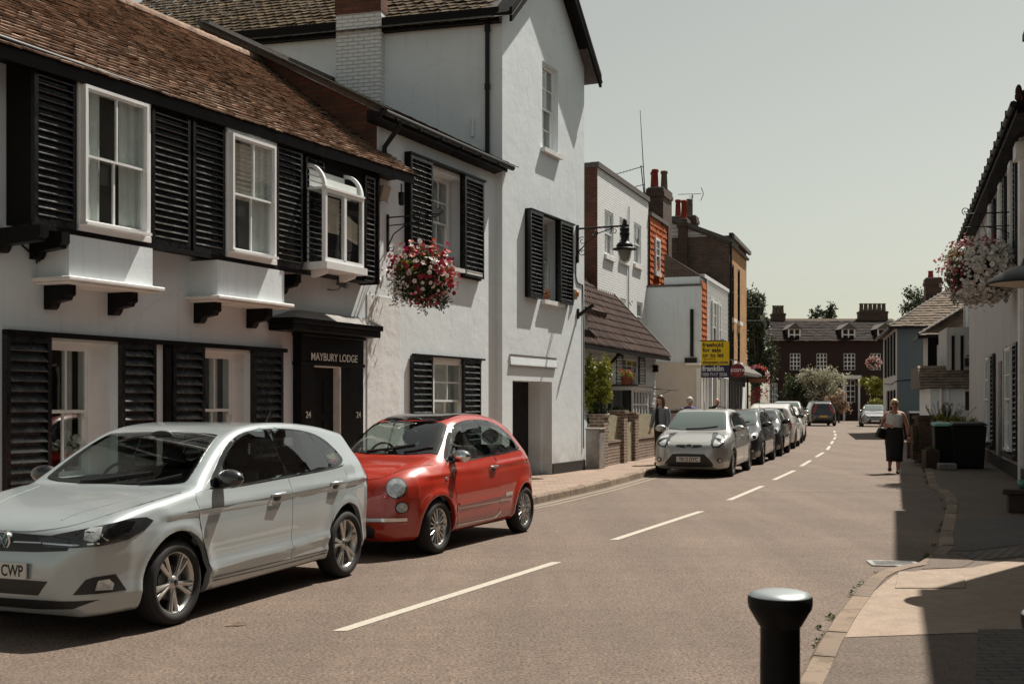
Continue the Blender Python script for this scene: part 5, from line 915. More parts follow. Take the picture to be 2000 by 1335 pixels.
# ------------------------------------------------------------------ right side of the street
FRt = Fac(2.53+.325*23.6, 23.6, R(18.0), right=True); U, Z = FRt.U, FRt.Z          # local x runs back towards the viewer
rh = FRt.root('right_shuttered_house', 'white house with tall black shutters and deep dark eaves under the right basket', 'house')
ua, ub = U(1893)-0, U(2000)+1.8      # far end, near end
zt = 6.85
sh1 = [(1974, 1990), (1954, 1962), (1944, 1949), (1932, 1937)]
holes = []
def dark_win(parent, a, b, c, d): 
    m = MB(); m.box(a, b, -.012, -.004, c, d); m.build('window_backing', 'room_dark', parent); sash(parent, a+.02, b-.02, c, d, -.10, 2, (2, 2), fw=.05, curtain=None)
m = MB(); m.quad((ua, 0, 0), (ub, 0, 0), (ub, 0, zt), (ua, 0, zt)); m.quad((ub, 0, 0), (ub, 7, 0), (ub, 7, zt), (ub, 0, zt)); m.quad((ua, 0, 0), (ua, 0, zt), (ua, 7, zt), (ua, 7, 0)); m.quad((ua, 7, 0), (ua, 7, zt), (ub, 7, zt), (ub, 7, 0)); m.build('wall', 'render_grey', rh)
# windows as seen raking along: (px far, px near) pairs at ground and first floor
for (a, b) in ((1928, 1945), (1967, 1992)):
    A, B_ = U(a), U(b); w = (B_-A); s = w*.27
    shutter(rh, A, A+s, .55, 2.85, -.02, n=18, t=.06); shutter(rh, B_-s, B_, .55, 2.85, -.02, n=18, t=.06); dark_win(rh, A+s+.02, B_-s-.02, .6, 2.8); m = MB(); m.box(A-.05, B_+.05, -.14, 0, .44, .54); m.build('sill', 'plinth_black', rh)
for (a, b) in ((1936, 1946), (1956, 1968), (1976, 1990)):
    A, B_ = U(a), U(b); w = (B_-A); s = w*.3
    shutter(rh, A, A+s, 4.5, 6.7, -.02, n=18, t=.06); shutter(rh, B_-s, B_, 4.5, 6.7, -.02, n=18, t=.06); dark_win(rh, A+s+.02, B_-s-.02, 4.55, 6.65)
m = MB(); m.box(U(1952), U(1957), -.03, -.0, .1, 2.6); m.build('door', 'wood_grey', rh); m = MB(); m.box(ua, ub, -.04, 0, 0, .32); m.build('plinth', 'plinth_black', rh)
m = MB(); m.box(U(1994), U(1998), -.06, 0, 0, zt); m.box(U(1994)-.1, U(1998)+.1, -.14, 0, zt-.4, zt-.1); m.build('corner_pilaster', 'white_sill', rh)
ev = .29; m = MB(); m.box(ua-.1, ub+.3, -ev, .1, zt, zt+.06); m.box(ua-.1, ub+.3, -ev-.03, -ev, zt-.04, zt+.2); m.box(ub+.27, ub+.3, -ev, 7, zt-.04, zt+.2); m.build('eaves_board', 'board_black', rh)
m = MB(); n = int((ub-ua)/.55)

m = MB(); m.tube([(ua-.1, -ev-.09, zt+.12), (ub+.35, -ev-.09, zt+.12)], .065, 8); 
for i in range(n): m.box(ua+.2+i*.9, ua+.25+i*.9, -ev-.165, -ev-.02, zt+.05, zt+.195) if ua+.2+i*.9 < ub else None
m.build('gutter', 'black_iron', rh)
m = MB(); m.add([(ua-.1, -ev, zt+.2), (ub+.3, -ev, zt+.2), (ub+.3, 7.6, zt+.2), (ua-.1, 7.6, zt+.2), (ub-3.2, 3.5, zt+2.6), (ua-.1, 3.5, zt+2.6)], [(0, 1, 4, 5), (1, 2, 4), (2, 3, 5, 4), (0, 5, 3)]); m.build('roof', 'tile_brown', rh); m = MB(); a_, b_ = Vector((ub+.3, -ev, zt+.24)), Vector((ub-3.2, 3.5, zt+2.65)); m.tube([a_, b_], .09, 8); m.ell(tuple(a_+Vector((0, 0, .1))), .06, .06, .14); m.build('hip_tile', 'tile_brown', rh)
# next house further on: white with pipes and dark window recesses
FR2 = Fac(FRt.W(ua-.02, .25).x, FRt.W(ua-.02, .25).y, R(17.2), right=True); r2 = FR2.root('right_piped_house', 'white house with two white drainpipes beyond the shuttered house', 'house'); L2 = 6.5
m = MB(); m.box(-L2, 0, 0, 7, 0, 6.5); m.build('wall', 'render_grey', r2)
m = MB(); m.tube([(-.25, -.09, .1), (-.25, -.09, 5.9)], .075, 10); 
for z in (1.5, 3.4, 5.2): m.tube([(-.25, -.09, z), (-.25, -.09, z+.12)], .10, 10)
m.build('drainpipe', 'white_gloss', r2); m = MB(); m.tube([(-2.6, -.09, .1), (-2.6, -.09, 5.9)], .075, 10); m.build('drainpipe', 'white_gloss', r2)
for (a, b) in ((-1.6, -.8), (-4.6, -3.5)):
    for (c, d) in ((.7, 2.7), (3.7, 5.6)): dark_win(r2, a, b, c, d); shutter(r2, a-.45, a-.02, c, d, -.02, n=14, t=.06); 
m = MB(); m.box(-L2-.1, .0, -.55, 0, 6.5, 6.6); m.box(-L2-.1, 0, -.6, -.55, 6.42, 6.75); m.tube([(-L2-.1, -.66, 6.66), (0, -.66, 6.66)], .06, 8); m.build('eaves_board', 'board_black', r2)
m = MB(); m.prism([(-.6, 6.6), (3.5, 9.0), (7.4, 6.6)], 'x', -L2-.1, .0); m.build('roof', 'tile_brown', r2)
m = MB(); m.box(-2.14, -1.98, -.25, -.10, 2.9, 3.2); m.box(-2.1, -2.05, -.2, -.02, 3.25, 3.3); m.build('wall_lantern', 'black_iron', r2)
# lean-to house and the blue house
F3 = Fac(at(1845, 45.0), 45.0, R(15.5), right=True)
def roofed(name, label, Yn, pxl, pxr, zt, L, wallm, roofm, frontm, ang, rise=2.2, ov=.35, group=None):
    # house whose near flank faces the viewer and whose front (street side) recedes
    t = thing(name, label, 'house', (at(pxl, Yn), Yn, 0), -R(ang), group); Wd = (at(pxr, Yn)-at(pxl, Yn))/math.cos(R(ang))
    m = MB(); m.quad((0, 0, 0), (Wd, 0, 0), (Wd, 0, zt), (0, 0, zt)); m.build('flank_wall', wallm, t)
    m = MB(); m.quad((0, 0, 0), (0, 0, zt), (0, L, zt), (0, L, 0)); m.quad((0, L, 0), (0, L, zt), (Wd, L, zt), (Wd, L, 0)); m.build('front_wall', frontm, t)
    m = MB(); r0 = (Wd/2, Wd/2*1.0, zt+rise); r1 = (Wd/2, L-Wd/2, zt+rise); A = [(-ov, -ov, zt), (Wd+ov, -ov, zt), (Wd+ov, L+ov, zt), (-ov, L+ov, zt)]; m.add(A+[r0, r1], [(0, 1, 4), (1, 2, 5, 4), (2, 3, 5), (3, 0, 4, 5)]); m.build('roof_deck', 'slate_edge', t)
    m = MB(); n = Vector(r0)-Vector((Wd/2, -ov, zt)); nv = int(n.length/.22); 
    for j in range(nv):
        f = j/nv; half = (Wd/2+ov)*(1-f); P0 = Vector((Wd/2-half, -ov, zt))+Vector((0, n.y*f, n.z*f)); k = max(1, int(2*half/.25)); tiles(m, P0+Vector((0, 0, .02)), (1, 0, 0), n, k, 1, 2*half/k, .22, t=.02, lift=.02, jit=.012)
    m.build('roof', roofm, t, uv=False)
    m = MB(); m.tube([(-ov, -ov, zt+.03), r0], .07, 6); m.tube([(Wd+ov, -ov, zt+.03), r0], .07, 6); m.build('hip_tile', 'slate_edge', t); m = MB(); m.box(-ov-.05, Wd+ov, -ov-.05, -ov, zt-.12, zt+.02); m.box(-ov-.05, -ov, -ov, L+ov, zt-.12, zt+.02); m.build('gutter', 'black_iron', t)
    return t, Wd
bl, Wd = roofed('blue_house', 'blue grey rendered house with a pale hipped tile roof behind the walking woman', 54.0, 1752, 1960, zat(638, 54), 10.5, 'render_blue', 'tile_pale', 'render_grey', 14.2, rise=1.9)
zt = zat(638, 54)
for (y0, c, d) in ((1.0, 2.9, 4.9), (3.2, 2.9, 4.9), (5.4, 2.9, 4.9), (7.6, 2.9, 4.9), (1.0, .2, 2.2), (3.2, .7, 2.2), (5.4, .7, 2.2)):
    m = MB(); m.box(-.08, -.02, y0, y0+.9, c, d); m.build('window', 'black_paint', bl)
m = MB(); m.tube([(-.03, 0.0, 2.6), (.6, -.04, 2.65), (2.2, -.04, 2.75)], .02, 5); m.tube([(-.04, .0, 2.6), (-.04, 4, 2.5), (-.04, 9, 2.6)], .02, 5); m.tube([(1.5, -.05, 1.9), (1.6, -.3, 2.1)], .03, 5); m.build('cable', 'black_iron', bl)
stack('chimney_stack', 'tall dark chimney with one red pot rising behind the hipped tile roof', at(1822, 57), 57, .75, .9, 5, zat(545, 57), R(-14), [(-.1, 0)], ['pot_red'], h=.35)
r3, Wd3 = roofed('slate_house', 'dark flanked house with mossy tiled roof next to the blue house', 47.0, 1812, 2010, zat(655, 47), 2.6, 'board_black', 'tile_pale', 'render_grey', 15.5, rise=1.6)
m = MB(); m.box(.35, .50, -.03, 0, 2.4, 3.9); m.build('window', 'white_gloss', r3)
# white near wing with lean-to roof in front of it
Yl = 41.5; t = thing('lean_to_house', 'small white lean-to with mossy tiled roof and dark window by the hedge', 'house', (at(1817, Yl), Yl, 0), -R(15)); Wl = 2.3; zt = zat(757, Yl)
m = MB(); m.quad((0, 0, 0), (Wl, 0, 0), (Wl, 0, 4.2), (0, 0, 4.2)) if False else m.quad((0, 0, 0), (Wl, 0, 0), (Wl, 0, zt), (0, 0, zt)); m.quad((0, 0, 0), (0, 0, zt), (0, 5, zt), (0, 5, 0)); m.build('wall', 'render_side', t)
m = MB(); tiles(m, (-.35, -.25, zt), (1, 0, 0), (0, 1.3, .75), 10, 8, .27, .2, t=.02, lift=.02, jit=.012); m.build('roof', 'tile_pale', t, uv=False); m = MB(); m.prism([(-.22, zt-.02), (1.2, zt+.8), (5, zt+.8), (5, zt-.02)], 'x', -.33, Wl+.3); m.build('roof_deck', 'slate_edge', t)
m = MB(); m.box(1.15, 1.75, -.02, 0, 1.35, 2.0); o = m.build('window', 'room_dark', t); m = MB(); m.box(1.1, 1.15, -.04, 0, 1.3, 2.05); m.box(1.75, 1.8, -.04, 0, 1.3, 2.05); m.box(1.1, 1.8, -.05, 0, 1.25, 1.3); m.box(1.1, 1.8, -.04, 0, 2.05, 2.1); m.build('frame', 'white_gloss', o)
m = MB(); m.box(.55, .62, -.05, 0, 0, zt); m.tube([(.35, -.08, .1), (.35, -.08, zt)], .05, 8); m.build('drainpipe', 'white_gloss', t)
m = MB(); m.quad((.62, .8, 2.2), (Wl+1.6, .8, 2.2), (Wl+1.6, .8, 4.3), (.62, .8, 4.3)); m.quad((.62, .8, 2.2), (.62, .8, 4.3), (.62, 4, 4.3), (.62, 4, 2.2)); m.build('upper_wall', 'render_grey', t)
for a in (.78, 1.08, 1.38): m = MB(); m.box(a, a+.10, .77, .798, 2.75, 4.0); m.build('window', 'black_paint', t)
# ------------------------------------------------------------------ vehicles: a body surface solved from side, plan and section shapes
def catmull(pts, n=8, closed=False):
    P = [np.array(p, float) for p in pts]; out = []; N = len(P); rg = range(N if closed else N-1)
    for i in rg:
        p0 = P[(i-1) % N] if closed or i > 0 else 2*P[0]-P[1]; p1 = P[i]; p2 = P[(i+1) % N]; p3 = P[(i+2) % N] if closed or i < N-2 else 2*P[-1]-P[-2]
        for k in range(n):
            t = k/n; out.append(.5*((2*p1) + (-p0+p2)*t + (2*p0-5*p1+4*p2-p3)*t*t + (-p0+3*p1-3*p2+p3)*t**3))
    if not closed: out.append(P[-1])
    return np.array(out)
def inpoly(px, pz, poly):
    ins = np.zeros(px.shape, bool); n = len(poly); j = n-1
    for i in range(n):
        xi, zi = poly[i]; xj, zj = poly[j]
        c = ((zi > pz) != (zj > pz)) & (px < (xj-xi)*(pz-zi)/((zj-zi) if zj != zi else 1e-12)+xi); ins ^= c; j = i
    return ins
def sdf_grid(poly, x0, x1, z0, z1, h):
    xs = np.arange(x0, x1+h, h); zs = np.arange(z0, z1+h, h); X, Zz = np.meshgrid(xs, zs, indexing='ij'); D = np.full(X.shape, 1e9)
    n = len(poly)
    for i in range(n):
        a, b = poly[i], poly[(i+1) % n]; d = b-a; L = max(1e-12, d@d)
        t = np.clip(((X-a[0])*d[0]+(Zz-a[1])*d[1])/L, 0, 1); D = np.minimum(D, (X-a[0]-t*d[0])**2+(Zz-a[1]-t*d[1])**2)
    D = np.sqrt(D); D[inpoly(X, Zz, poly)] *= -1
    return (x0, z0, h, D)
def samp(g, x, z):
    x0, z0, h, D = g; fx = np.clip((x-x0)/h, 0, D.shape[0]-1.001); fz = np.clip((z-z0)/h, 0, D.shape[1]-1.001); i = fx.astype(int); j = fz.astype(int); a = fx-i; c = fz-j
    return D[i, j]*(1-a)*(1-c)+D[i+1, j]*a*(1-c)+D[i, j+1]*(1-a)*c+D[i+1, j+1]*a*c
def smax(a, b, k): h = np.maximum(k-np.abs(a-b), 0)/k; return np.maximum(a, b)+h*h*k*.25
class Body:
    def __init__(s, sp):
        s.sp = sp; s.L = sp['L']; out = catmull(sp['top'], 8)
        bot = np.array(sp['bot'], float); s.poly = np.vstack([out, bot]); s.g = sdf_grid(s.poly, -.3, s.L+.3, -.1, 2.1, .015)
        s.sec = np.array(sp['sec'], float); s.plan = np.array(sp['plan'], float); s.planr = np.array(sp.get('planr', sp['plan']), float); s.belt = np.array(sp['belt'], float)
        s.k1 = sp.get('k', .09)
    def w(s, x, z):
        zb = np.interp(x, s.belt[:, 0], s.belt[:, 1]); zn = z-(zb-s.belt[len(s.belt)//2, 1])*np.clip((z-.35)/.5, 0, 1)
        sw = np.interp(zn, s.sec[:, 0], s.sec[:, 1]); pl = np.interp(x, s.plan[:, 0], s.plan[:, 1]); pr = np.interp(x, s.planr[:, 0], s.planr[:, 1])
        t = np.clip((z-zb)/.35, 0, 1); w = sw-(1-pl*(1-t)-pr*t)*s.sec[:, 1].max()
        for wx in s.sp['wx']:
            r = np.hypot(x-wx, z-s.sp['wr']); w = w+s.sp.get('flare', .012)*np.exp(-((r-s.sp['ar']-.02)/.045)**2)*(z < zb)
        for (xa, za, xb, zb2, wd, am) in s.sp.get('creases', []):      # pressed lines: a ridge fading upwards
            tt = np.clip((x-xa)/(xb-xa), 0, 1); zc = za+(zb2-za)*tt; fade = np.clip((x-xa)/.12, 0, 1)*np.clip((xb-x)/.12, 0, 1)
            d = z-zc; w = w+fade*am*np.where(d > 0, np.exp(-(d/wd)**2), np.exp(-(d/(wd*.35))**2))
        return w
    def f(s, x, y, z):
        a = samp(s.g, x, z); b = (np.abs(y)-s.w(x, z))*.92
        k = s.k1*np.interp(z, [.3, .55, .8, 1.1], [.7, 1.3, 1.15, 1.0])
        return smax(a, b, k)
    def solve(s, O, D, tmax=2.6, n=26):
        lo = np.zeros(O.shape[0]); hi = np.full(O.shape[0], tmax)
        for _ in range(n):
            t = (lo+hi)/2; P = O+D*t[:, None]; ins = s.f(P[:, 0], P[:, 1], P[:, 2]) < 0; lo = np.where(ins, t, lo); hi = np.where(ins, hi, t)
        return O+D*lo[:, None]
    def cast(s, P, D):      # march in along D until the surface is met
        P = np.array(P, float); D = np.array(D, float); t = np.zeros(len(P)); hit = np.zeros(len(P), bool); st = .02; prev = np.zeros(len(P))
        for _ in range(140):
            Q = P+D*t[:, None]; v = s.f(Q[:, 0], Q[:, 1], Q[:, 2]); new = (v < 0) & ~hit; hit |= new; t = np.where(hit, t, t+st)
        lo = t-st; hi = t.copy()
        for _ in range(14):
            mid = (lo+hi)/2; Q = P+D*mid[:, None]; v = s.f(Q[:, 0], Q[:, 1], Q[:, 2]) < 0; hi = np.where(v, mid, hi); lo = np.where(v, lo, mid)
        return P+D*lo[:, None]
    def nrm(s, P):
        e = .012; G = np.stack([s.f(*(P+np.eye(3)[k]*e).T)-s.f(*(P-np.eye(3)[k]*e).T) for k in range(3)], 1); return G/np.maximum(1e-9, np.linalg.norm(G, axis=1))[:, None]
def body_mesh(B, name, mat, parent, h=.024, cuts=()):
    sp = B.sp; zc = sp.get('zc', .62); xa, xb = sp.get('xa', .55), B.L-sp.get('xb', .55)
    nf = int(1.25/h); nm = int((xb-xa)/h); nt = int(3.0/h)
    cols = []
    for i in range(nf): ph = math.pi/2*(1-i/nf); cols.append((xa, -math.sin(ph), math.cos(ph)))
    for i in range(nm+1): cols.append((xa+(xb-xa)*i/nm, 0, 1))
    for i in range(1, nf+1): ph = math.pi/2*i/nf; cols.append((xb, math.sin(ph), math.cos(ph)))
    th = np.linspace(-math.pi/2, math.pi/2, nt+1); n = len(cols)
    O = np.zeros((n*(nt+1), 3)); D = np.zeros_like(O)
    for i, (x, dx, r) in enumerate(cols):
        sl = slice(i*(nt+1), (i+1)*(nt+1)); zz = zc
        O[sl] = (x, 0, zz); D[sl, 0] = dx; D[sl, 1] = np.cos(th)*r; D[sl, 2] = np.sin(th)*r
    D /= np.linalg.norm(D, axis=1)[:, None]
    V = B.solve(O, D); V[np.abs(V[:, 1]) < 1e-6, 1] = 0
    idx = np.arange(n*(nt+1)).reshape(n, nt+1)
    Fq = np.stack([idx[:-1, :-1].ravel(), idx[1:, :-1].ravel(), idx[1:, 1:].ravel(), idx[:-1, 1:].ravel()], 1)
    C = V[Fq].mean(1); keep = np.ones(len(Fq), bool); R_ = sp['ar']
    for wx in sp['wx']:
        d = np.hypot(C[:, 0]-wx, C[:, 2]-sp['wr']); keep &= ~((d < R_) & (np.abs(C[:, 1]) > .45)); keep &= ~((np.abs(C[:, 0]-wx) < R_*.98) & (C[:, 2] < sp['wr']) & (np.abs(C[:, 1]) > .45))
    for kind, poly in cuts:      # window openings
        pl_ = inset(catmull(poly, 3, True), .009)
        if kind == 'side': keep &= ~(inpoly(C[:, 0], C[:, 2], pl_) & (np.abs(C[:, 1]) > .3))
        elif kind == 'top': keep &= ~(inpoly(C[:, 0], np.abs(C[:, 1]), pl_) & (C[:, 2] > .9)) if False else ~((inpoly(C[:, 0], C[:, 1], pl_) | inpoly(C[:, 0], -C[:, 1], pl_)) & (C[:, 2] > .9))
        else: keep &= ~((inpoly(C[:, 1], C[:, 2], pl_) | inpoly(-C[:, 1], C[:, 2], pl_)) & (C[:, 0] > B.L-1.2))
    Fk = Fq[keep]
    # tidy the arch edge onto the circle
    e = {}
    for f in Fk:
        for a, b in zip(f, np.roll(f, -1)): k = (min(a, b), max(a, b)); e[k] = e.get(k, 0)+1
    bv = {v for k, c in e.items() if c == 1 for v in k}
    for v in bv:
        x, y, z = V[v]
        if y < .46: continue
        for wx in sp['wx']:
            r = math.hypot(x-wx, z-sp['wr'])
            if r < R_+2.5*h and z > sp['wr']-.02: V[v, 0] = wx+(x-wx)*R_/r; V[v, 2] = sp['wr']+(z-sp['wr'])*R_/r; V[v, 1] = float(B.w(V[v, 0], V[v, 2])) if False else y
            elif abs(abs(x-wx)-R_) < 2.5*h and z <= sp['wr']: V[v, 0] = wx+math.copysign(R_, x-wx)
    N = len(V); V2 = V.copy(); V2[:, 1] *= -1
    Vall = np.vstack([V, V2]); Fall = np.vstack([Fk[:, ::-1], Fk+N])
    me = bpy.data.meshes.new(name); me.from_pydata(Vall.tolist(), [], Fall.tolist())
    bm = bmesh.new(); bm.from_mesh(me); bmesh.ops.remove_doubles(bm, verts=bm.verts, dist=2e-4)
    bmesh.ops.delete(bm, geom=[v for v in bm.verts if not v.link_faces], context='VERTS'); bmesh.ops.recalc_face_normals(bm, faces=bm.faces)
    be = [ed for ed in bm.edges if ed.is_boundary and max(v.co.z for v in ed.verts) < sp['wr']+sp['ar']+.03]       # rolled arch lip
    ex = bmesh.ops.extrude_edge_only(bm, edges=be)
    for v in [g for g in ex['geom'] if isinstance(g, bmesh.types.BMVert)]: v.co.y -= math.copysign(.05, v.co.y)
    for f in bm.faces: f.smooth = True
    bm.to_mesh(me); bm.free(); me.materials.append(MATS[mat]); o = bpy.data.objects.new(name, me); col.objects.link(o); o.parent = parent
    md = o.modifiers.new('edge', 'EDGE_SPLIT'); md.split_angle = R(50)
    return o
FR = {'side': lambda s: (np.array([0, 1.4*s, 0.]), np.array([1., 0, 0]), np.array([0, 0, 1.]), np.array([0, -1.*s, 0]))}
def frame(kind, B, s=-1, tilt=0.0, yaw=0.0):
    # origin, U, V, ray direction; side: (x,z) seen from the side; front: (y,z); rear: (y,z)
    if kind == 'side': return np.array([0, 1.3*s, 0.]), np.array([1., 0, 0]), np.array([0, 0, 1.]), np.array([0, -1.*s, 0])
    if kind == 'front': return np.array([-.8, 0, 0.]), np.array([0, 1., 0]), np.array([0, 0, 1.]), np.array([1., 0, 0])
    if kind == 'rear': return np.array([B.L+.8, 0, 0.]), np.array([0, 1., 0]), np.array([0, 0, 1.]), np.array([-1., 0, 0])
    if kind == 'top': return np.array([0, 0, 2.2]), np.array([1., 0, 0]), np.array([0, 1., 0]), np.array([0, 0, -1.])
def patch(B, name, poly, fr, mat, parent, off=.004, th=.004, res=.04, smooth=0, mi=0, holes=()):
    # a fitted panel: outline in the frame's plane, laid on the body and given thickness
    O, Uv, Vv, D = fr; poly = np.array(poly, float)
    if smooth: poly = catmull(poly, smooth, True)
    out = []
    for i in range(len(poly)):
        a, b = poly[i], poly[(i+1) % len(poly)]; k = max(1, int(math.ceil(np.linalg.norm(b-a)/res)))
        out += [a+(b-a)*j/k for j in range(k)]
    bd = np.array(out); nb = len(bd); lo, hi = bd.min(0), bd.max(0)
    gx, gy = np.meshgrid(np.arange(lo[0]+res/2, hi[0], res), np.arange(lo[1]+res/2, hi[1], res)); G = np.stack([gx.ravel(), gy.ravel()], 1)
    if len(G):
        G = G[inpoly(G[:, 0], G[:, 1], bd)]
        if len(G): dm = np.min(np.linalg.norm(G[:, None]-bd[None], axis=2), axis=1); G = G[dm > res*.4]
    segs = [(i, (i+1) % nb) for i in range(nb)]; allp = bd; hp = []
    for hq in holes: h0 = len(allp); hp.append(np.array(hq)); allp = np.vstack([allp, hq]); segs += [(h0+i, h0+(i+1) % len(hq)) for i in range(len(hq))]
    if len(G):
        for hq in hp: G = G[~inpoly(G[:, 0], G[:, 1], hq)] if len(G) else G
        allp = np.vstack([allp, G]) if len(G) else allp
    r = delaunay_2d_cdt([Vector(p) for p in allp], segs, [] if holes else [tuple(range(nb))], 0 if holes else 2, 1e-6)
    vs = np.array([[v.x, v.y] for v in r[0]]); fs = [tuple(f) for f in r[2]]
    if holes:
        cen = np.array([vs[list(f)].mean(0) for f in fs]); ok = inpoly(cen[:, 0], cen[:, 1], bd)
        for hq in hp: ok &= ~inpoly(cen[:, 0], cen[:, 1], hq)
        fs = [f for f, k_ in zip(fs, ok) if k_]
    P = B.cast(O+vs[:, :1]*Uv+vs[:, 1:]*Vv, np.tile(D, (len(vs), 1))); Nn = B.nrm(P)
    top = P+Nn*(off+th); bot = P+Nn*(off-.006)
    edges = {}
    for f in fs:
        for a, b in zip(f, f[1:]+f[:1]): edges[(a, b)] = 1
    rim = [k for k in edges if (k[1], k[0]) not in edges]
    m = MB(); m.add(top, fs, mi, True); m.add(np.vstack([top, bot]), [(a, a+len(top), b+len(top), b) for a, b in rim], mi, False)
    # orientation check
    f0 = fs[0]; nn = np.cross(top[f0[1]]-top[f0[0]], top[f0[2]]-top[f0[0]])
    if nn@Nn[f0[0]] < 0: m.f = [f[::-1] for f in m.f]
    return m.build(name, mat, parent, uv=False)
def inset(poly, d):     # shrink an outline by d
    P = np.array(poly, float); n = len(P); area = sum(P[i][0]*P[(i+1) % n][1]-P[(i+1) % n][0]*P[i][1] for i in range(n)); sg = 1 if area > 0 else -1; out = []
    for i in range(n):
        a, b, c = P[i-1], P[i], P[(i+1) % n]; e1 = (b-a)/max(1e-9, np.linalg.norm(b-a)); e2 = (c-b)/max(1e-9, np.linalg.norm(c-b))
        n1 = np.array([-e1[1], e1[0]])*sg; n2 = np.array([-e2[1], e2[0]])*sg; q = n1+n2; q = q/max(.35, q@n1*1.0) if np.linalg.norm(q) > 1e-6 else n1; out.append(b+q*d*(1 if q@n1 > 0 else 1))
    return np.array(out)
def ribbon(B, name, pts, fr, mat, parent, w=.006, off=.003, closed=False, th=.0015, sm=6):
    O, Uv, Vv, D = fr; P = catmull(pts, sm, closed) if sm else np.array(pts, float)
    if closed: P = np.vstack([P, P[:1]])
    d = np.gradient(P, axis=0); d /= np.maximum(1e-9, np.linalg.norm(d, axis=1))[:, None]; nn = np.stack([-d[:, 1], d[:, 0]], 1)
    a = P+nn*w/2; b = P-nn*w/2; n = len(P)
    A = B.cast(O+a[:, :1]*Uv+a[:, 1:]*Vv, np.tile(D, (n, 1))); Bq = B.cast(O+b[:, :1]*Uv+b[:, 1:]*Vv, np.tile(D, (n, 1))); NA, NB = B.nrm(A), B.nrm(Bq)
    vs = np.vstack([A+NA*(off+th), Bq+NB*(off+th), A-NA*.004, Bq-NB*.004]); fs = []
    for i in range(n-1): fs += [(i, i+1, n+i+1, n+i), (i, 2*n+i, 2*n+i+1, i+1), (n+i, n+i+1, 3*n+i+1, 3*n+i)]
    m = MB(); m.add(vs, fs, 0, False); nrm0 = np.cross(vs[1]-vs[0], vs[n+1]-vs[0])
    if nrm0@NA[0] < 0: m.f = [f[::-1] for f in m.f]
    return m.build(name, mat, parent, uv=False)
def wheel(parent, x, y, r, w=.195, style='five', rimr=.215, side=-1, steer=0.0, hubm='alloy'):
    # local build with the outer face towards -y, then turned for the far side
    t = MB(); o = w/2; rr = rimr
    t.lathe([(rr-.005, -o+.03), (rr+.012, -o+.012), (r-.055, -o-.004), (r-.02, -o+.012), (r-.004, -o+.04), (r, 0), (r-.004, o-.04), (r-.02, o-.012), (r-.055, o), (rr, o-.01), (rr-.02, o-.03)], 48, axis='y')
    for k in (-.3, 0, .3): t.lathe([(r+.001, k*w-.006), (r-.008, k*w), (r+.001, k*w+.006)], 48, axis='y')
    W = t.build('wheel', 'rubber', parent, uv=False); W.location = (x, y, r); W.rotation_euler = (0, random.uniform(0, 1), (0 if side < 0 else math.pi)+steer)
    m = MB(); yo = -o+.022
    m.lathe([(rr+.006, yo-.006), (rr+.012, yo-.002), (rr-.004, yo+.004), (rr-.02, yo+.03), (rr-.035, yo+.10), (rr-.05, .06)], 48, axis='y')
    def spoke(a, r0, r1, w0, w1, y0, y1, th=.02, bend=0.0):
        ca, sa = math.cos(a), math.sin(a); cb, sb = math.cos(a+bend), math.sin(a+bend)
        i0 = Vector((ca*r0, y0, -sa*r0)); i1 = Vector((cb*r1, y1, -sb*r1)); p0 = Vector((-sa, 0, -ca)); p1 = Vector((-sb, 0, -cb)); dy = Vector((0, th, 0)); c = .35
        vs = [i0-p0*w0+dy*.4, i0-p0*w0*c, i0+p0*w0*c, i0+p0*w0+dy*.4, i1-p1*w1+dy*.4, i1-p1*w1*c, i1+p1*w1*c, i1+p1*w1+dy*.4]
        vs += [i0-p0*w0+dy*1.6, i0+p0*w0+dy*1.6, i1-p1*w1+dy*1.6, i1+p1*w1+dy*1.6]
        m.add(vs, [(0, 4, 5, 1), (1, 5, 6, 2), (2, 6, 7, 3), (0, 8, 10, 4), (3, 7, 11, 9)])
    if style == 'five':
        for k in range(5):
            a = 2*math.pi*k/5
            for s_ in (-1, 1): spoke(a+s_*.10, .045, rr-.004, .013, .024, yo+.012, yo+.004, bend=s_*.07)
            spoke(a, .03, .11, .028, .022, yo+.016, yo+.012)
        m.lathe([(0, yo-.0), (.028, yo+.0), (.034, yo+.006), (.05, yo+.012), (.055, yo+.03)], 20, axis='y')
    elif style == 'multi':
        for k in range(16): spoke(2*math.pi*k/16, .05, rr-.004, .0085, .012, yo+.012, yo+.006)
        m.lathe([(.0, yo-.006), (.03, yo-.006), (.045, yo+.0), (.06, yo+.01), (.065, yo+.03)], 24, axis='y')
    else:
        for k in range(10): spoke(2*math.pi*k/10, .04, rr-.004, .014, .013, yo+.014, yo+.006, bend=.06)
        m.lathe([(0, yo), (.03, yo), (.05, yo+.01), (.055, yo+.03)], 20, axis='y')
    m.f = [f[::-1] for f in m.f]; rim = m.build('rim', 'alloy', W, uv=False); md = rim.modifiers.new('b', 'BEVEL'); md.width = .002; md.limit_method = 'ANGLE'
    c = MB(); c.lathe([(0, .03), (rr-.03, .03), (rr-.03, .05), (0, .05)], 32, axis='y'); c.lathe([(0, yo+.055), (.13, yo+.055), (.13, yo+.065), (0, yo+.065)], 32, axis='y', mi=1); c.build('brake_disc', ['well_black', 'grey_metal'], W, uv=False)
    c = MB(); c.lathe([(0, yo-.004), (.02, yo-.004), (.024, yo+.002)], 20, axis='y'); c.build('hub_cap', 'trim_gloss', W, uv=False)
    return W
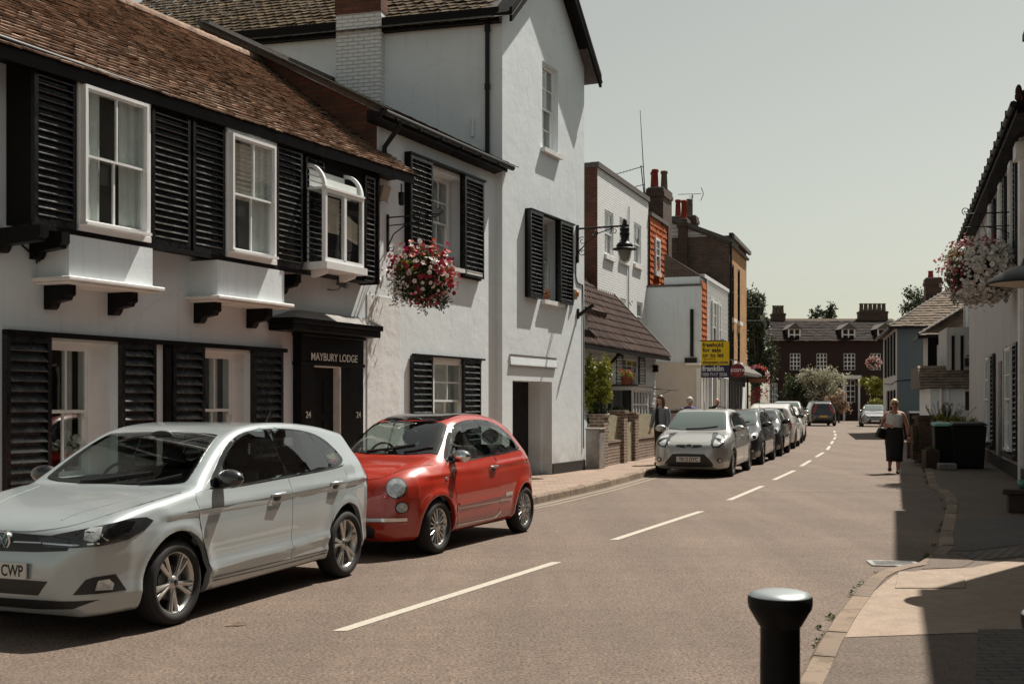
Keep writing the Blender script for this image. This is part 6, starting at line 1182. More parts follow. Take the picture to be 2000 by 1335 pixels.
def plate(B, parent, txt, fr_kind, zc, mat='plate_white', w=.52, h=.112, tilt=0.0, right=False, ts=.094, sx=.78):
    s = -1 if fr_kind == 'front' else 1; P = B.cast(np.array([[-.8 if s < 0 else B.L+.8, 0, zc]]), np.array([[1. if s < 0 else -1., 0, 0]]))[0]
    x = P[0]+s*.022; m = MB(); m.box(x-.008, x+.008, -w/2, w/2, zc-h/2, zc+h/2); o = m.build('number_plate', mat, parent, bevel=.003); m = MB(); m.box(min(x, x-s*.04), max(x, x-s*.04), -w/2+.01, w/2-.01, zc-h/2+.01, zc+h/2-.01); m.build('plate_mount', 'trim_black', parent)
    textmesh('registration', txt, ts*1.16, 'lettering_black', o, (x+s*.0085, (.235 if right else 0) if s > 0 else (-.235 if right else 0), zc-.002), (R(90), 0, R(90) if s > 0 else R(-90)), sx=sx, align='RIGHT' if right else 'CENTER', depth=.0008, bold=.0022)
def mirror(parent, x, y, z, s, mat, scale=1.0, arm='trim_black'):
    m = MB(); prof = []
    M = Matrix.Rotation(R(8)*s, 3, 'Z'); m.ell((x, y+s*.12*scale, z), .075*scale, .125*scale, .075*scale, 20, 12, M=M); 
    for i, v in enumerate(m.v):
        if v[0] > x+.035*scale: m.v[i] = (x+.035*scale, v[1], v[2])
    o = m.build('wing_mirror', mat, parent, uv=False)
    a = MB(); a.tube([(x-.01, y-s*.04, z-.075*scale), (x, y+s*.05, z-.05*scale)], [.028, .022], 10); a.build('mirror_arm', arm, o, uv=False)
    g = MB(); g.box(x+.034*scale, x+.038*scale, y+s*.03*scale, y+s*.215*scale, z-.045*scale, z+.045*scale); g.build('mirror_glass', 'car_glass', o, bevel=.01)
def wheel_liners(parent, B, sp):  # black wheel arch liners and floor pan
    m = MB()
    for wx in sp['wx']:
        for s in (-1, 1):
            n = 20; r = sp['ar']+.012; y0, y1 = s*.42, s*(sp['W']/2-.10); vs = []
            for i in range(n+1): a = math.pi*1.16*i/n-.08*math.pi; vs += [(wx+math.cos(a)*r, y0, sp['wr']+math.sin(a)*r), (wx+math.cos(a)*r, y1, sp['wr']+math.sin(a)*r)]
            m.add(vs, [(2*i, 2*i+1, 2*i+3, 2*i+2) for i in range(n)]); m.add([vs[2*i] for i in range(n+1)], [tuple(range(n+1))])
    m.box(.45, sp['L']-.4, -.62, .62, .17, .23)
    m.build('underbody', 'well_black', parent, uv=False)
def cabin(t, x0, x1, zf, wd, seatx, zs, wheelx, wheelz):
    # dashboard, wheel, front seats and rear bench behind real glass
    m = MB(); m.box(x0, x1, -wd, wd, zf-.02, zf); m.box(x0-.25, x0+.25, -wd, wd, zf, zf+.02) if False else None; m.build('cabin_floor', 'well_black', t)
    m = MB(); m.prism([(x0-.1, zf), (x0-.1, wheelz-.02), (x0+.30, wheelz-.04), (x0+.42, wheelz-.16), (x0+.38, zf)], 'y', -wd, wd); m.build('dashboard', 'dash_black', t, bevel=.02, seg=2)
    m = MB(); pts = [(wheelx+.06*math.sin(a), .33+.175*math.cos(a), wheelz+.03+.165*math.sin(a)) for a in np.linspace(0, 6.283, 25)]; m.tube(pts, .014, 7, cap=False); m.tube([(wheelx-.05, .33, wheelz+.03), (wheelx+.0, .33, wheelz+.03)], .05, 10)
    for a in (0, math.pi, -math.pi/2): m.tube([(wheelx, .33, wheelz+.03), (wheelx+.06*math.sin(a), .33+.17*math.cos(a), wheelz+.03+.16*math.sin(a))], .014, 6)
    m.build('steering_wheel', 'dash_black', t)
    for (sx, y) in ((seatx, -.34), (seatx, .34), (seatx+.78, -.36), (seatx+.78, .36)):
        m = MB(); m.prism([(sx-.42, zf+.1), (sx-.45, zf+.28), (sx-.05, zf+.22), (sx+.06, zs-.12), (sx+.14, zs-.12), (sx+.10, zf+.1)], 'y', y-.22, y+.22); m.build('seat', 'seat_cloth', t, bevel=.05, seg=3)
        m = MB(); m.ell((sx+.12, y, zs-.02), .05, .12, .09); m.tube([(sx+.10, y-.04, zs-.15), (sx+.12, y-.04, zs-.05)], .008); m.build('headrest', 'seat_cloth', t)
    m = MB(); m.ell((x0+.62, 0, zs+.20), .02, .11, .035); m.build('rear_view_mirror', 'dash_black', t)
def base_car(name, label, sp, loc, ang, paint, group, glass='car_glass', h=.024, cuts=()):
    t = thing(name, label, 'car', loc, math.pi/2-ang, group); B = Body(sp); body_mesh(B, 'body', paint, t, h, cuts); wheel_liners(t, B, sp)
    return t, B
def place(contact_front, ang, sp, yoff=None):     # root position so that the street-side front tyre touches the given point
    hw = sp['W']/2-.03 if yoff is None else yoff; d = (math.sin(ang), math.cos(ang)); n = (math.cos(ang), -math.sin(ang))
    return (contact_front[0]-d[0]*sp['wx'][0]-n[0]*hw, contact_front[1]-d[1]*sp['wx'][0]-n[1]*hw, 0)
# ---- the white silver hatchback
P_DLO = [(1.30, .985), (1.50, 1.15), (1.74, 1.300), (2.02, 1.382), (2.45, 1.402), (2.85, 1.380), (3.13, 1.330), (3.31, 1.245), (3.43, 1.125), (3.40, 1.070), (3.20, 1.035), (2.4, 1.005), (1.6, .975)]
P_WS = [(1.17, -.62), (1.135, -.3), (1.13, 0), (1.135, .3), (1.17, .62), (1.26, .665), (1.72, .555), (1.80, .50), (1.835, .25), (1.84, 0), (1.835, -.25), (1.80, -.50), (1.72, -.555), (1.26, -.665)]
P_RW = [(-.50, 1.05), (-.44, 1.26), (0, 1.285), (.44, 1.26), (.50, 1.05), (0, 1.03)]
POLO = dict(L=4.06, W=1.751, wx=(.83, 3.38), wr=.318, ar=.375, k=.058, xa=.62, xb=.5, zc=.64, flare=.014,
    top=[(.09, .17), (.03, .24), (.0, .36), (.0, .50), (.02, .60), (.05, .68), (.12, .765), (.30, .845), (.60, .905), (.90, .950), (1.12, .985), (1.22, 1.045), (1.45, 1.19), (1.70, 1.325), (1.90, 1.395), (2.15, 1.436), (2.5, 1.452), (2.9, 1.438), (3.3, 1.400), (3.62, 1.350), (3.72, 1.32), (3.80, 1.17), (3.93, .98), (4.03, .87), (4.06, .70), (4.06, .50), (4.03, .36), (3.95, .27)],
    bot=[(3.8, .22), (.4, .17)],
    sec=[(.16, .80), (.24, .845), (.31, .866), (.40, .860), (.48, .862), (.62, .874), (.76, .876), (.83, .868), (.93, .845), (1.0, .822), (1.12, .765), (1.3, .680), (1.40, .635), (1.5, .58)],
    plan=[(0, .60), (.04, .74), (.10, .835), (.20, .905), (.35, .95), (.6, .982), (.9, .997), (1.4, 1.0), (2.8, 1.0), (3.3, .985), (3.6, .96), (3.8, .925), (3.95, .87), (4.02, .80), (4.06, .70)],
    planr=[(0, .8), (1.1, .90), (1.4, .97), (1.8, 1.0), (2.8, 1.0), (3.3, .96), (3.7, .90), (4.06, .8)],
    belt=[(0, .90), (.6, .905), (1.2, .935), (2.0, .965), (2.8, .99), (3.6, 1.02), (4.06, 1.02)],
    creases=[(.62, .805, 4.0, .905, .06, .020), (1.05, .345, 3.1, .41, .05, .022)])
def polo():
    sp = POLO; a = R(20.9); t, B = base_car('parked_hatchback', 'white silver five door hatchback parked nearest in front of the lodge', sp, place((-2.455, 8.61), a, sp), a, 'paint_silverwhite', 'cars parked along the left kerb', h=.017, cuts=[('side', P_DLO), ('top', P_WS), ('rear', P_RW)]); cabin(t, 1.15, 3.4, .45, .70, 2.25, 1.16, 1.62, .93)
    fl = frame('front', B)
    DLO = [(1.30, .985), (1.50, 1.15), (1.74, 1.300), (2.02, 1.382), (2.45, 1.402), (2.85, 1.380), (3.13, 1.330), (3.31, 1.245), (3.43, 1.125), (3.40, 1.070), (3.20, 1.035), (2.4, 1.005), (1.6, .975)]
    for s in (-1, 1):
        fs = frame('side', B, s)
        
        D1 = [(1.06, .93), (1.12, .955), (1.35, .965), (1.5, 1.10), (1.77, 1.30), (2.02, 1.39), (2.36, 1.408), (2.38, 1.0), (2.37, .40), (2.35, .30), (1.22, .29), (1.17, .50), (1.08, .7)]
        D2 = [(2.385, 1.0), (2.365, 1.408), (2.6, 1.405), (3.0, 1.375), (3.33, 1.31), (3.52, 1.14), (3.40, 1.0), (3.36, .86), (3.14, .68), (3.02, .52), (2.97, .30), (2.375, .30)]
        for k, Dd in enumerate((D1, D2)):
            low = [p for p in Dd]; cut = .985 if k == 0 else 1.005
            Dl = ([(1.10, .60), (1.075, .78), (1.07, .90), (1.10, .945), (1.3, .965), (1.9, .975), (2.376, .992), (2.378, .30), (1.23, .29), (1.19, .42)] if k == 0 else [(2.386, .30), (2.384, .992), (2.9, 1.015), (3.38, 1.03), (3.40, .93), (3.34, .80), (3.20, .71), (3.08, .59), (3.02, .45), (2.98, .30)])
            d = patch(B, 'door', Dl, fs, 'paint_silverwhite', t, .0, .0028, .035)
            ribbon(B, 'door_gap', Dl, fs, 'trim_black', d, .0065, .0006, closed=True, sm=1)
            hx = 2.14 if k == 0 else 3.13; hz = .862 if k == 0 else .895
            P = B.cast(np.array([[hx, 1.3*s, hz]]), np.array([[0, -1.*s, 0]]))[0]; m = MB()
            m.ell((hx-.005, P[1]+s*.0, hz-.022), .062, .012, .034, 16, 8); m.build('handle_recess', 'trim_black', d, uv=False); m = MB(); m.tube([(hx-.10, P[1]+s*.006, hz), (hx-.08, P[1]+s*.03, hz+.002), (hx+.06, P[1]+s*.034, hz+.006), (hx+.10, P[1]+s*.008, hz+.008)], [.010, .014, .014, .012], 10); m.build('door_handle', 'paint_silverwhite', d, uv=False)
        G1 = [(1.42, 1.005), (1.56, 1.135), (1.78, 1.282), (2.03, 1.362), (2.33, 1.380), (2.34, 1.025), (1.9, 1.005)]
        G2 = [(2.42, 1.03), (2.40, 1.380), (2.62, 1.376), (2.84, 1.352), (2.96, 1.330), (3.11, 1.075), (2.9, 1.050)]
        G3 = [(3.165, 1.075), (3.03, 1.310), (3.13, 1.290), (3.26, 1.205), (3.36, 1.105)]
        GG = [catmull(g, 3, True) for g in (G1, G2, G3)]; patch(B, 'window_surround', DLO, fs, 'trim_gloss', t, .001, .003, .04, smooth=3, holes=GG)
        for g in GG: patch(B, 'side_window', inset(g, -.006), fs, 'car_clear', t, .003, .002, .05)
        ribbon(B, 'window_trim', [(1.28, .968), (1.6, .962), (2.4, .992), (3.2, 1.024), (3.42, 1.052)], fs, 'chrome', t, .010, .004)
        ribbon(B, 'crease_shade_line', [(.92, .822), (1.6, .835), (2.6, .862), (3.6, .892), (3.95, .900)], fs, 'paint_grey', t, .005, .0012)  # thin grey line painted on as the shade of the pressed crease
        ribbon(B, 'sill_gap', [(1.2, .265), (2.2, .262), (3.0, .275)], fs, 'trim_black', t, .006, .0005)
        patch(B, 'fuel_flap', [(3.50, .80), (3.50, .93), (3.63, .93), (3.63, .80)], fs, 'paint_silverwhite', t, 0, .0015, .04) if s > 0 else None
        y0 = float(B.w(np.array([1.40]), np.array([1.0]))[0]); mirror(t, 1.42, s*(y0-.02), 1.035, s, 'paint_black', 1.0)
        # headlamp: seen from a corner, drawn on a plane turned towards the outside
        an = R(38); Dv = np.array([math.cos(an), -s*math.sin(an), 0.]); Uq = np.array([math.sin(an), s*math.cos(an), 0.]); fo = (np.array([.2, s*.6, 0.])-Dv*1.2, Uq, np.array([0, 0, 1.]), Dv)
        HL = [(-.31, .662), (-.33, .695), (-.20, .728), (.05, .782), (.27, .822), (.37, .820), (.42, .792), (.36, .735), (.25, .680), (.08, .655), (-.10, .645), (-.28, .642)]
        h_ = patch(B, 'headlight', HL, fo, 'lamp_housing', t, .001, .004, .03)
        patch(B, 'lens', [(-.03, .70), (-.02, .755), (.02, .775), (.09, .78), (.07, .705), (.03, .685)], fo, 'lamp_lens', h_, .005, .002, .03); patch(B, 'lens', [(.12, .79), (.22, .81), (.30, .80), (.26, .735), (.14, .705), (.12, .73)], fo, 'trim_gloss', h_, .005, .002, .03)
        for pts in ([(.095, .79), (.085, .72), (.12, .69), (.25, .725)], [(-.30, .665), (-.10, .662), (.02, .672), (.07, .672)]): ribbon(B, 'running_light', pts, fo, 'chrome', h_, .010, .006, sm=1)
        FG = [(-.10, .33), (-.02, .43), (.03, .445), (.17, .455), (.24, .335)]; f_ = patch(B, 'fog_lamp', FG, fo, 'trim_black', t, .001, .004, .03); patch(B, 'lens', [(.04, .355), (.06, .42), (.13, .425), (.16, .39), (.15, .35)], fo, 'lamp_lens', f_, .005, .002, .03)
        for k, wx in enumerate(sp['wx']): wheel(t, wx, s*(sp['W']/2-.115), .312, .205, 'five', .222, s)
        # tail lamps
        an = R(40); Dv = np.array([-math.cos(an), -s*math.sin(an), 0.]); Uq = np.array([-math.sin(an), s*math.cos(an), 0.]); fr2 = (np.array([B.L-.2, s*.6, 0.])-Dv*1.2, Uq, np.array([0, 0, 1.]), Dv)
        patch(B, 'tail_light', [(-.20, .80), (-.16, .88), (.0, .98), (.06, .98), (.08, .84), (.0, .80)], fr2, 'lamp_red', t, .001, .006, .03)
    # bonnet, grille, intakes
    ft = frame('top', B)
    hood = patch(B, 'bonnet', [(.10, -.30), (.085, 0), (.10, .30), (.16, .52), (.30, .665), (.60, .745), (.98, .775), (1.05, .60), (1.11, .3), (1.13, 0), (1.11, -.3), (1.05, -.60), (.98, -.775), (.60, -.745), (.30, -.665), (.16, -.52)], ft, 'paint_silverwhite', t, 0, .003, .05, smooth=3)
    ribbon(B, 'bonnet_gap', [(.30, .665), (.60, .745), (.98, .775)], ft, 'trim_black', hood, .008, .0015); ribbon(B, 'bonnet_gap', [(.30, -.665), (.60, -.745), (.98, -.775)], ft, 'trim_black', hood, .008, .0015)
    for s in (-1, 1): ribbon(B, 'bonnet_crease', [(.20, s*.36), (.55, s*.50), (1.02, s*.60)], ft, 'paint_silverwhite', hood, .016, .004)
    g_ = patch(B, 'grille', [(-.56, .625), (-.58, .70), (-.40, .715), (0, .722), (.40, .715), (.58, .70), (.56, .625), (.3, .607), (0, .60), (-.3, .607)], fl, 'trim_black', t, .001, .004, .04)
    for s in (-1, 1): ribbon(B, 'grille_bar', [(s*.09, .664), (s*.33, .667)], fl, 'chrome', g_, .009, .006, sm=1)
    patch(B, 'bumper_intake', [(-.42, .415), (-.33, .315), (.33, .315), (.42, .415)], fl, 'trim_black', t, .001, .003, .04)
    patch(B, 'lower_intake', [(-.74, .292), (-.60, .235), (-.3, .215), (.3, .215), (.60, .235), (.74, .292), (.5, .285), (0, .28), (-.5, .285)], fl, 'trim_black', t, .001, .003, .04)
    P = B.cast(np.array([[-.8, 0, .672]]), np.array([[1., 0, 0]]))[0]; m = MB(); m.lathe([(0, -.022), (.055, -.020), (.062, -.014), (.064, 0), (.064, .012)], 28, (P[0]+.004, 0, .672), axis='x'); o = m.build('badge', 'badge_blue', t, uv=False)
    m = MB(); m.lathe([(.056, -.021), (.060, -.028), (.067, -.026), (.070, -.014), (.070, .01)], 28, (P[0]+.004, 0, .672), axis='x')
    for pp in ([(-.028, .045), (0, .005), (.028, .045)], [(-.046, .02), (-.022, -.045), (0, -.002), (.022, -.045), (.046, .02)]): m.tube([(P[0]-.020, y, .672+z) for y, z in pp], .005, 6)
    m.build('badge_ring', 'chrome', o, uv=False)
    plate(B, t, 'CWP', 'front', .478, right=True)
    # windscreen, roof aerial, wipers
    ws = catmull(P_WS, 3, True); patch(B, 'screen_surround', ws, ft, 'trim_gloss', t, .001, .002, .05, holes=[inset(ws, .035)]); patch(B, 'windscreen', inset(ws, .006), ft, 'car_clear', t, .003, .003, .05)
    for (a_, b_) in (((1.15, .30), (1.26, -.30)), ((1.15, -.28), (1.24, -.60))): ribbon(B, 'wiper', [a_, ((a_[0]+b_[0])/2-.01, (a_[1]+b_[1])/2), b_], ft, 'trim_black', t, .014, .016, th=.008)
    fr = frame('rear', B); patch(B, 'rear_window', catmull(P_RW, 3, True), fr, 'car_clear', t, .001, .003, .05); plate(B, t, 'CWP', 'rear', .62, 'plate_yellow')
    m = MB(); m.tube([(3.3, 0, 1.395), (3.42, 0, 1.55)], [.008, .003], 6); m.build('aerial', 'trim_black', t)
    return t
polo()
# ---- small red three door
F_DLO = [(1.03, .975), (1.20, 1.15), (1.40, 1.295), (1.62, 1.385), (1.95, 1.420), (2.35, 1.41), (2.62, 1.355), (2.85, 1.24), (3.0, 1.075), (2.97, 1.045), (2.6, 1.03), (1.9, 1.0), (1.4, .975)]
F_WS = [(.99, -.56), (.95, -.28), (.945, 0), (.95, .28), (.99, .56), (1.06, .60), (1.40, .515), (1.47, .46), (1.50, .25), (1.51, 0), (1.50, -.25), (1.47, -.46), (1.40, -.515), (1.06, -.60)]
F_RW = [(-.44, 1.06), (-.38, 1.30), (0, 1.33), (.38, 1.30), (.44, 1.06), (0, 1.03)]
FIAT = dict(L=3.55, W=1.627, wx=(.70, 3.0), wr=.295, ar=.335, k=.17, xa=.60, xb=.55, zc=.66, flare=.02,
    top=[(.12, .17), (.04, .24), (.0, .36), (.0, .48), (.025, .60), (.07, .71), (.16, .82), (.32, .905), (.55, .965), (.80, 1.005), (.93, 1.035), (1.10, 1.16), (1.30, 1.30), (1.50, 1.405), (1.72, 1.465), (2.0, 1.492), (2.35, 1.490), (2.7, 1.455), (2.98, 1.385), (3.12, 1.30), (3.28, 1.10), (3.42, .92), (3.50, .80), (3.545, .62), (3.55, .46), (3.50, .30)],
    bot=[(3.4, .23), (3.3, .20), (.3, .165)],
    sec=[(.15, .74), (.22, .775), (.34, .800), (.50, .812), (.66, .813), (.80, .800), (.90, .775), (.97, .745), (1.10, .69), (1.30, .605), (1.42, .555), (1.52, .50)],
    plan=[(0, .55), (.04, .66), (.10, .76), (.20, .85), (.35, .92), (.6, .975), (.9, 1.0), (2.6, 1.0), (3.0, .985), (3.2, .95), (3.38, .89), (3.48, .81), (3.55, .66)],
    planr=[(0, .8), (.9, .88), (1.2, .95), (1.6, 1.0), (2.4, 1.0), (2.9, .95), (3.2, .86), (3.55, .75)],
    belt=[(0, .93), (.8, .935), (1.6, .965), (2.3, .99), (3.0, 1.02), (3.55, 1.02)],
    creases=[(.45, .83, 3.3, .905, .045, .012)])
def fiat():
    sp = FIAT; a = R(24.3); t, B = base_car('parked_city_car', 'small bright red rounded three door car with black roof parked by the narrow house', sp, place((-.79, 12.68), a, sp), a, 'paint_red', 'cars parked along the left kerb', h=.019, cuts=[('side', F_DLO), ('top', F_WS), ('rear', F_RW)]); cabin(t, .95, 2.9, .45, .62, 1.98, 1.22, 1.38, .96)
    fl = frame('front', B); ft = frame('top', B)
    for s in (-1, 1):
        fs = frame('side', B, s)
        DLO = [(1.03, .975), (1.20, 1.15), (1.40, 1.295), (1.62, 1.385), (1.95, 1.420), (2.35, 1.41), (2.62, 1.355), (2.85, 1.24), (3.0, 1.075), (2.97, 1.045), (2.6, 1.03), (1.9, 1.0), (1.4, .975)]
        Dl = [(1.13, .28), (1.09, .5), (1.04, .72), (1.00, .93), (1.06, .965), (1.6, .98), (2.17, 1.006), (2.20, .80), (2.22, .55), (2.20, .38), (2.12, .28)]
        d = patch(B, 'door', Dl, fs, 'paint_red', t, 0, .003, .035); ribbon(B, 'door_gap', Dl, fs, 'trim_black', d, .007, .0008, closed=True, sm=2)
        ribbon(B, 'rubbing_strip', [(1.13, .50), (1.6, .505), (2.35, .525)], fs, 'paint_red', d, .022, .012, sm=1); patch(B, 'strip_badge', [(2.36, .50), (2.36, .545), (2.55, .552), (2.55, .508)], fs, 'chrome', t, .006, .006, .04)
        patch(B, 'sill_strip', [(1.15, .262), (1.15, .275), (2.1, .275), (2.25, .33), (2.28, .322), (2.16, .262)], fs, 'chrome', t, .003, .003, .05)
        P = B.cast(np.array([[2.07, 1.3*s, .865]]), np.array([[0, -1.*s, 0]]))[0]; m = MB(); m.ell((2.06, P[1], .845), .055, .012, .04, 16, 8); m.build('handle_recess', 'trim_black', d, uv=False)
        m = MB(); m.tube([(1.97, P[1]+s*.006, .872), (2.0, P[1]+s*.028, .872), (2.12, P[1]+s*.03, .876), (2.15, P[1]+s*.008, .876)], [.012, .015, .015, .012], 10); m.build('door_handle', 'chrome', d, uv=False)
        G1 = [(1.13, 1.0), (1.24, 1.13), (1.43, 1.275), (1.64, 1.362), (1.93, 1.395), (2.07, 1.395), (2.14, 1.03), (1.6, 1.005)]
        G2 = [(2.19, 1.035), (2.12, 1.393), (2.34, 1.385), (2.60, 1.33), (2.80, 1.22), (2.93, 1.075), (2.6, 1.05)]
        GG = [catmull(g, 3, True) for g in (G1, G2)]; patch(B, 'window_surround', DLO, fs, 'trim_gloss', t, .001, .003, .04, smooth=3, holes=GG)
        for g in GG: patch(B, 'side_window', inset(g, -.006), fs, 'car_clear', t, .003, .002, .05)
        ribbon(B, 'waist_strip', [(1.05, .973), (1.4, .966), (1.9, .99), (2.6, 1.02), (3.0, 1.042)], fs, 'chrome', t, .014, .004)
        ribbon(B, 'body_gap', [(2.98, 1.05), (3.06, .96), (3.12, .87)], fs, 'trim_black', t, .005, .001)
        an = R(30); Dv = np.array([math.cos(an), -s*math.sin(an), 0.]); Uq = np.array([math.sin(an), s*math.cos(an), 0.]); fo = (np.array([.2, s*.55, 0.])-Dv*1.2, Uq, np.array([0, 0, 1.]), Dv)
        def circ(c, r, q=1.0, n=28): return [(c[0]+math.cos(2*math.pi*i/n)*r, c[1]+math.sin(2*math.pi*i/n)*r*q) for i in range(n)]
        o = patch(B, 'headlight', circ((.00, .735), .112, .95), fo, 'trim_black', t, .001, .004, .03); patch(B, 'lamp_ring', circ((.00, .735), .104, .95), fo, 'chrome', o, .006, .006, .03); patch(B, 'lens', circ((.00, .735), .090, .95), fo, 'lamp_lens', o, .012, .005, .02); patch(B, 'reflector', circ((.0, .735), .04, .95), fo, 'chrome', o, .018, .002, .02)
        o = patch(B, 'side_lamp', circ((.055, .535), .070, .88), fo, 'trim_black', t, .001, .003, .03); patch(B, 'lens', circ((.055, .535), .058, .88), fo, 'lamp_lens', o, .006, .004, .03)
        ribbon(B, 'bumper_chrome', [(-.33, .408), (-.15, .41), (.02, .413), (.10, .415)], fo, 'chrome', t, .034, .018, th=.012)
        P = B.cast(np.array([[.88, 1.3*s, .78]]), np.array([[0, -1.*s, 0]]))[0]; m = MB(); m.ell((.88, P[1]+s*.003, .80), .026, .008, .016, 14, 8); m.build('side_repeater', 'chrome', t, uv=False)
        y0 = float(B.w(np.array([1.12]), np.array([1.0]))[0]); mirror(t, 1.16, s*(y0-.01), 1.03, s, 'chrome', 1.0, 'trim_black')
        for wx in sp['wx']: wheel(t, wx, s*(sp['W']/2-.10), .29, .185, 'multi', .198, s)
    hood = patch(B, 'bonnet', [(.17, -.35), (.155, 0), (.17, .35), (.30, .50), (.55, .615), (.86, .665), (.90, .4), (.92, 0), (.90, -.4), (.86, -.665), (.55, -.615), (.30, -.50)], ft, 'paint_red', t, 0, .003, .05, smooth=3)
    for s in (-1, 1): ribbon(B, 'bonnet_gap', [(.17, s*.35), (.30, s*.50), (.55, s*.615), (.86, s*.665)], ft, 'trim_black', hood, .008, .001)
    ws = catmull(F_WS, 3, True); patch(B, 'screen_surround', ws, ft, 'trim_gloss', t, .001, .002, .05, holes=[inset(ws, .035)]); patch(B, 'windscreen', inset(ws, .006), ft, 'car_clear', t, .003, .003, .05); patch(B, 'rear_window', catmull(F_RW, 3, True), frame('rear', B), 'car_clear', t, .001, .003, .05)
    patch(B, 'roof_panel', [(1.53, -.38), (1.55, 0), (1.53, .38), (2.0, .41), (2.5, .38), (2.53, 0), (2.5, -.38), (2.0, -.41)], ft, 'trim_gloss', t, 0, .004, .06, smooth=3)
    for (a_, b_) in (((.98, .28), (1.08, -.28)), ((.98, -.2), (1.06, -.52))): ribbon(B, 'wiper', [a_, ((a_[0]+b_[0])/2-.01, (a_[1]+b_[1])/2), b_], ft, 'trim_black', t, .014, .016, th=.008)
    patch(B, 'grille', [(-.40, .30), (-.36, .215), (.36, .215), (.40, .30), (.34, .355), (-.34, .355)], fl, 'trim_black', t, .001, .003, .04)
    plate(B, t, '', 'rear', .60, 'plate_yellow')
    P = B.cast(np.array([[-.8, 0, .60]]), np.array([[1., 0, 0]]))[0]; m = MB(); m.lathe([(0, -.016), (.045, -.014), (.05, 0), (.05, .01)], 24, (P[0], 0, .62), axis='x'); m.build('badge', 'chrome', t, uv=False)
    m = MB(); m.tube([(.55, .42, 1.40), (1.0, .55, 1.2)], .001, 4)
    return t
fiat()
# ------------------------------------------------------------------ the other vehicles: one shape family with differing proportions
def hatch(L=3.95, W=1.72, H=1.48, wx=(.80, 3.29), wr=.30, hood=.92, nose=.70, cowl=(1.00, 1.02), top=(1.75, None), tail=3.55, belt=.98, k=.105, rear_up=1.05, creases=None):
    s = H/1.48
    return dict(L=L, W=W, wx=wx, wr=wr, ar=wr+.045, k=k, xa=.6, xb=.5, zc=.64*s, flare=.016,
        top=[(.10, .18), (.03, .26), (.0, .38), (.0, .50), (.03, nose-.06), (.10, nose+.03), (.28, nose+.12), (.55, hood-.03), (.80, hood+.02), (cowl[0], cowl[1]), (cowl[0]+.22, cowl[1]+.15), (cowl[0]+.50, H-.16), (cowl[0]+.78, H-.045), (cowl[0]+1.15, H), (cowl[0]+1.6, H-.005), (tail-.5, H-.04), (tail-.1, H-.12), (tail+.05, H-.20), (tail+.18, rear_up), (L-.06, .86), (L, .70), (L, .46), (L-.04, .34), (L-.12, .26)],
        bot=[(L-.2, .22), (.4, .18)],
        sec=[(.16, .80), (.24, .835), (.34, .855), (.50, .860), (.66, .862), (.80, .850), (.92, .825), (1.0, .80), (1.15, .73), (1.32, .655), (1.42, .61), (1.6, .52)] if H < 1.55 else [(.16, .84), (.24, .88), (.34, .90), (.55, .905), (.75, .90), (.92, .88), (1.05, .85), (1.2, .80), (1.4, .72), (1.55, .66), (1.75, .58)],
        plan=[(0, .55), (.04, .68), (.10, .78), (.20, .87), (.35, .93), (.6, .975), (.9, .995), (1.4, 1.0), (L-1.2, 1.0), (L-.7, .985), (L-.4, .95), (L-.2, .90), (L-.08, .82), (L, .68)],
        planr=[(0, .8), (1.0, .90), (1.4, .97), (1.8, 1.0), (L-1.3, 1.0), (L-.7, .95), (L-.35, .90), (L, .8)],
        belt=[(0, .90), (.8, belt-.06), (1.5, belt-.03), (2.4, belt), (3.4, belt+.05), (L, belt+.05)],
        creases=creases or [(.6, .78, L-.1, .90, .05, .010)], cowl=cowl, H=H, tail=tail, zbelt=belt)
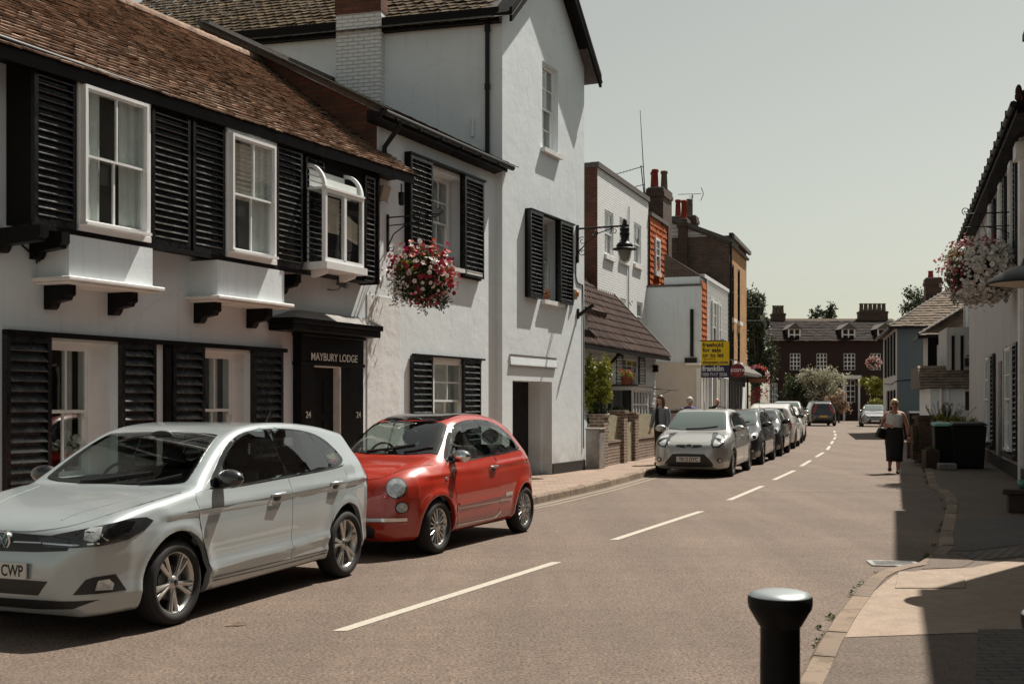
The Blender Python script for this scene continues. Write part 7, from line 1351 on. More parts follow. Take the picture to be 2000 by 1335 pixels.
def dress(t, B, sp, paint, glass='car_glass', wst='multi', text='', rear_text='', res=.06, mirrors=None, roofrails=False, lamp=1.0, headpoly=None):
    fl, ft, fr = frame('front', B), frame('top', B), frame('rear', B); L, H, cw, zb, tl = sp['L'], sp['H'], sp['cowl'], sp['zbelt'], sp['tail']
    c0 = cw[0]
    for s in (-1, 1):
        fs = frame('side', B, s); zt = H-.075
        DLO = [(c0+.18, zb+.00), (c0+.42, H-.27), (c0+.66, H-.14), (c0+.95, zt), (c0+1.5, zt+.005), (tl-.45, zt-.03), (tl-.18, H-.20), (tl-.05, zb+.14), (tl-.25, zb+.085), (c0+1.2, zb+.02)]
        patch(B, 'window_surround', DLO, fs, 'trim_gloss', t, .001, .003, res)
        xm = c0+1.17; G1 = [(c0+.30, zb+.03), (c0+.50, H-.24), (c0+.70, H-.155), (c0+.97, zt-.02), (xm-.03, zt-.02), (xm, zb+.035)]; G2 = [(xm+.06, zb+.04), (xm+.03, zt-.02), (tl-.48, zt-.05), (tl-.24, H-.22), (tl-.14, zb+.15), (tl-.28, zb+.10)]
        for g in (G1, G2): patch(B, 'side_window', g, fs, 'car_glass', t, .003, .003, res)
        f, r = sp['wx']; Dl = [(f+.30, .30), (f+.28, .62), (c0+.02, zb-.06), (xm+.02, zb+.0), (xm+.04, .6), (xm+.03, .30)]; D2 = [(xm+.05, .30), (xm+.06, .6), (xm+.04, zb+.0), (tl-.2, zb+.06), (r-.02, .80), (r-.30, .62), (r-.40, .42), (r-.42, .30)]
        for k, q in enumerate((Dl, D2)):
            d = patch(B, 'door', q, fs, paint, t, 0, .003, res); ribbon(B, 'door_gap', q, fs, 'trim_black', d, .010, .001, closed=True, sm=1); hx = (xm-.18) if k == 0 else tl-.42; P = B.cast(np.array([[hx, 1.3*s, zb-.11]]), np.array([[0, -1.*s, 0]]))[0]; m = MB(); m.tube([(hx-.10, P[1]+s*.004, zb-.11), (hx-.07, P[1]+s*.03, zb-.11), (hx+.07, P[1]+s*.03, zb-.105), (hx+.10, P[1]+s*.004, zb-.105)], .013, 8); m.build('door_handle', mirrors or paint, d, uv=False)
        y0 = float(B.w(np.array([c0+.3]), np.array([zb]))[0]); mirror(t, c0+.32, s*(y0-.02), zb+.06, s, mirrors or paint, 1.05)
        an = R(40); Dv = np.array([math.cos(an), -s*math.sin(an), 0.]); Uq = np.array([math.sin(an), s*math.cos(an), 0.]); fo = (np.array([.2, s*.55, 0.])-Dv*1.2, Uq, np.array([0, 0, 1.]), Dv); n = sp['nose_']
        HL = headpoly or [(-.16, n-.08), (-.14, n), (.02, n+.08), (.26, n+.17), (.36, n+.18), (.30, n+.06), (.14, n-.06), (-.02, n-.10)]
        h_ = patch(B, 'headlight', HL, fo, 'lamp_housing', t, .004, .004, .03); patch(B, 'lens', inset(HL, .032), fo, 'lamp_lens', h_, .010, .003, .03)
        c = np.array(HL).mean(0); patch(B, 'reflector', [(c[0]+math.cos(a)*.05, c[1]+math.sin(a)*.045) for a in np.linspace(0, 6.28, 14)[:-1]], fo, 'trim_gloss', h_, .015, .002, .03)
        patch(B, 'fog_lamp', [(.02+math.cos(a)*.07, .38+math.sin(a)*.055) for a in np.linspace(0, 6.28, 16)[:-1]], fo, 'trim_black', t, .001, .004, .03); patch(B, 'fog_lens', [(.02+math.cos(a)*.04, .38+math.sin(a)*.035) for a in np.linspace(0, 6.28, 14)[:-1]], fo, 'lamp_lens', t, .006, .003, .03)
        Dr = np.array([-math.cos(an), -s*math.sin(an), 0.]); Ur = np.array([-math.sin(an), s*math.cos(an), 0.]); fo2 = (np.array([L-.2, s*.55, 0.])-Dr*1.2, Ur, np.array([0, 0, 1.]), Dr); tp = sp.get('tailpoly', [(-.10, .72), (-.08, .84), (.06, .97), (.16, .98), (.12, .80), (.02, .70)]); patch(B, 'tail_light', tp, fo2, 'lamp_red', t, .001, .008, .04)
        for wx in sp['wx']: wheel(t, wx, s*(sp['W']/2-.105), sp['wr']-.004, .195, wst, .205, s)
        if roofrails: m = MB(); m.tube([(c0+.9, s*.58, H-.05), (c0+1.1, s*.58, H+.03), (tl-.5, s*.57, H+.0), (tl-.3, s*.56, H-.08)], .018, 6); m.build('roof_rail', 'grey_metal', t)
    WS = [(c0+.05, -.60), (c0+.01, -.3), (c0, 0), (c0+.01, .3), (c0+.05, .60), (c0+.14, .65), (c0+.60, .555), (c0+.68, .50), (c0+.71, .25), (c0+.72, 0), (c0+.71, -.25), (c0+.68, -.50), (c0+.60, -.555), (c0+.14, -.65)]
    patch(B, 'windscreen', WS, ft, glass, t, .001, .004, res, smooth=2); ribbon(B, 'screen_frit', [(c0+.07, -.64), (c0+.03, -.32), (c0+.02, 0), (c0+.03, .32), (c0+.07, .64)], ft, 'trim_black', t, .045, .004); ribbon(B, 'wiper', [(c0+.05, .25), (c0+.07, -.1), (c0+.13, -.45)], ft, 'trim_black', t, .016, .016, th=.008)
    n = sp['nose_']; hood = patch(B, 'bonnet', [(.16, -.40), (.13, 0), (.16, .40), (.36, .54), (.7, .70), (c0-.06, .72), (c0-.04, .3), (c0-.03, 0), (c0-.04, -.3), (c0-.06, -.72), (.7, -.70), (.36, -.54)], ft, paint, t, 0, .003, res, smooth=2)
    for s in (-1, 1): ribbon(B, 'bonnet_gap', [(.16, s*.40), (.36, s*.54), (.7, s*.70), (c0-.06, s*.72)], ft, 'trim_black', hood, .009, .001)
    patch(B, 'grille', [(-.30, n-.05), (-.26, n-.01), (.26, n-.01), (.30, n-.05), (.16, n-.075), (-.16, n-.075)], fl, 'trim_black', t, .001, .003, res); patch(B, 'badge', [(math.cos(a)*.085, n-.04+math.sin(a)*.04) for a in np.linspace(0, 6.28, 18)[:-1]], fl, 'chrome', t, .006, .006, .04); patch(B, 'badge_centre', [(math.cos(a)*.070, n-.04+math.sin(a)*.030) for a in np.linspace(0, 6.28, 18)[:-1]], fl, 'lamp_housing', t, .013, .002, .04)
    patch(B, 'lower_grille', [(-.52, .265), (-.50, .34), (-.36, .49), (-.28, .515), (.28, .515), (.36, .49), (.50, .34), (.52, .265), (.4, .24), (-.4, .24)], fl, 'trim_black', t, .001, .003, res, smooth=2)
    plate(B, t, text, 'front', .40, sx=.82); patch(B, 'rear_window', [(-.52, zb+.10), (-.48, H-.20), (0, H-.17), (.48, H-.20), (.52, zb+.10), (0, zb+.07)], fr, 'car_glass', t, .001, .003, res); plate(B, t, rear_text, 'rear', .66, 'plate_yellow')
    patch(B, 'rear_bumper', [(-.66, .30), (-.62, .46), (.62, .46), (.66, .30)], fr, 'trim_black', t, .001, .006, res)
    m = MB(); m.tube([(c0+.9, 0, H-.02), (c0+1.0, 0, H+.16)], [.009, .004], 6); m.build('aerial', 'trim_black', t)
def carx(Y): return 4.84+.36*(Y-25.9)-.0019*(Y-25.9)**2
def onrow(Y): return (carx(Y), Y)
def rowang(Y): return math.atan(.36-.0038*(Y-25.9)) if Y > 28 else R(19.5)
G = 'cars parked along the left kerb'
sp = hatch(L=3.95, W=1.722, H=1.475, wx=(.80, 3.29), hood=.93, nose=.70, cowl=(.98, 1.00)); sp['nose_'] = .72
HLF = [(-.13, .64), (-.14, .72), (-.06, .80), (.12, .90), (.28, .955), (.33, .95), (.27, .84), (.14, .73), (.0, .66)]
t, B = base_car('parked_hatchback', 'silver hatchback with oval badge heading the far row by the garden wall', sp, place((4.86, 25.9), R(19.5), sp), R(19.5), 'paint_silver', G, h=.024); dress(t, B, sp, 'paint_silver', 'car_glass_pale', 'multi', 'YK12 DYC', '', .05, headpoly=HLF)
sp = hatch(L=4.2, W=1.75, H=1.44, wx=(.85, 3.42), hood=.92, nose=.70, tail=3.85); sp['nose_'] = .70
t, B = base_car('parked_estate', 'dark grey estate with pale windscreen parked behind the silver hatchback', sp, place(onrow(30.9), rowang(31), sp), rowang(31), 'paint_charcoal', G, h=.035); dress(t, B, sp, 'paint_charcoal', 'car_glass_pale', 'ten', '', '', .07, roofrails=True)
sp = hatch(L=3.75, W=1.69, H=1.42, wx=(.72, 3.2), hood=.94, nose=.74, tail=3.35, k=.16); sp['nose_'] = .74
t, B = base_car('parked_small_car', 'small black car with pale roof and round lamps, third in the far row', sp, place(onrow(35.7), rowang(35), sp), rowang(35), 'paint_black', G, h=.035); dress(t, B, sp, 'paint_black', 'car_glass', 'multi', '', '', .07, mirrors='trim_gloss')
patch(B, 'roof_panel', [(1.8, -.42), (1.8, .42), (3.2, .42), (3.2, -.42)], frame('top', B), 'paint_silver', t, 0, .006, .08)
sp = hatch(L=4.15, W=1.77, H=1.60, wx=(.82, 3.35), wr=.34, hood=1.02, nose=.80, cowl=(.98, 1.12), tail=3.75, belt=1.06, rear_up=1.12); sp['nose_'] = .8; sp['tailpoly'] = [(-.06, .66), (-.08, .96), (.02, 1.02), (.12, .99), (.16, .80), (.06, .66)]
ang = rowang(40)+math.pi; Lc = sp['L']; P0 = onrow(43.8); 
t, B = base_car('parked_crossover', 'white crossover seen from behind with big red tail lights, fourth in the far row', sp, (0, 0, 0), ang, 'paint_white', G, h=.035); dress(t, B, sp, 'paint_white', 'car_glass', 'ten', '', '', .07, mirrors='trim_black')
a0 = rowang(40); t.location = (P0[0]+.8*math.sin(a0)-.85*math.cos(a0)-.0, P0[1]+.8*math.cos(a0)+.85*math.sin(a0), 0)
sp = hatch(L=4.2, W=1.76, H=1.46, wx=(.82, 3.4), hood=.95, nose=.72); sp['nose_'] = .72
t, B = base_car('parked_hatchback', 'white hatchback facing the viewer, fifth in the far row behind the crossover', sp, place(onrow(47.0), rowang(46), sp), rowang(46), 'paint_white', G, h=.04); dress(t, B, sp, 'paint_white', 'car_glass_pale', 'ten', '', '', .09)
sp = hatch(L=4.3, W=1.76, H=1.42, wx=(.86, 3.5), hood=.93, nose=.70); sp['nose_'] = .70
t, B = base_car('parked_saloon', 'dark maroon car facing the viewer, sixth in the far row', sp, place(onrow(52.0), rowang(52), sp), rowang(52), 'paint_maroon', G, h=.04); dress(t, B, sp, 'paint_maroon', 'car_glass_pale', 'ten', '', '', .09)
sp = hatch(L=4.4, W=1.80, H=1.68, wx=(.86, 3.55), wr=.34, hood=1.02, nose=.8, cowl=(.95, 1.14), tail=4.0, belt=1.10, rear_up=1.15); sp['nose_'] = .80
t, B = base_car('parked_people_carrier', 'silver people carrier with rounded roof standing last in the far row', sp, place(onrow(57.5), rowang(57), sp), rowang(57), 'paint_silver', G, h=.04); dress(t, B, sp, 'paint_silver', 'car_glass_pale', 'ten', '', '', .09)
# driving away and parked opposite
sp = hatch(L=4.6, W=1.89, H=1.71, wx=(.9, 3.68), wr=.36, hood=1.05, nose=.82, cowl=(1.0, 1.16), tail=4.15, belt=1.12, rear_up=1.22); sp['nose_'] = .82; sp['tailpoly'] = [(-.02, .90), (-.06, 1.05), (-.02, 1.42), (.06, 1.50), (.10, 1.40), (.06, 1.08), (.12, .92)]
t, B = base_car('departing_suv', 'dark grey tall estate with red tail lights driving away down the street', sp, (at(1622, 80)+.1, 84.6, 0), R(187), 'paint_charcoal', None, h=.04); dress(t, B, sp, 'paint_charcoal', 'car_glass', 'ten', '', '', .08, roofrails=True)
patch(B, 'rear_bumper_shadow', [(-.6, .28), (-.55, .5), (.55, .5), (.6, .28)], frame('rear', B), 'trim_black', t, .008, .004, .08)
sp = hatch(L=4.25, W=1.79, H=1.48, wx=(.87, 3.45), hood=.92, nose=.70); sp['nose_'] = .70
t, B = base_car('parked_hatchback', 'dark hatchback with pale windscreen parked opposite by the blue house', sp, (at(1706, 78), 77.6, 0), R(14), 'paint_grey', None, h=.04); dress(t, B, sp, 'paint_grey', 'car_glass_pale', 'ten', '', '', .08)
# ------------------------------------------------------------------ people
def skinmesh(name, joints, edges, mat, parent, root=0, sub=2):
    me = bpy.data.meshes.new(name); me.from_pydata([j[:3] for j in joints], edges, []); o = bpy.data.objects.new(name, me); col.objects.link(o)
    sk = o.modifiers.new('skin', 'SKIN'); sk.use_smooth_shade = True; ss = o.modifiers.new('sub', 'SUBSURF'); ss.levels = sub; ss.render_levels = sub
    L = me.skin_vertices[0].data
    for i, j in enumerate(joints): r = j[3]; L[i].radius = (r, r) if not isinstance(r, tuple) else r; L[i].use_root = (i == root)
    dg = bpy.context.evaluated_depsgraph_get(); dg.update(); m2 = bpy.data.meshes.new_from_object(o.evaluated_get(dg)); bpy.data.objects.remove(o)
    o = bpy.data.objects.new(name, m2); col.objects.link(o); m2.materials.clear(); m2.materials.append(MATS[mat]); o.parent = parent
    for p in m2.polygons: p.use_smooth = True
    return o
def loft(mb, rings, n=22, mi=0, cap=True, fold=0.0, nf=7):
    # rings: (cx, cy, z, rx, ry); gentle folds for cloth
    vs = []
    for k, (cx, cy, z, rx, ry) in enumerate(rings):
        for i in range(n): a = 2*math.pi*i/n; f = 1+fold*math.sin(a*nf+k*.35)*(k/len(rings)); vs.append((cx+math.cos(a)*rx*f, cy+math.sin(a)*ry*f, z))
    fs = [(k*n+i, (k+1)*n+i, (k+1)*n+(i+1) % n, k*n+(i+1) % n) for k in range(len(rings)-1) for i in range(n)]
    if cap: fs += [tuple(range(n)), tuple(range((len(rings)-1)*n, len(rings)*n))[::-1]]
    mb.add(vs, fs, mi, True)
def person(label, loc, face, h=1.65, skin='skin', arms=None, legs=None, look=0.0, tilt=0.0, wide=1.0, group=None):
    # faces local -y; arms/legs give elbow, wrist, knee, ankle positions for the left-of-picture (-x) and right (+x) sides
    t = thing('person', label, 'person', loc, face, group); s = h/1.65; J = []; E = []
    def j(x, y, z, r, par=None): J.append((x*s, y*s, z*s, (r if not isinstance(r, tuple) else r[0])*s)); 
    def add(x, y, z, r, par): J.append((x*s, y*s, z*s, r*s)); i = len(J)-1; (E.append((par, i)) if par is not None else None); return i
    w = wide; pel = add(0, 0, .92, .125*w, None); wst = add(0, .0, 1.05, .115*w, pel); ch = add(0, 0, 1.22, .125*w, wst); sh = add(0, .01, 1.345, .085, ch); nk = add(0, .0, 1.42, .052, sh); hd0 = add(0, -.015, 1.475, .055, nk)
    arms = arms or [((-.22, -.02, 1.10), (-.235, -.10, .86)), ((.22, .0, 1.10), (.24, -.06, .85))]; legs = legs or [((-.09, -.06, .50), (-.09, .0, .08)), ((.09, -.02, .50), (.09, .02, .08))]
    for k, sx in ((0, -1), (1, 1)):
        a = add(sx*.155*w, .01, 1.335, .058*w, sh); el, wr = arms[k]; m_ = add((sx*.155*w*.5+el[0]*.5), (.01+el[1])/2, (1.335+el[2])/2, .050*w, a); e = add(*el, .039*w, m_); f = add(*[(el[i]*.55+wr[i]*.45) for i in range(3)], .038*w, e); wv = add(*wr, .025, f)
        d = (Vector(wr)-Vector(el)).normalized(); palm = Vector(wr)+d*.055; p = add(*palm, .030, wv); side = d.cross(Vector((0, 1, 0))); side = side.normalized() if side.length > .1 else Vector((1, 0, 0)); fwd = Vector((0, -1, 0)); fwd = (fwd-d*fwd.dot(d)).normalized(); side = d.cross(fwd)
        for q, (o_, L) in enumerate(((-.024, .066), (-.008, .076), (.008, .070), (.024, .054))):
            b0 = palm+d*.02+side*o_; f1 = add(*b0, .010, p); b1 = b0+d*L*.55+fwd*.012; f2 = add(*b1, .0085, f1); b2 = b1+d*L*.38+fwd*.03; add(*b2, .007, f2)
        t1 = Vector(wr)+d*.03+side*(-.036)+fwd*.012; ti = add(*t1, .011, p); add(*(t1+d*.035+fwd*.022-side*.012), .008, ti)
        hp = add(sx*.085*w, 0, .86, .092*w, pel); kn, an = legs[k]; th = add((sx*.085*w+kn[0])/2, kn[1]/2, (.86+kn[2])/2, .078*w, hp); kk = add(*kn, .055*w, th); cf = add(kn[0]*.6+an[0]*.4, kn[1]*.6+an[1]*.4+.015, kn[2]*.6+an[2]*.4, .055*w, kk); aa = add(*an, .034, cf); add(an[0], an[1]-.05, an[2]-.045, .032, aa); J_ = len(J)-1; add(an[0]*1.1, an[1]-.15, max(.028, an[2]-.055), .026, J_)
    body = skinmesh('body', J, E, skin, t)
    # head with face, turned by look and bowed by tilt
    M = Matrix.Rotation(look, 3, 'Z') @ Matrix.Rotation(tilt, 3, 'X'); c = Vector((0, -.02, 1.545))*s; bm = MB(); nu, nv = 26, 20; vs = []
    for a in range(nv+1):
        th = math.pi*a/nv
        for b in range(nu):
            ph = 2*math.pi*b/nu; d = Vector((math.sin(th)*math.cos(ph), math.sin(th)*math.sin(ph), -math.cos(th))); r = Vector((.073*d.x, .092*d.y, .115*d.z)); fr_ = max(0, -d.y)
            if d.z < 0: r.x *= 1-.30*(-d.z)**1.5; r.y += -.012*(-d.z) if d.y < 0 else .03*(-d.z)
            nose = math.exp(-((d.x/.16)**2)-(((d.z+.10)/.17)**2)); r.y -= fr_*.022*nose; ey = math.exp(-(((abs(d.x)-.38)/.18)**2)-(((d.z-.10)/.12)**2)); r.y += fr_*.009*ey; br = math.exp(-(((d.z-.27)/.1)**2)-((d.x/.6)**2)); r.y -= fr_*.005*br
            mo = math.exp(-((d.x/.26)**2)-(((d.z+.45)/.06)**2)); r.y += fr_*.004*mo; chn = math.exp(-((d.x/.3)**2)-(((d.z+.80)/.16)**2)); r.y -= fr_*.010*chn
            vs.append(c+M @ (r*s))
    bm.add(vs, [(a*nu+b, a*nu+(b+1) % nu, (a+1)*nu+(b+1) % nu, (a+1)*nu+b) for a in range(nv) for b in range(nu)], 0, True)
    for sx in (-1, 1): bm.ell(c+M @ (Vector((sx*.074, .005, -.005))*s), .010*s, .018*s, .030*s, 8, 6)
    hd = bm.build('head', skin, t, uv=False); m = MB()
    for sx in (-1, 1): m.ell(c+M @ (Vector((sx*.029, -.080, .014))*s), .012*s, .008*s, .007*s, 8, 6)
    m.build('eye', 'trim_black', hd, uv=False); m = MB(); m.ell(c+M @ (Vector((0, -.088, -.052))*s), .022*s, .008*s, .006*s, 10, 6); m.build('mouth', 'petal_red', hd, uv=False)
    return t, c, M, s
def hair(t, c, M, s, mat, longz=0.0, name='hair', back=1.0):
    m = MB(); nu, nv = 26, 14; vs = []
    for a in range(nv+1):
        th = math.pi*.60*a/nv
        for b in range(nu):
            ph = 2*math.pi*b/nu; d = Vector((math.sin(th)*math.cos(ph), math.sin(th)*math.sin(ph), math.cos(th))); k = 1+.03*math.sin(ph*9+a); r = Vector((.092*d.x*k, .106*d.y*k+.012, .128*d.z*k+.008))
            if d.y < -.15 and d.z < .62: f = min(1, (.62-d.z)*2.2); r.y = r.y*(1-f)+.03*f*0+(-.060)*f if False else r.y*(1-.42*f)
            vs.append(c+M @ (r*s))
    m.add(vs, [(a*nu+b, (a+1)*nu+b, (a+1)*nu+(b+1) % nu, a*nu+(b+1) % nu) for a in range(nv) for b in range(nu)], 0, True)
    if longz:
        for sx in (-1, 1): m.tube([c+M @ (Vector((sx*.070, .0, .05))*s), c+M @ (Vector((sx*.088, .0, -.06))*s), c+Vector((sx*.085, -.02, -.16))*s, c+Vector((sx*.09, -.05, -longz))*s], [.03*s, .035*s, .035*s, .012*s], 8)
        m.tube([c+M @ (Vector((0, .06, .04))*s), c+Vector((0, .085, -.08))*s, c+Vector((0, .10, -longz*.9))*s], [.06*s, .07*s, .03*s], 10)
    return m.build(name, mat, t, uv=False)
# the woman walking towards the viewer
w0 = gp(1747, 924); t, c, M, s = person('woman with sunglasses walking in the road in white sleeveless top and long black skirt', (w0.x, w0.y, 0), R(-16), 1.68, 'skin', arms=[((-.265, .03, 1.11), (-.10, -.17, 1.06)), ((.275, .02, 1.08), (.285, -.02, .83))], legs=[((-.08, -.02, .50), (-.10, .12, .12)), ((.08, -.10, .50), (.07, -.10, .07))], wide=1.13)
m = MB(); loft(m, [(0, .01, 1.405, .13, .06), (0, .01, 1.385, .185, .085), (0, 0, 1.33, .205, .118), (0, 0, 1.25, .190, .140), (0, -.01, 1.17, .185, .150), (0, 0, 1.08, .172, .135), (0, 0, 1.0, .182, .140)], fold=.02); m.build('top', 'cloth_white', t, uv=False)
m = MB(); loft(m, [(0, 0, 1.06, .172, .136), (0, 0, .98, .195, .15), (0, .0, .86, .215, .165), (0, -.01, .70, .205, .16), (0, -.01, .52, .19, .18), (0, 0, .34, .18, .19), (0, 0, .28, .178, .19)], n=36, fold=.03, nf=6); m.build('skirt', 'cloth_black', t, uv=False)
h_ = hair(t, c, M, s, 'hair_blonde'); m = MB(); m.ell(c+Vector((.02, .095, -.02)), .05, .045, .06); m.tube([c+Vector((.06, .07, -.03)), c+Vector((.085, .05, -.14))], [.02, .008]); m.build('ponytail', 'hair_blonde', h_, uv=False)
m = MB()
for sx in (-1, 1): m.ell(c+Vector((sx*.031, -.090, .016)), .030, .012, .021, 12, 8)
m.box(c.x-.07, c.x+.07, c.y-.092, c.y-.086, c.z+.022, c.z+.03); m.build('sunglasses', 'trim_gloss', t, uv=False)
for k, (x, y) in enumerate(((-.10, .06), (.07, -.16))): m = MB(); m.ell((x*s, y*s, .045+(.04 if k == 0 else 0)), .048, .125, .045, 14, 8, M=Matrix.Rotation(R(-16 if k == 0 else 4), 3, 'X')); m.build('shoe', 'leather_dark', t, uv=False)
m = MB(); m.prism([(-.12, .0), (.12, .0), (.13, .10), (.09, .24), (-.09, .24), (-.13, .10)], 'y', -.05, .05); hb = m.build('handbag', 'leather_dark', loc=(0, 0, 0), bevel=.02, seg=2); m = MB(); m.tube([(-.07, 0, .23), (-.02, 0, .45), (.05, .02, .56), (.09, .0, .45), (.08, 0, .23)], .008, 6); m.build('strap', 'leather_dark', hb, uv=False)
hb.location = (w0.x-.33, w0.y+.02, .80); hb.rotation_euler = (R(6), R(14), R(30)); tag(hb, 'dark shoulder bag hanging at the side of the walking woman', 'handbag')
m = MB(); m.tube([c+Vector((math.cos(a)*.06, -.05+math.sin(a)*.03-.02, -.165-.05*math.cos(a-4.7))) for a in np.linspace(3.3, 6.1, 10)], .004, 5); m.build('necklace', 'leather_dark', t, uv=False); m = MB(); m.tube([(.283*s, -.02, .845*s), (.285*s, -.02, .865*s)], .031, 10); m.build('wristwatch', 'trim_black', t, uv=False)
# three people on the left pavement behind the parked cars
Yp = 28.6; t, c, M, s = person('young woman with long brown hair and grey shirt looking down on the pavement', (at(1291, Yp), Yp, .115), R(-38), 1.66, 'skin_pale', look=R(-8), tilt=R(14))
m = MB(); loft(m, [(0, .0, 1.40, .075, .06), (0, .0, 1.375, .16, .085), (0, 0, 1.33, .19, .11), (0, 0, 1.2, .175, .13), (0, 0, 1.05, .16, .12), (0, 0, .88, .185, .13)], fold=.03); m.build('shirt', 'cloth_grey', t, uv=False); m = MB()
for sx in (-1, 1): m.tube([(sx*.165, .01, 1.345), (sx*.20, -.0, 1.21), (sx*.222, -.02, 1.08), (sx*.235, -.09, .90)], [.068, .062, .052, .042], 12)
m.build('sleeve', 'cloth_grey', t, uv=False); hair(t, c, M, s, 'hair_brown', .26); m = MB(); m.tube([(-.03, -.13, 1.36), (-.03, -.16, 1.2), (-.02, -.15, .95)], [.03, .04, .05], 8); m.build('scarf', 'cloth_black', t, uv=False); m = MB(); loft(m, [(0, 0, .95, .18, .13), (0, 0, .6, .17, .14), (0, 0, .2, .16, .14)]); m.build('trousers', 'cloth_black', t, uv=False)
Yp = 32.5; t, c, M, s = person('person in pale flat cap and blue waistcoat seen from behind', (at(1347, Yp)+.0, Yp, .115), R(165), 1.64, 'skin_pale', look=R(20))
m = MB(); loft(m, [(0, .0, 1.40, .07, .06), (0, .0, 1.375, .17, .09), (0, 0, 1.33, .205, .12), (0, 0, 1.2, .20, .14), (0, 0, .9, .20, .14)], fold=.02); m.build('waistcoat', 'cloth_blue', t, uv=False); m = MB(); 
for sx in (-1, 1): m.tube([(sx*.17, .01, 1.345), (sx*.21, -.0, 1.21), (sx*.222, -.02, 1.08), (sx*.235, -.09, .90)], [.07, .062, .052, .042], 12)
m.build('sleeve', 'cloth_grey', t, uv=False); m = MB(); m.ell(c+Vector((0, .0, .055)), .098, .115, .065, 18, 10); m.ell(c+Vector((0, -.09, .04)), .07, .06, .012, 14, 6); m.build('flat_cap', 'cloth_cap', t, uv=False); hair(t, c, M, s, 'hair_white'); m = MB(); loft(m, [(0, 0, .95, .18, .13), (0, 0, .2, .16, .14)]); m.build('trousers', 'cloth_black', t, uv=False)
m = MB(); m.tube([(.08, .12, 1.38), (.10, .145, 1.2), (.12, .13, .95)], [.022, .025, .022], 6); m.build('braces', 'cloth_black', t, uv=False)
Yp = 36.5; t, c, M, s = person('bald older man in dark coat walking towards the viewer behind the cars', (at(1400, Yp), Yp, .115), R(8), 1.62, 'skin_pale', tilt=R(6))
m = MB(); loft(m, [(0, .0, 1.41, .07, .06), (0, .0, 1.38, .18, .10), (0, 0, 1.33, .215, .13), (0, 0, 1.2, .215, .15), (0, 0, .8, .22, .16)], fold=.02); 
for sx in (-1, 1): m.tube([(sx*.18, .01, 1.35), (sx*.22, -.0, 1.21), (sx*.235, -.02, 1.08), (sx*.24, -.09, .90)], [.075, .068, .06, .05], 12)
m.build('coat', 'cloth_black', t, uv=False); m = MB(); m.tube([c+Vector((math.cos(a)*.078, .01+math.sin(a)*.085, -.01)) for a in np.linspace(-.3, 3.44, 12)], .016, 6); m.build('hair', 'hair_white', t, uv=False); m = MB(); loft(m, [(0, 0, .95, .18, .13), (0, 0, .2, .16, .14)]); m.build('trousers', 'cloth_grey', t, uv=False); m = MB(); m.prism([(-.03, 1.40), (.03, 1.40), (.0, 1.25)], 'y', -.145, -.13); m.build('collar', 'cloth_white', t, uv=False)
# ------------------------------------------------------------------ hanging baskets
def basket(name, label, c, rx, rz, n_leaf, n_fl, zones, hang, group='hanging flower baskets'):
    t = thing(name, label, 'flower basket', tuple(c), 0, group); b = MB(); b.lathe([(rx*.55, .05), (rx*.5, -.1), (rx*.3, -.22), (0, -.27)], 20); b.build('bowl', 'wood_dark', t)
    ch = MB(); 
    for a in (0, 2.1, 4.2): ch.tube([(math.cos(a)*rx*.5, math.sin(a)*rx*.5, .05), (0, 0, hang)], .006, 5)
    ch.build('chain', 'black_iron', t); L = MB(); Fm = {k: MB() for k in ('petal_white', 'petal_pink', 'petal_red', 'petal_coral')}; eye = MB()
    for k in range(26):
        d = rng.normal(size=3); d /= np.linalg.norm(d); q = d*np.array([rx, rx, rz])*(.45+.3*rng.random()); blob(L, q, rx*.38, rx*.38, rz*.38, n_leaf//26, .055, shell=.35, mi=0 if q[2] < rz*.15 else random.choice([0, 1, 1, 2]))
    blob(L, (0, 0, -.02), rx*.8, rx*.8, rz*.8, n_leaf//3, .06, shell=.5)
    for k in range(10): a = rng.random()*6.28; r = rx*(.6+.3*rng.random()); blob(L, (math.cos(a)*r, math.sin(a)*r, -rz*(.80+.22*rng.random())), .05, .05, .12, 40, .04)
    L.build('foliage', ['leaf_dark', 'leaf_mid', 'leaf_bright'], t, uv=False)
    for _ in range(n_fl):
        d = rng.normal(size=3); d /= np.linalg.norm(d)
        colr, keep, sz = zones(d)
        if rng.random() > keep: continue
        rr = 1.0+.10*rng.normal(); p = np.array([d[0]*rx, d[1]*rx, d[2]*rz])*rr; nrm = d+.45*rng.normal(size=3); nrm /= np.linalg.norm(nrm); a = np.cross(nrm, [0, 0, 1.]); a /= max(1e-6, np.linalg.norm(a)); b2 = np.cross(nrm, a); s_ = sz*(.75+.5*rng.random()); vs = [p]; m_ = Fm[colr]
        for i in range(10): th = 2*math.pi*i/10; r_ = s_*(1.0 if i % 2 == 0 else .78); vs.append(p+(a*math.cos(th)+b2*math.sin(th))*r_+nrm*s_*.35)
        m_.add(vs, [(0, i+1, (i+1) % 10+1) for i in range(10)], 0, False)
        if colr == 'petal_white' and sz > .028: eye.add([p+nrm*s_*.12+(a*math.cos(t_)+b2*math.sin(t_))*s_*.28 for t_ in (0, 1.26, 2.51, 3.77, 5.03)], [(0, 1, 2, 3, 4)])
    for k, m_ in Fm.items():
        if m_.v: m_.build({'petal_white': 'white_blossom', 'petal_pink': 'pink_blossom', 'petal_red': 'red_blossom', 'petal_coral': 'coral_blossom'}[k], k, t, uv=False)
    if eye.v: eye.build('blossom_eye', 'flower_eye', t, uv=False)
    return t
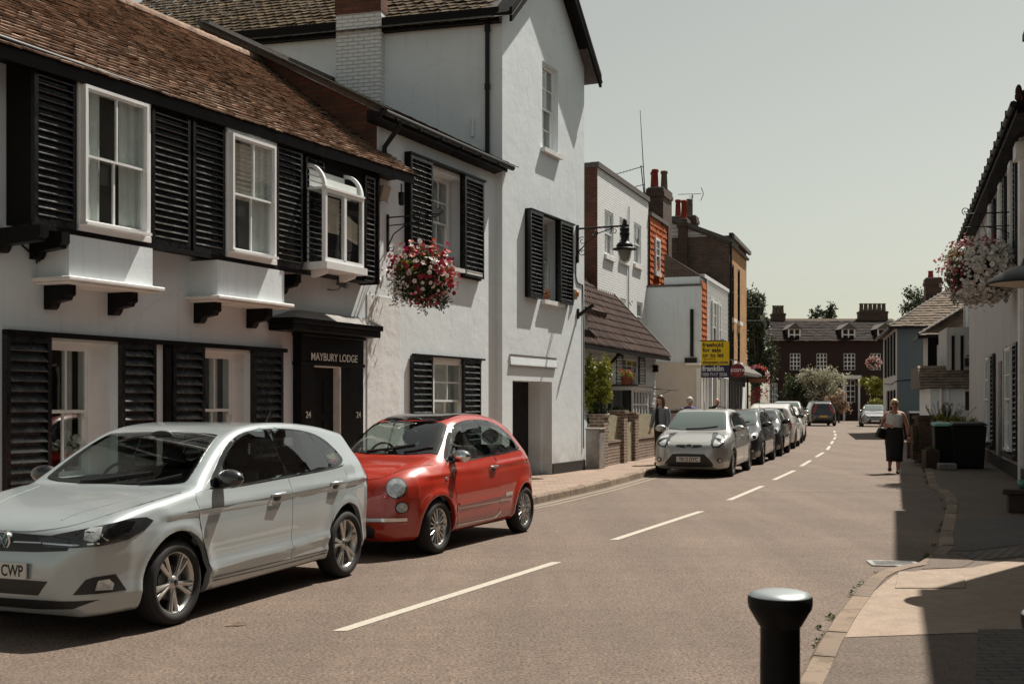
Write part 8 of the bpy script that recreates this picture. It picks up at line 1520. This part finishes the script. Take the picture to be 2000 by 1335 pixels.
def zl(d):
    x, z = d[0], d[2]
    if z > .45: return (random.choice(['petal_coral', 'petal_pink', 'petal_pink', 'petal_white', 'petal_coral']), .62, .042)
    if x < -.25 and z < -.1: return ('petal_white', 1.0, .020)
    if x > .45 and z > -.4: return (random.choice(['petal_pink', 'petal_red', 'petal_white', 'petal_coral']), .75, .040)
    if z < -.55: return (random.choice(['petal_red', 'petal_pink', 'petal_white']), .6, .03)
    return (random.choice(['petal_white', 'petal_white', 'petal_red', 'petal_red', 'petal_white']), .34, .038)
def zr_(d):
    x, z = d[0], d[2]
    if z > .66: return (random.choice(['petal_pink', 'petal_coral', 'petal_white', 'petal_white']), .5, .036)
    if x < -.66: return (random.choice(['petal_coral', 'petal_white', 'petal_white', 'petal_pink']), .42, .032) if z > -.2 else ('petal_red', .2, .03)
    return ('petal_white', .95, .044)
bc = Vector(BASKET_L); bz = EYE+(HY-545)*bc.y/F; bx = at(822, bc.y); basket('hanging_basket', 'round basket of red, pink and white flowers hanging from the lodge bracket', (bx, bc.y, bz), 66*bc.y/F, 58*bc.y/F, 5200, 1250, zl, BASKET_L.z-bz).location.z += .05
br = FRt.W(FRt.U(1984), -.95); Yb = br.y; bz = zat(527, Yb); m = MB(); zb_ = zat(418, Yb); u_ = FRt.U(1984); m.box(u_-.02, u_+.02, -.03, 0, zb_-.6, zb_+.25); m.tube([(u_, -.02, zb_), (u_, -.98, zb_)], .016, 6); m.tube([(u_, -.02, zb_-.28), (u_, -.98, zb_-.28)], .012, 6); m.tube([(u_, -.02, zb_-.5), (u_, -.3, zb_-.35), (u_, -.6, zb_-.28)], .012, 6); scroll(m, (u_, -.1, zb_-.5), .06, 1, 2, 1.2, .01); scroll(m, (u_, -.98, zb_+.07), .08, -1, 4.5, 1.2, .01); m.build('basket_bracket', 'black_iron', rh)
basket('hanging_basket', 'basket thick with white petunias hanging from the right shuttered house', (at(1913, Yb), Yb, bz), 70*Yb/F, 60*Yb/F, 6500, 3600, zr_, zb_-bz)
basket('hanging_basket', 'small far basket of mixed flowers hanging before the far brick house', (at(1706, 75), 75, zat(708, 75)), 14*75/F, 12*75/F, 900, 260, lambda d: (random.choice(['petal_white', 'petal_coral', 'petal_pink', 'petal_white']), .9, .05), .8); 
# ------------------------------------------------------------------ bollards, wall lamp, bins and planters
def bollard(label, x, y):
    t = thing('bollard', label, 'bollard', (x, y, .045), 0, 'black bollards by the kerb'); m = MB(); m.lathe([(.0, 0), (.10, 0), (.10, .10), (.075, .14), (.066, .16), (.063, .87), (.066, .885)], 40); m.build('post', 'black_paint', t, uv=False)
    m = MB(); m.lathe([(.063, .86), (.070, .87), (.090, .905), (.100, .922), (.103, .938), (.103, .955), (.100, .962)], 44); m.lathe([(.100, .962), (.094, .969), (.07, .976), (.035, .979), (0, .980)], 44, mi=1); m.build('cap', ['black_paint', 'cap_sheen'], t, uv=False); return t
plain('cap_sheen', (0.50, 0.54, 0.54), 0.30, metal=0.8, bmp=.1, bscale=30);  # pale metal top, sky reflection on the black cap put into its colour
bollard('black iron bollard with a domed shining cap in the nearest foreground', .865, 3.80); bollard('second black bollard, only its cap edge showing at the frame edge', 1.60, 3.45)
# two houses just out of the picture on the right, whose shade falls on the pavement
def block(name, label, corner, L, D, h, back=False):
    t = thing(name, label, 'house', (corner[0], corner[1], 0), -R(18)); y0, y1 = (0, L) if not back else (-L, 0); m = MB(); m.box(0, D, y0, y1, 0, h); m.build('wall', 'brick_brown', t); m = MB(); m.box(-.06, D+.06, y0-.06, y1+.06, h, h+.12); m.build('coping', 'slate_edge', t)
    n = int(L/2.2)
    for i in range(n):
        for (c, d) in ((.9, 2.4), (3.8, 5.2)):
            a = y0+.6+i*(L-1.2)/max(1, n); m = MB(); m.box(-.03, -.005, a, a+1.0, c, d); o = m.build('window', 'room_dark', t); m = MB(); m.box(-.05, -.03, a-.06, a, c, d); m.box(-.05, -.03, a+1.0, a+1.06, c, d); m.box(-.05, -.03, a, a+1, d, d+.06); m.box(-.06, -.03, a-.06, a+1.06, c-.08, c); m.build('frame', 'white_gloss', o)
    return t
block('near_parapet_house', 'flat topped house standing beside the right shuttered house', (7.55, 15.87), 5.85, 4.5, 8.2); nh = block('nearest_house', 'house beside the viewer carrying the wall lamp', (6.5, 13.1), 13, 5, 7.0, back=True)
Yl = 10.5; xl = at(2010, Yl); t = thing('wall_lamp', 'dark dished lamp shade with pale inside jutting in below the right basket', 'wall lamp', (xl, Yl, zat(548, Yl)), 0); m = MB(); m.lathe([(0, .20), (.05, .20), (.07, .14), (.16, .11), (.28, .05), (.36, -.01), (.37, -.03), (.355, -.03), (.27, .03), (.15, .085), (0, .10)], 32); m.build('lamp_shade', 'black_iron', t, uv=False); m = MB(); m.lathe([(0, .09), (.145, .078), (.265, .024), (.34, -.025), (.3, -.03), (.1, -.06), (0, -.07)], 28); m.build('lamp_inner', 'render_cream', t, uv=False); m = MB(); m.tube([(0, 0, .18), (0, 0, .32), (.5, 0, .36), (1.1, 0, .3)], .02, 8); m.build('lamp_arm', 'black_iron', t, uv=False)
def wheelie(name, label, x, y, z, w, d, h, lid, body='bin_dark', rz=0.0):
    t = thing(name, label, 'bin', (x, y, z), rz, 'bins by the right wall'); m = MB(); m.add([(-w*.42, -d*.4, .04), (w*.42, -d*.4, .04), (w*.42, d*.4, .04), (-w*.42, d*.4, .04), (-w/2, -d/2, h), (w/2, -d/2, h), (w/2, d/2, h), (-w/2, d/2, h)], [(0, 3, 2, 1), (4, 5, 6, 7), (0, 1, 5, 4), (1, 2, 6, 5), (2, 3, 7, 6), (3, 0, 4, 7)]); m.build('body', body, t, bevel=.02, seg=2); m = MB(); m.box(-w*.3, w*.3, d*.4, d*.46, .0, .1); m.tube([(-w/2, d*.42, .09), (w/2, d*.42, .09)], .09, 14); m.build('wheel', 'rubber', t)
    m = MB(); m.add([(-w*.54, -d*.56, h+.01), (w*.54, -d*.56, h+.01), (w*.54, d*.52, h+.03), (-w*.54, d*.52, h+.03), (-w*.45, -d*.45, h+.07), (w*.45, -d*.45, h+.07), (w*.45, d*.45, h+.10), (-w*.45, d*.45, h+.10)], [(0, 3, 2, 1), (4, 5, 6, 7), (0, 1, 5, 4), (1, 2, 6, 5), (2, 3, 7, 6), (3, 0, 4, 7)]); m.build('lid', lid, t, bevel=.012, seg=2); m = MB(); m.tube([(-w*.42, d*.60, h-.02), (w*.42, d*.60, h-.02)], .018, 8); m.build('handle', body, t); return t
wheelie('wheeled_bin', 'dark wheeled bin with green lid on the shaded right pavement', at(1843, 28.6), 28.6, .045, .50, .55, 1.0, 'bin_green', rz=-.2)
wheelie('large_bin', 'large black square bin against the right wall beside the green lidded one', at(1890, 28.2), 28.2, .045, .78, .7, 1.02, 'bin_dark', rz=-.25)
m = MB(); m.box(-.2, .2, -.14, .14, 0, .16); o = m.build('recycling_box', 'lead_grey', loc=(at(1848, 27.6), 27.55, .045), rot=(0, 0, -.1), bevel=.02); tag(o, 'small grey recycling box on the ground before the green lidded bin', 'box')
t = thing('planter', 'low dark wooden planter with sprigs beside the bins', 'planter', (at(1818, 28.2), 28.2, .045)); m = MB(); m.box(-.17, .17, -.15, .15, 0, .44); m.build('trough', 'wood_dark', t, bevel=.01); m = MB(); blob(m, (0, 0, .47), .16, .14, .07, 140, .06, shell=.2); m.build('foliage', 'leaf_mid', t)
t = thing('gate_pier', 'dark brick gate pier grown with ivy at the kerb beyond the bins', 'gate pier', (at(1803, 30.5), 30.5, .05)); m = MB(); m.box(-.17, .12, -.18, .18, 0, 1.15); m.box(-.22, .17, -.22, .22, 1.15, 1.24); m.box(-.30, -.17, -.1, .1, .1, .98); m.build('brickwork', 'brick_stack', t); m = MB(); blob(m, (-.22, -.12, .55), .10, .12, .42, 260, .05, shell=.3); m.build('ivy', 'leaf_mid', t)
t = thing('front_hedge', 'yellow green hedge and purple flower heads growing above the bins', 'hedge', (at(1848, 33), 33, .1)); m = MB()
for k in range(14): blob(m, (-.55+k*.09, rng.normal()*.12, .98+rng.random()*.14), .14, .2, .13, 90, .06, shell=.2)
blob(m, (0, .1, .55), .7, .3, .4, 600, .08, shell=.2); m.build('foliage', 'leaf_bright', t); m = MB()
for k in range(60): x, z = rng.normal()*.28+.1, 1.22+rng.random()*.3; m.tube([(x*.6, .2, 1.0), (x, .2+rng.normal()*.1, z)], .006, 4); blob(m, (x, .2, z), .02, .02, .05, 6, .04, mi=1)
m.build('flower_head', ['bark', 'leaf_dry'], t)
m = MB(); m.box(-.9, .9, -.04, .04, 0, .95); o = m.build('low_front_wall', 'brick_stack', loc=(at(1838, 32.0), 32.0, .1), rot=(0, 0, -.1)); tag(o, 'low dark garden wall under the yellow green hedge', 'wall')
wheelie('wheeled_bin', 'small dark bin standing against the blue house wall', at(1788, 50.5), 50.5, .1, .6, .6, 1.05, 'bin_dark', rz=-.2); wheelie('wheeled_bin', 'dark bin at the kerb corner in front of the blue house', at(1768, 52), 52, .0, .55, .6, 1.0, 'bin_dark', rz=-.2)
Yt = 17.0; t = thing('trough', 'dark low trough with a teal pot at the right edge of the pavement', 'trough', (at(2000, Yt), Yt, .045), -R(18)); m = MB(); m.box(-.30, .5, -.22, .22, .26, .34); m.box(-.22, .45, -.18, .18, 0, .26); m.build('box', 'wood_dark', t, bevel=.01); m = MB(); m.lathe([(.0, .345), (.05, .345), (.075, .46), (.06, .46), (.04, .38)], 16, (-.02, 0, 0)); m.build('pot', 'bin_green', t)
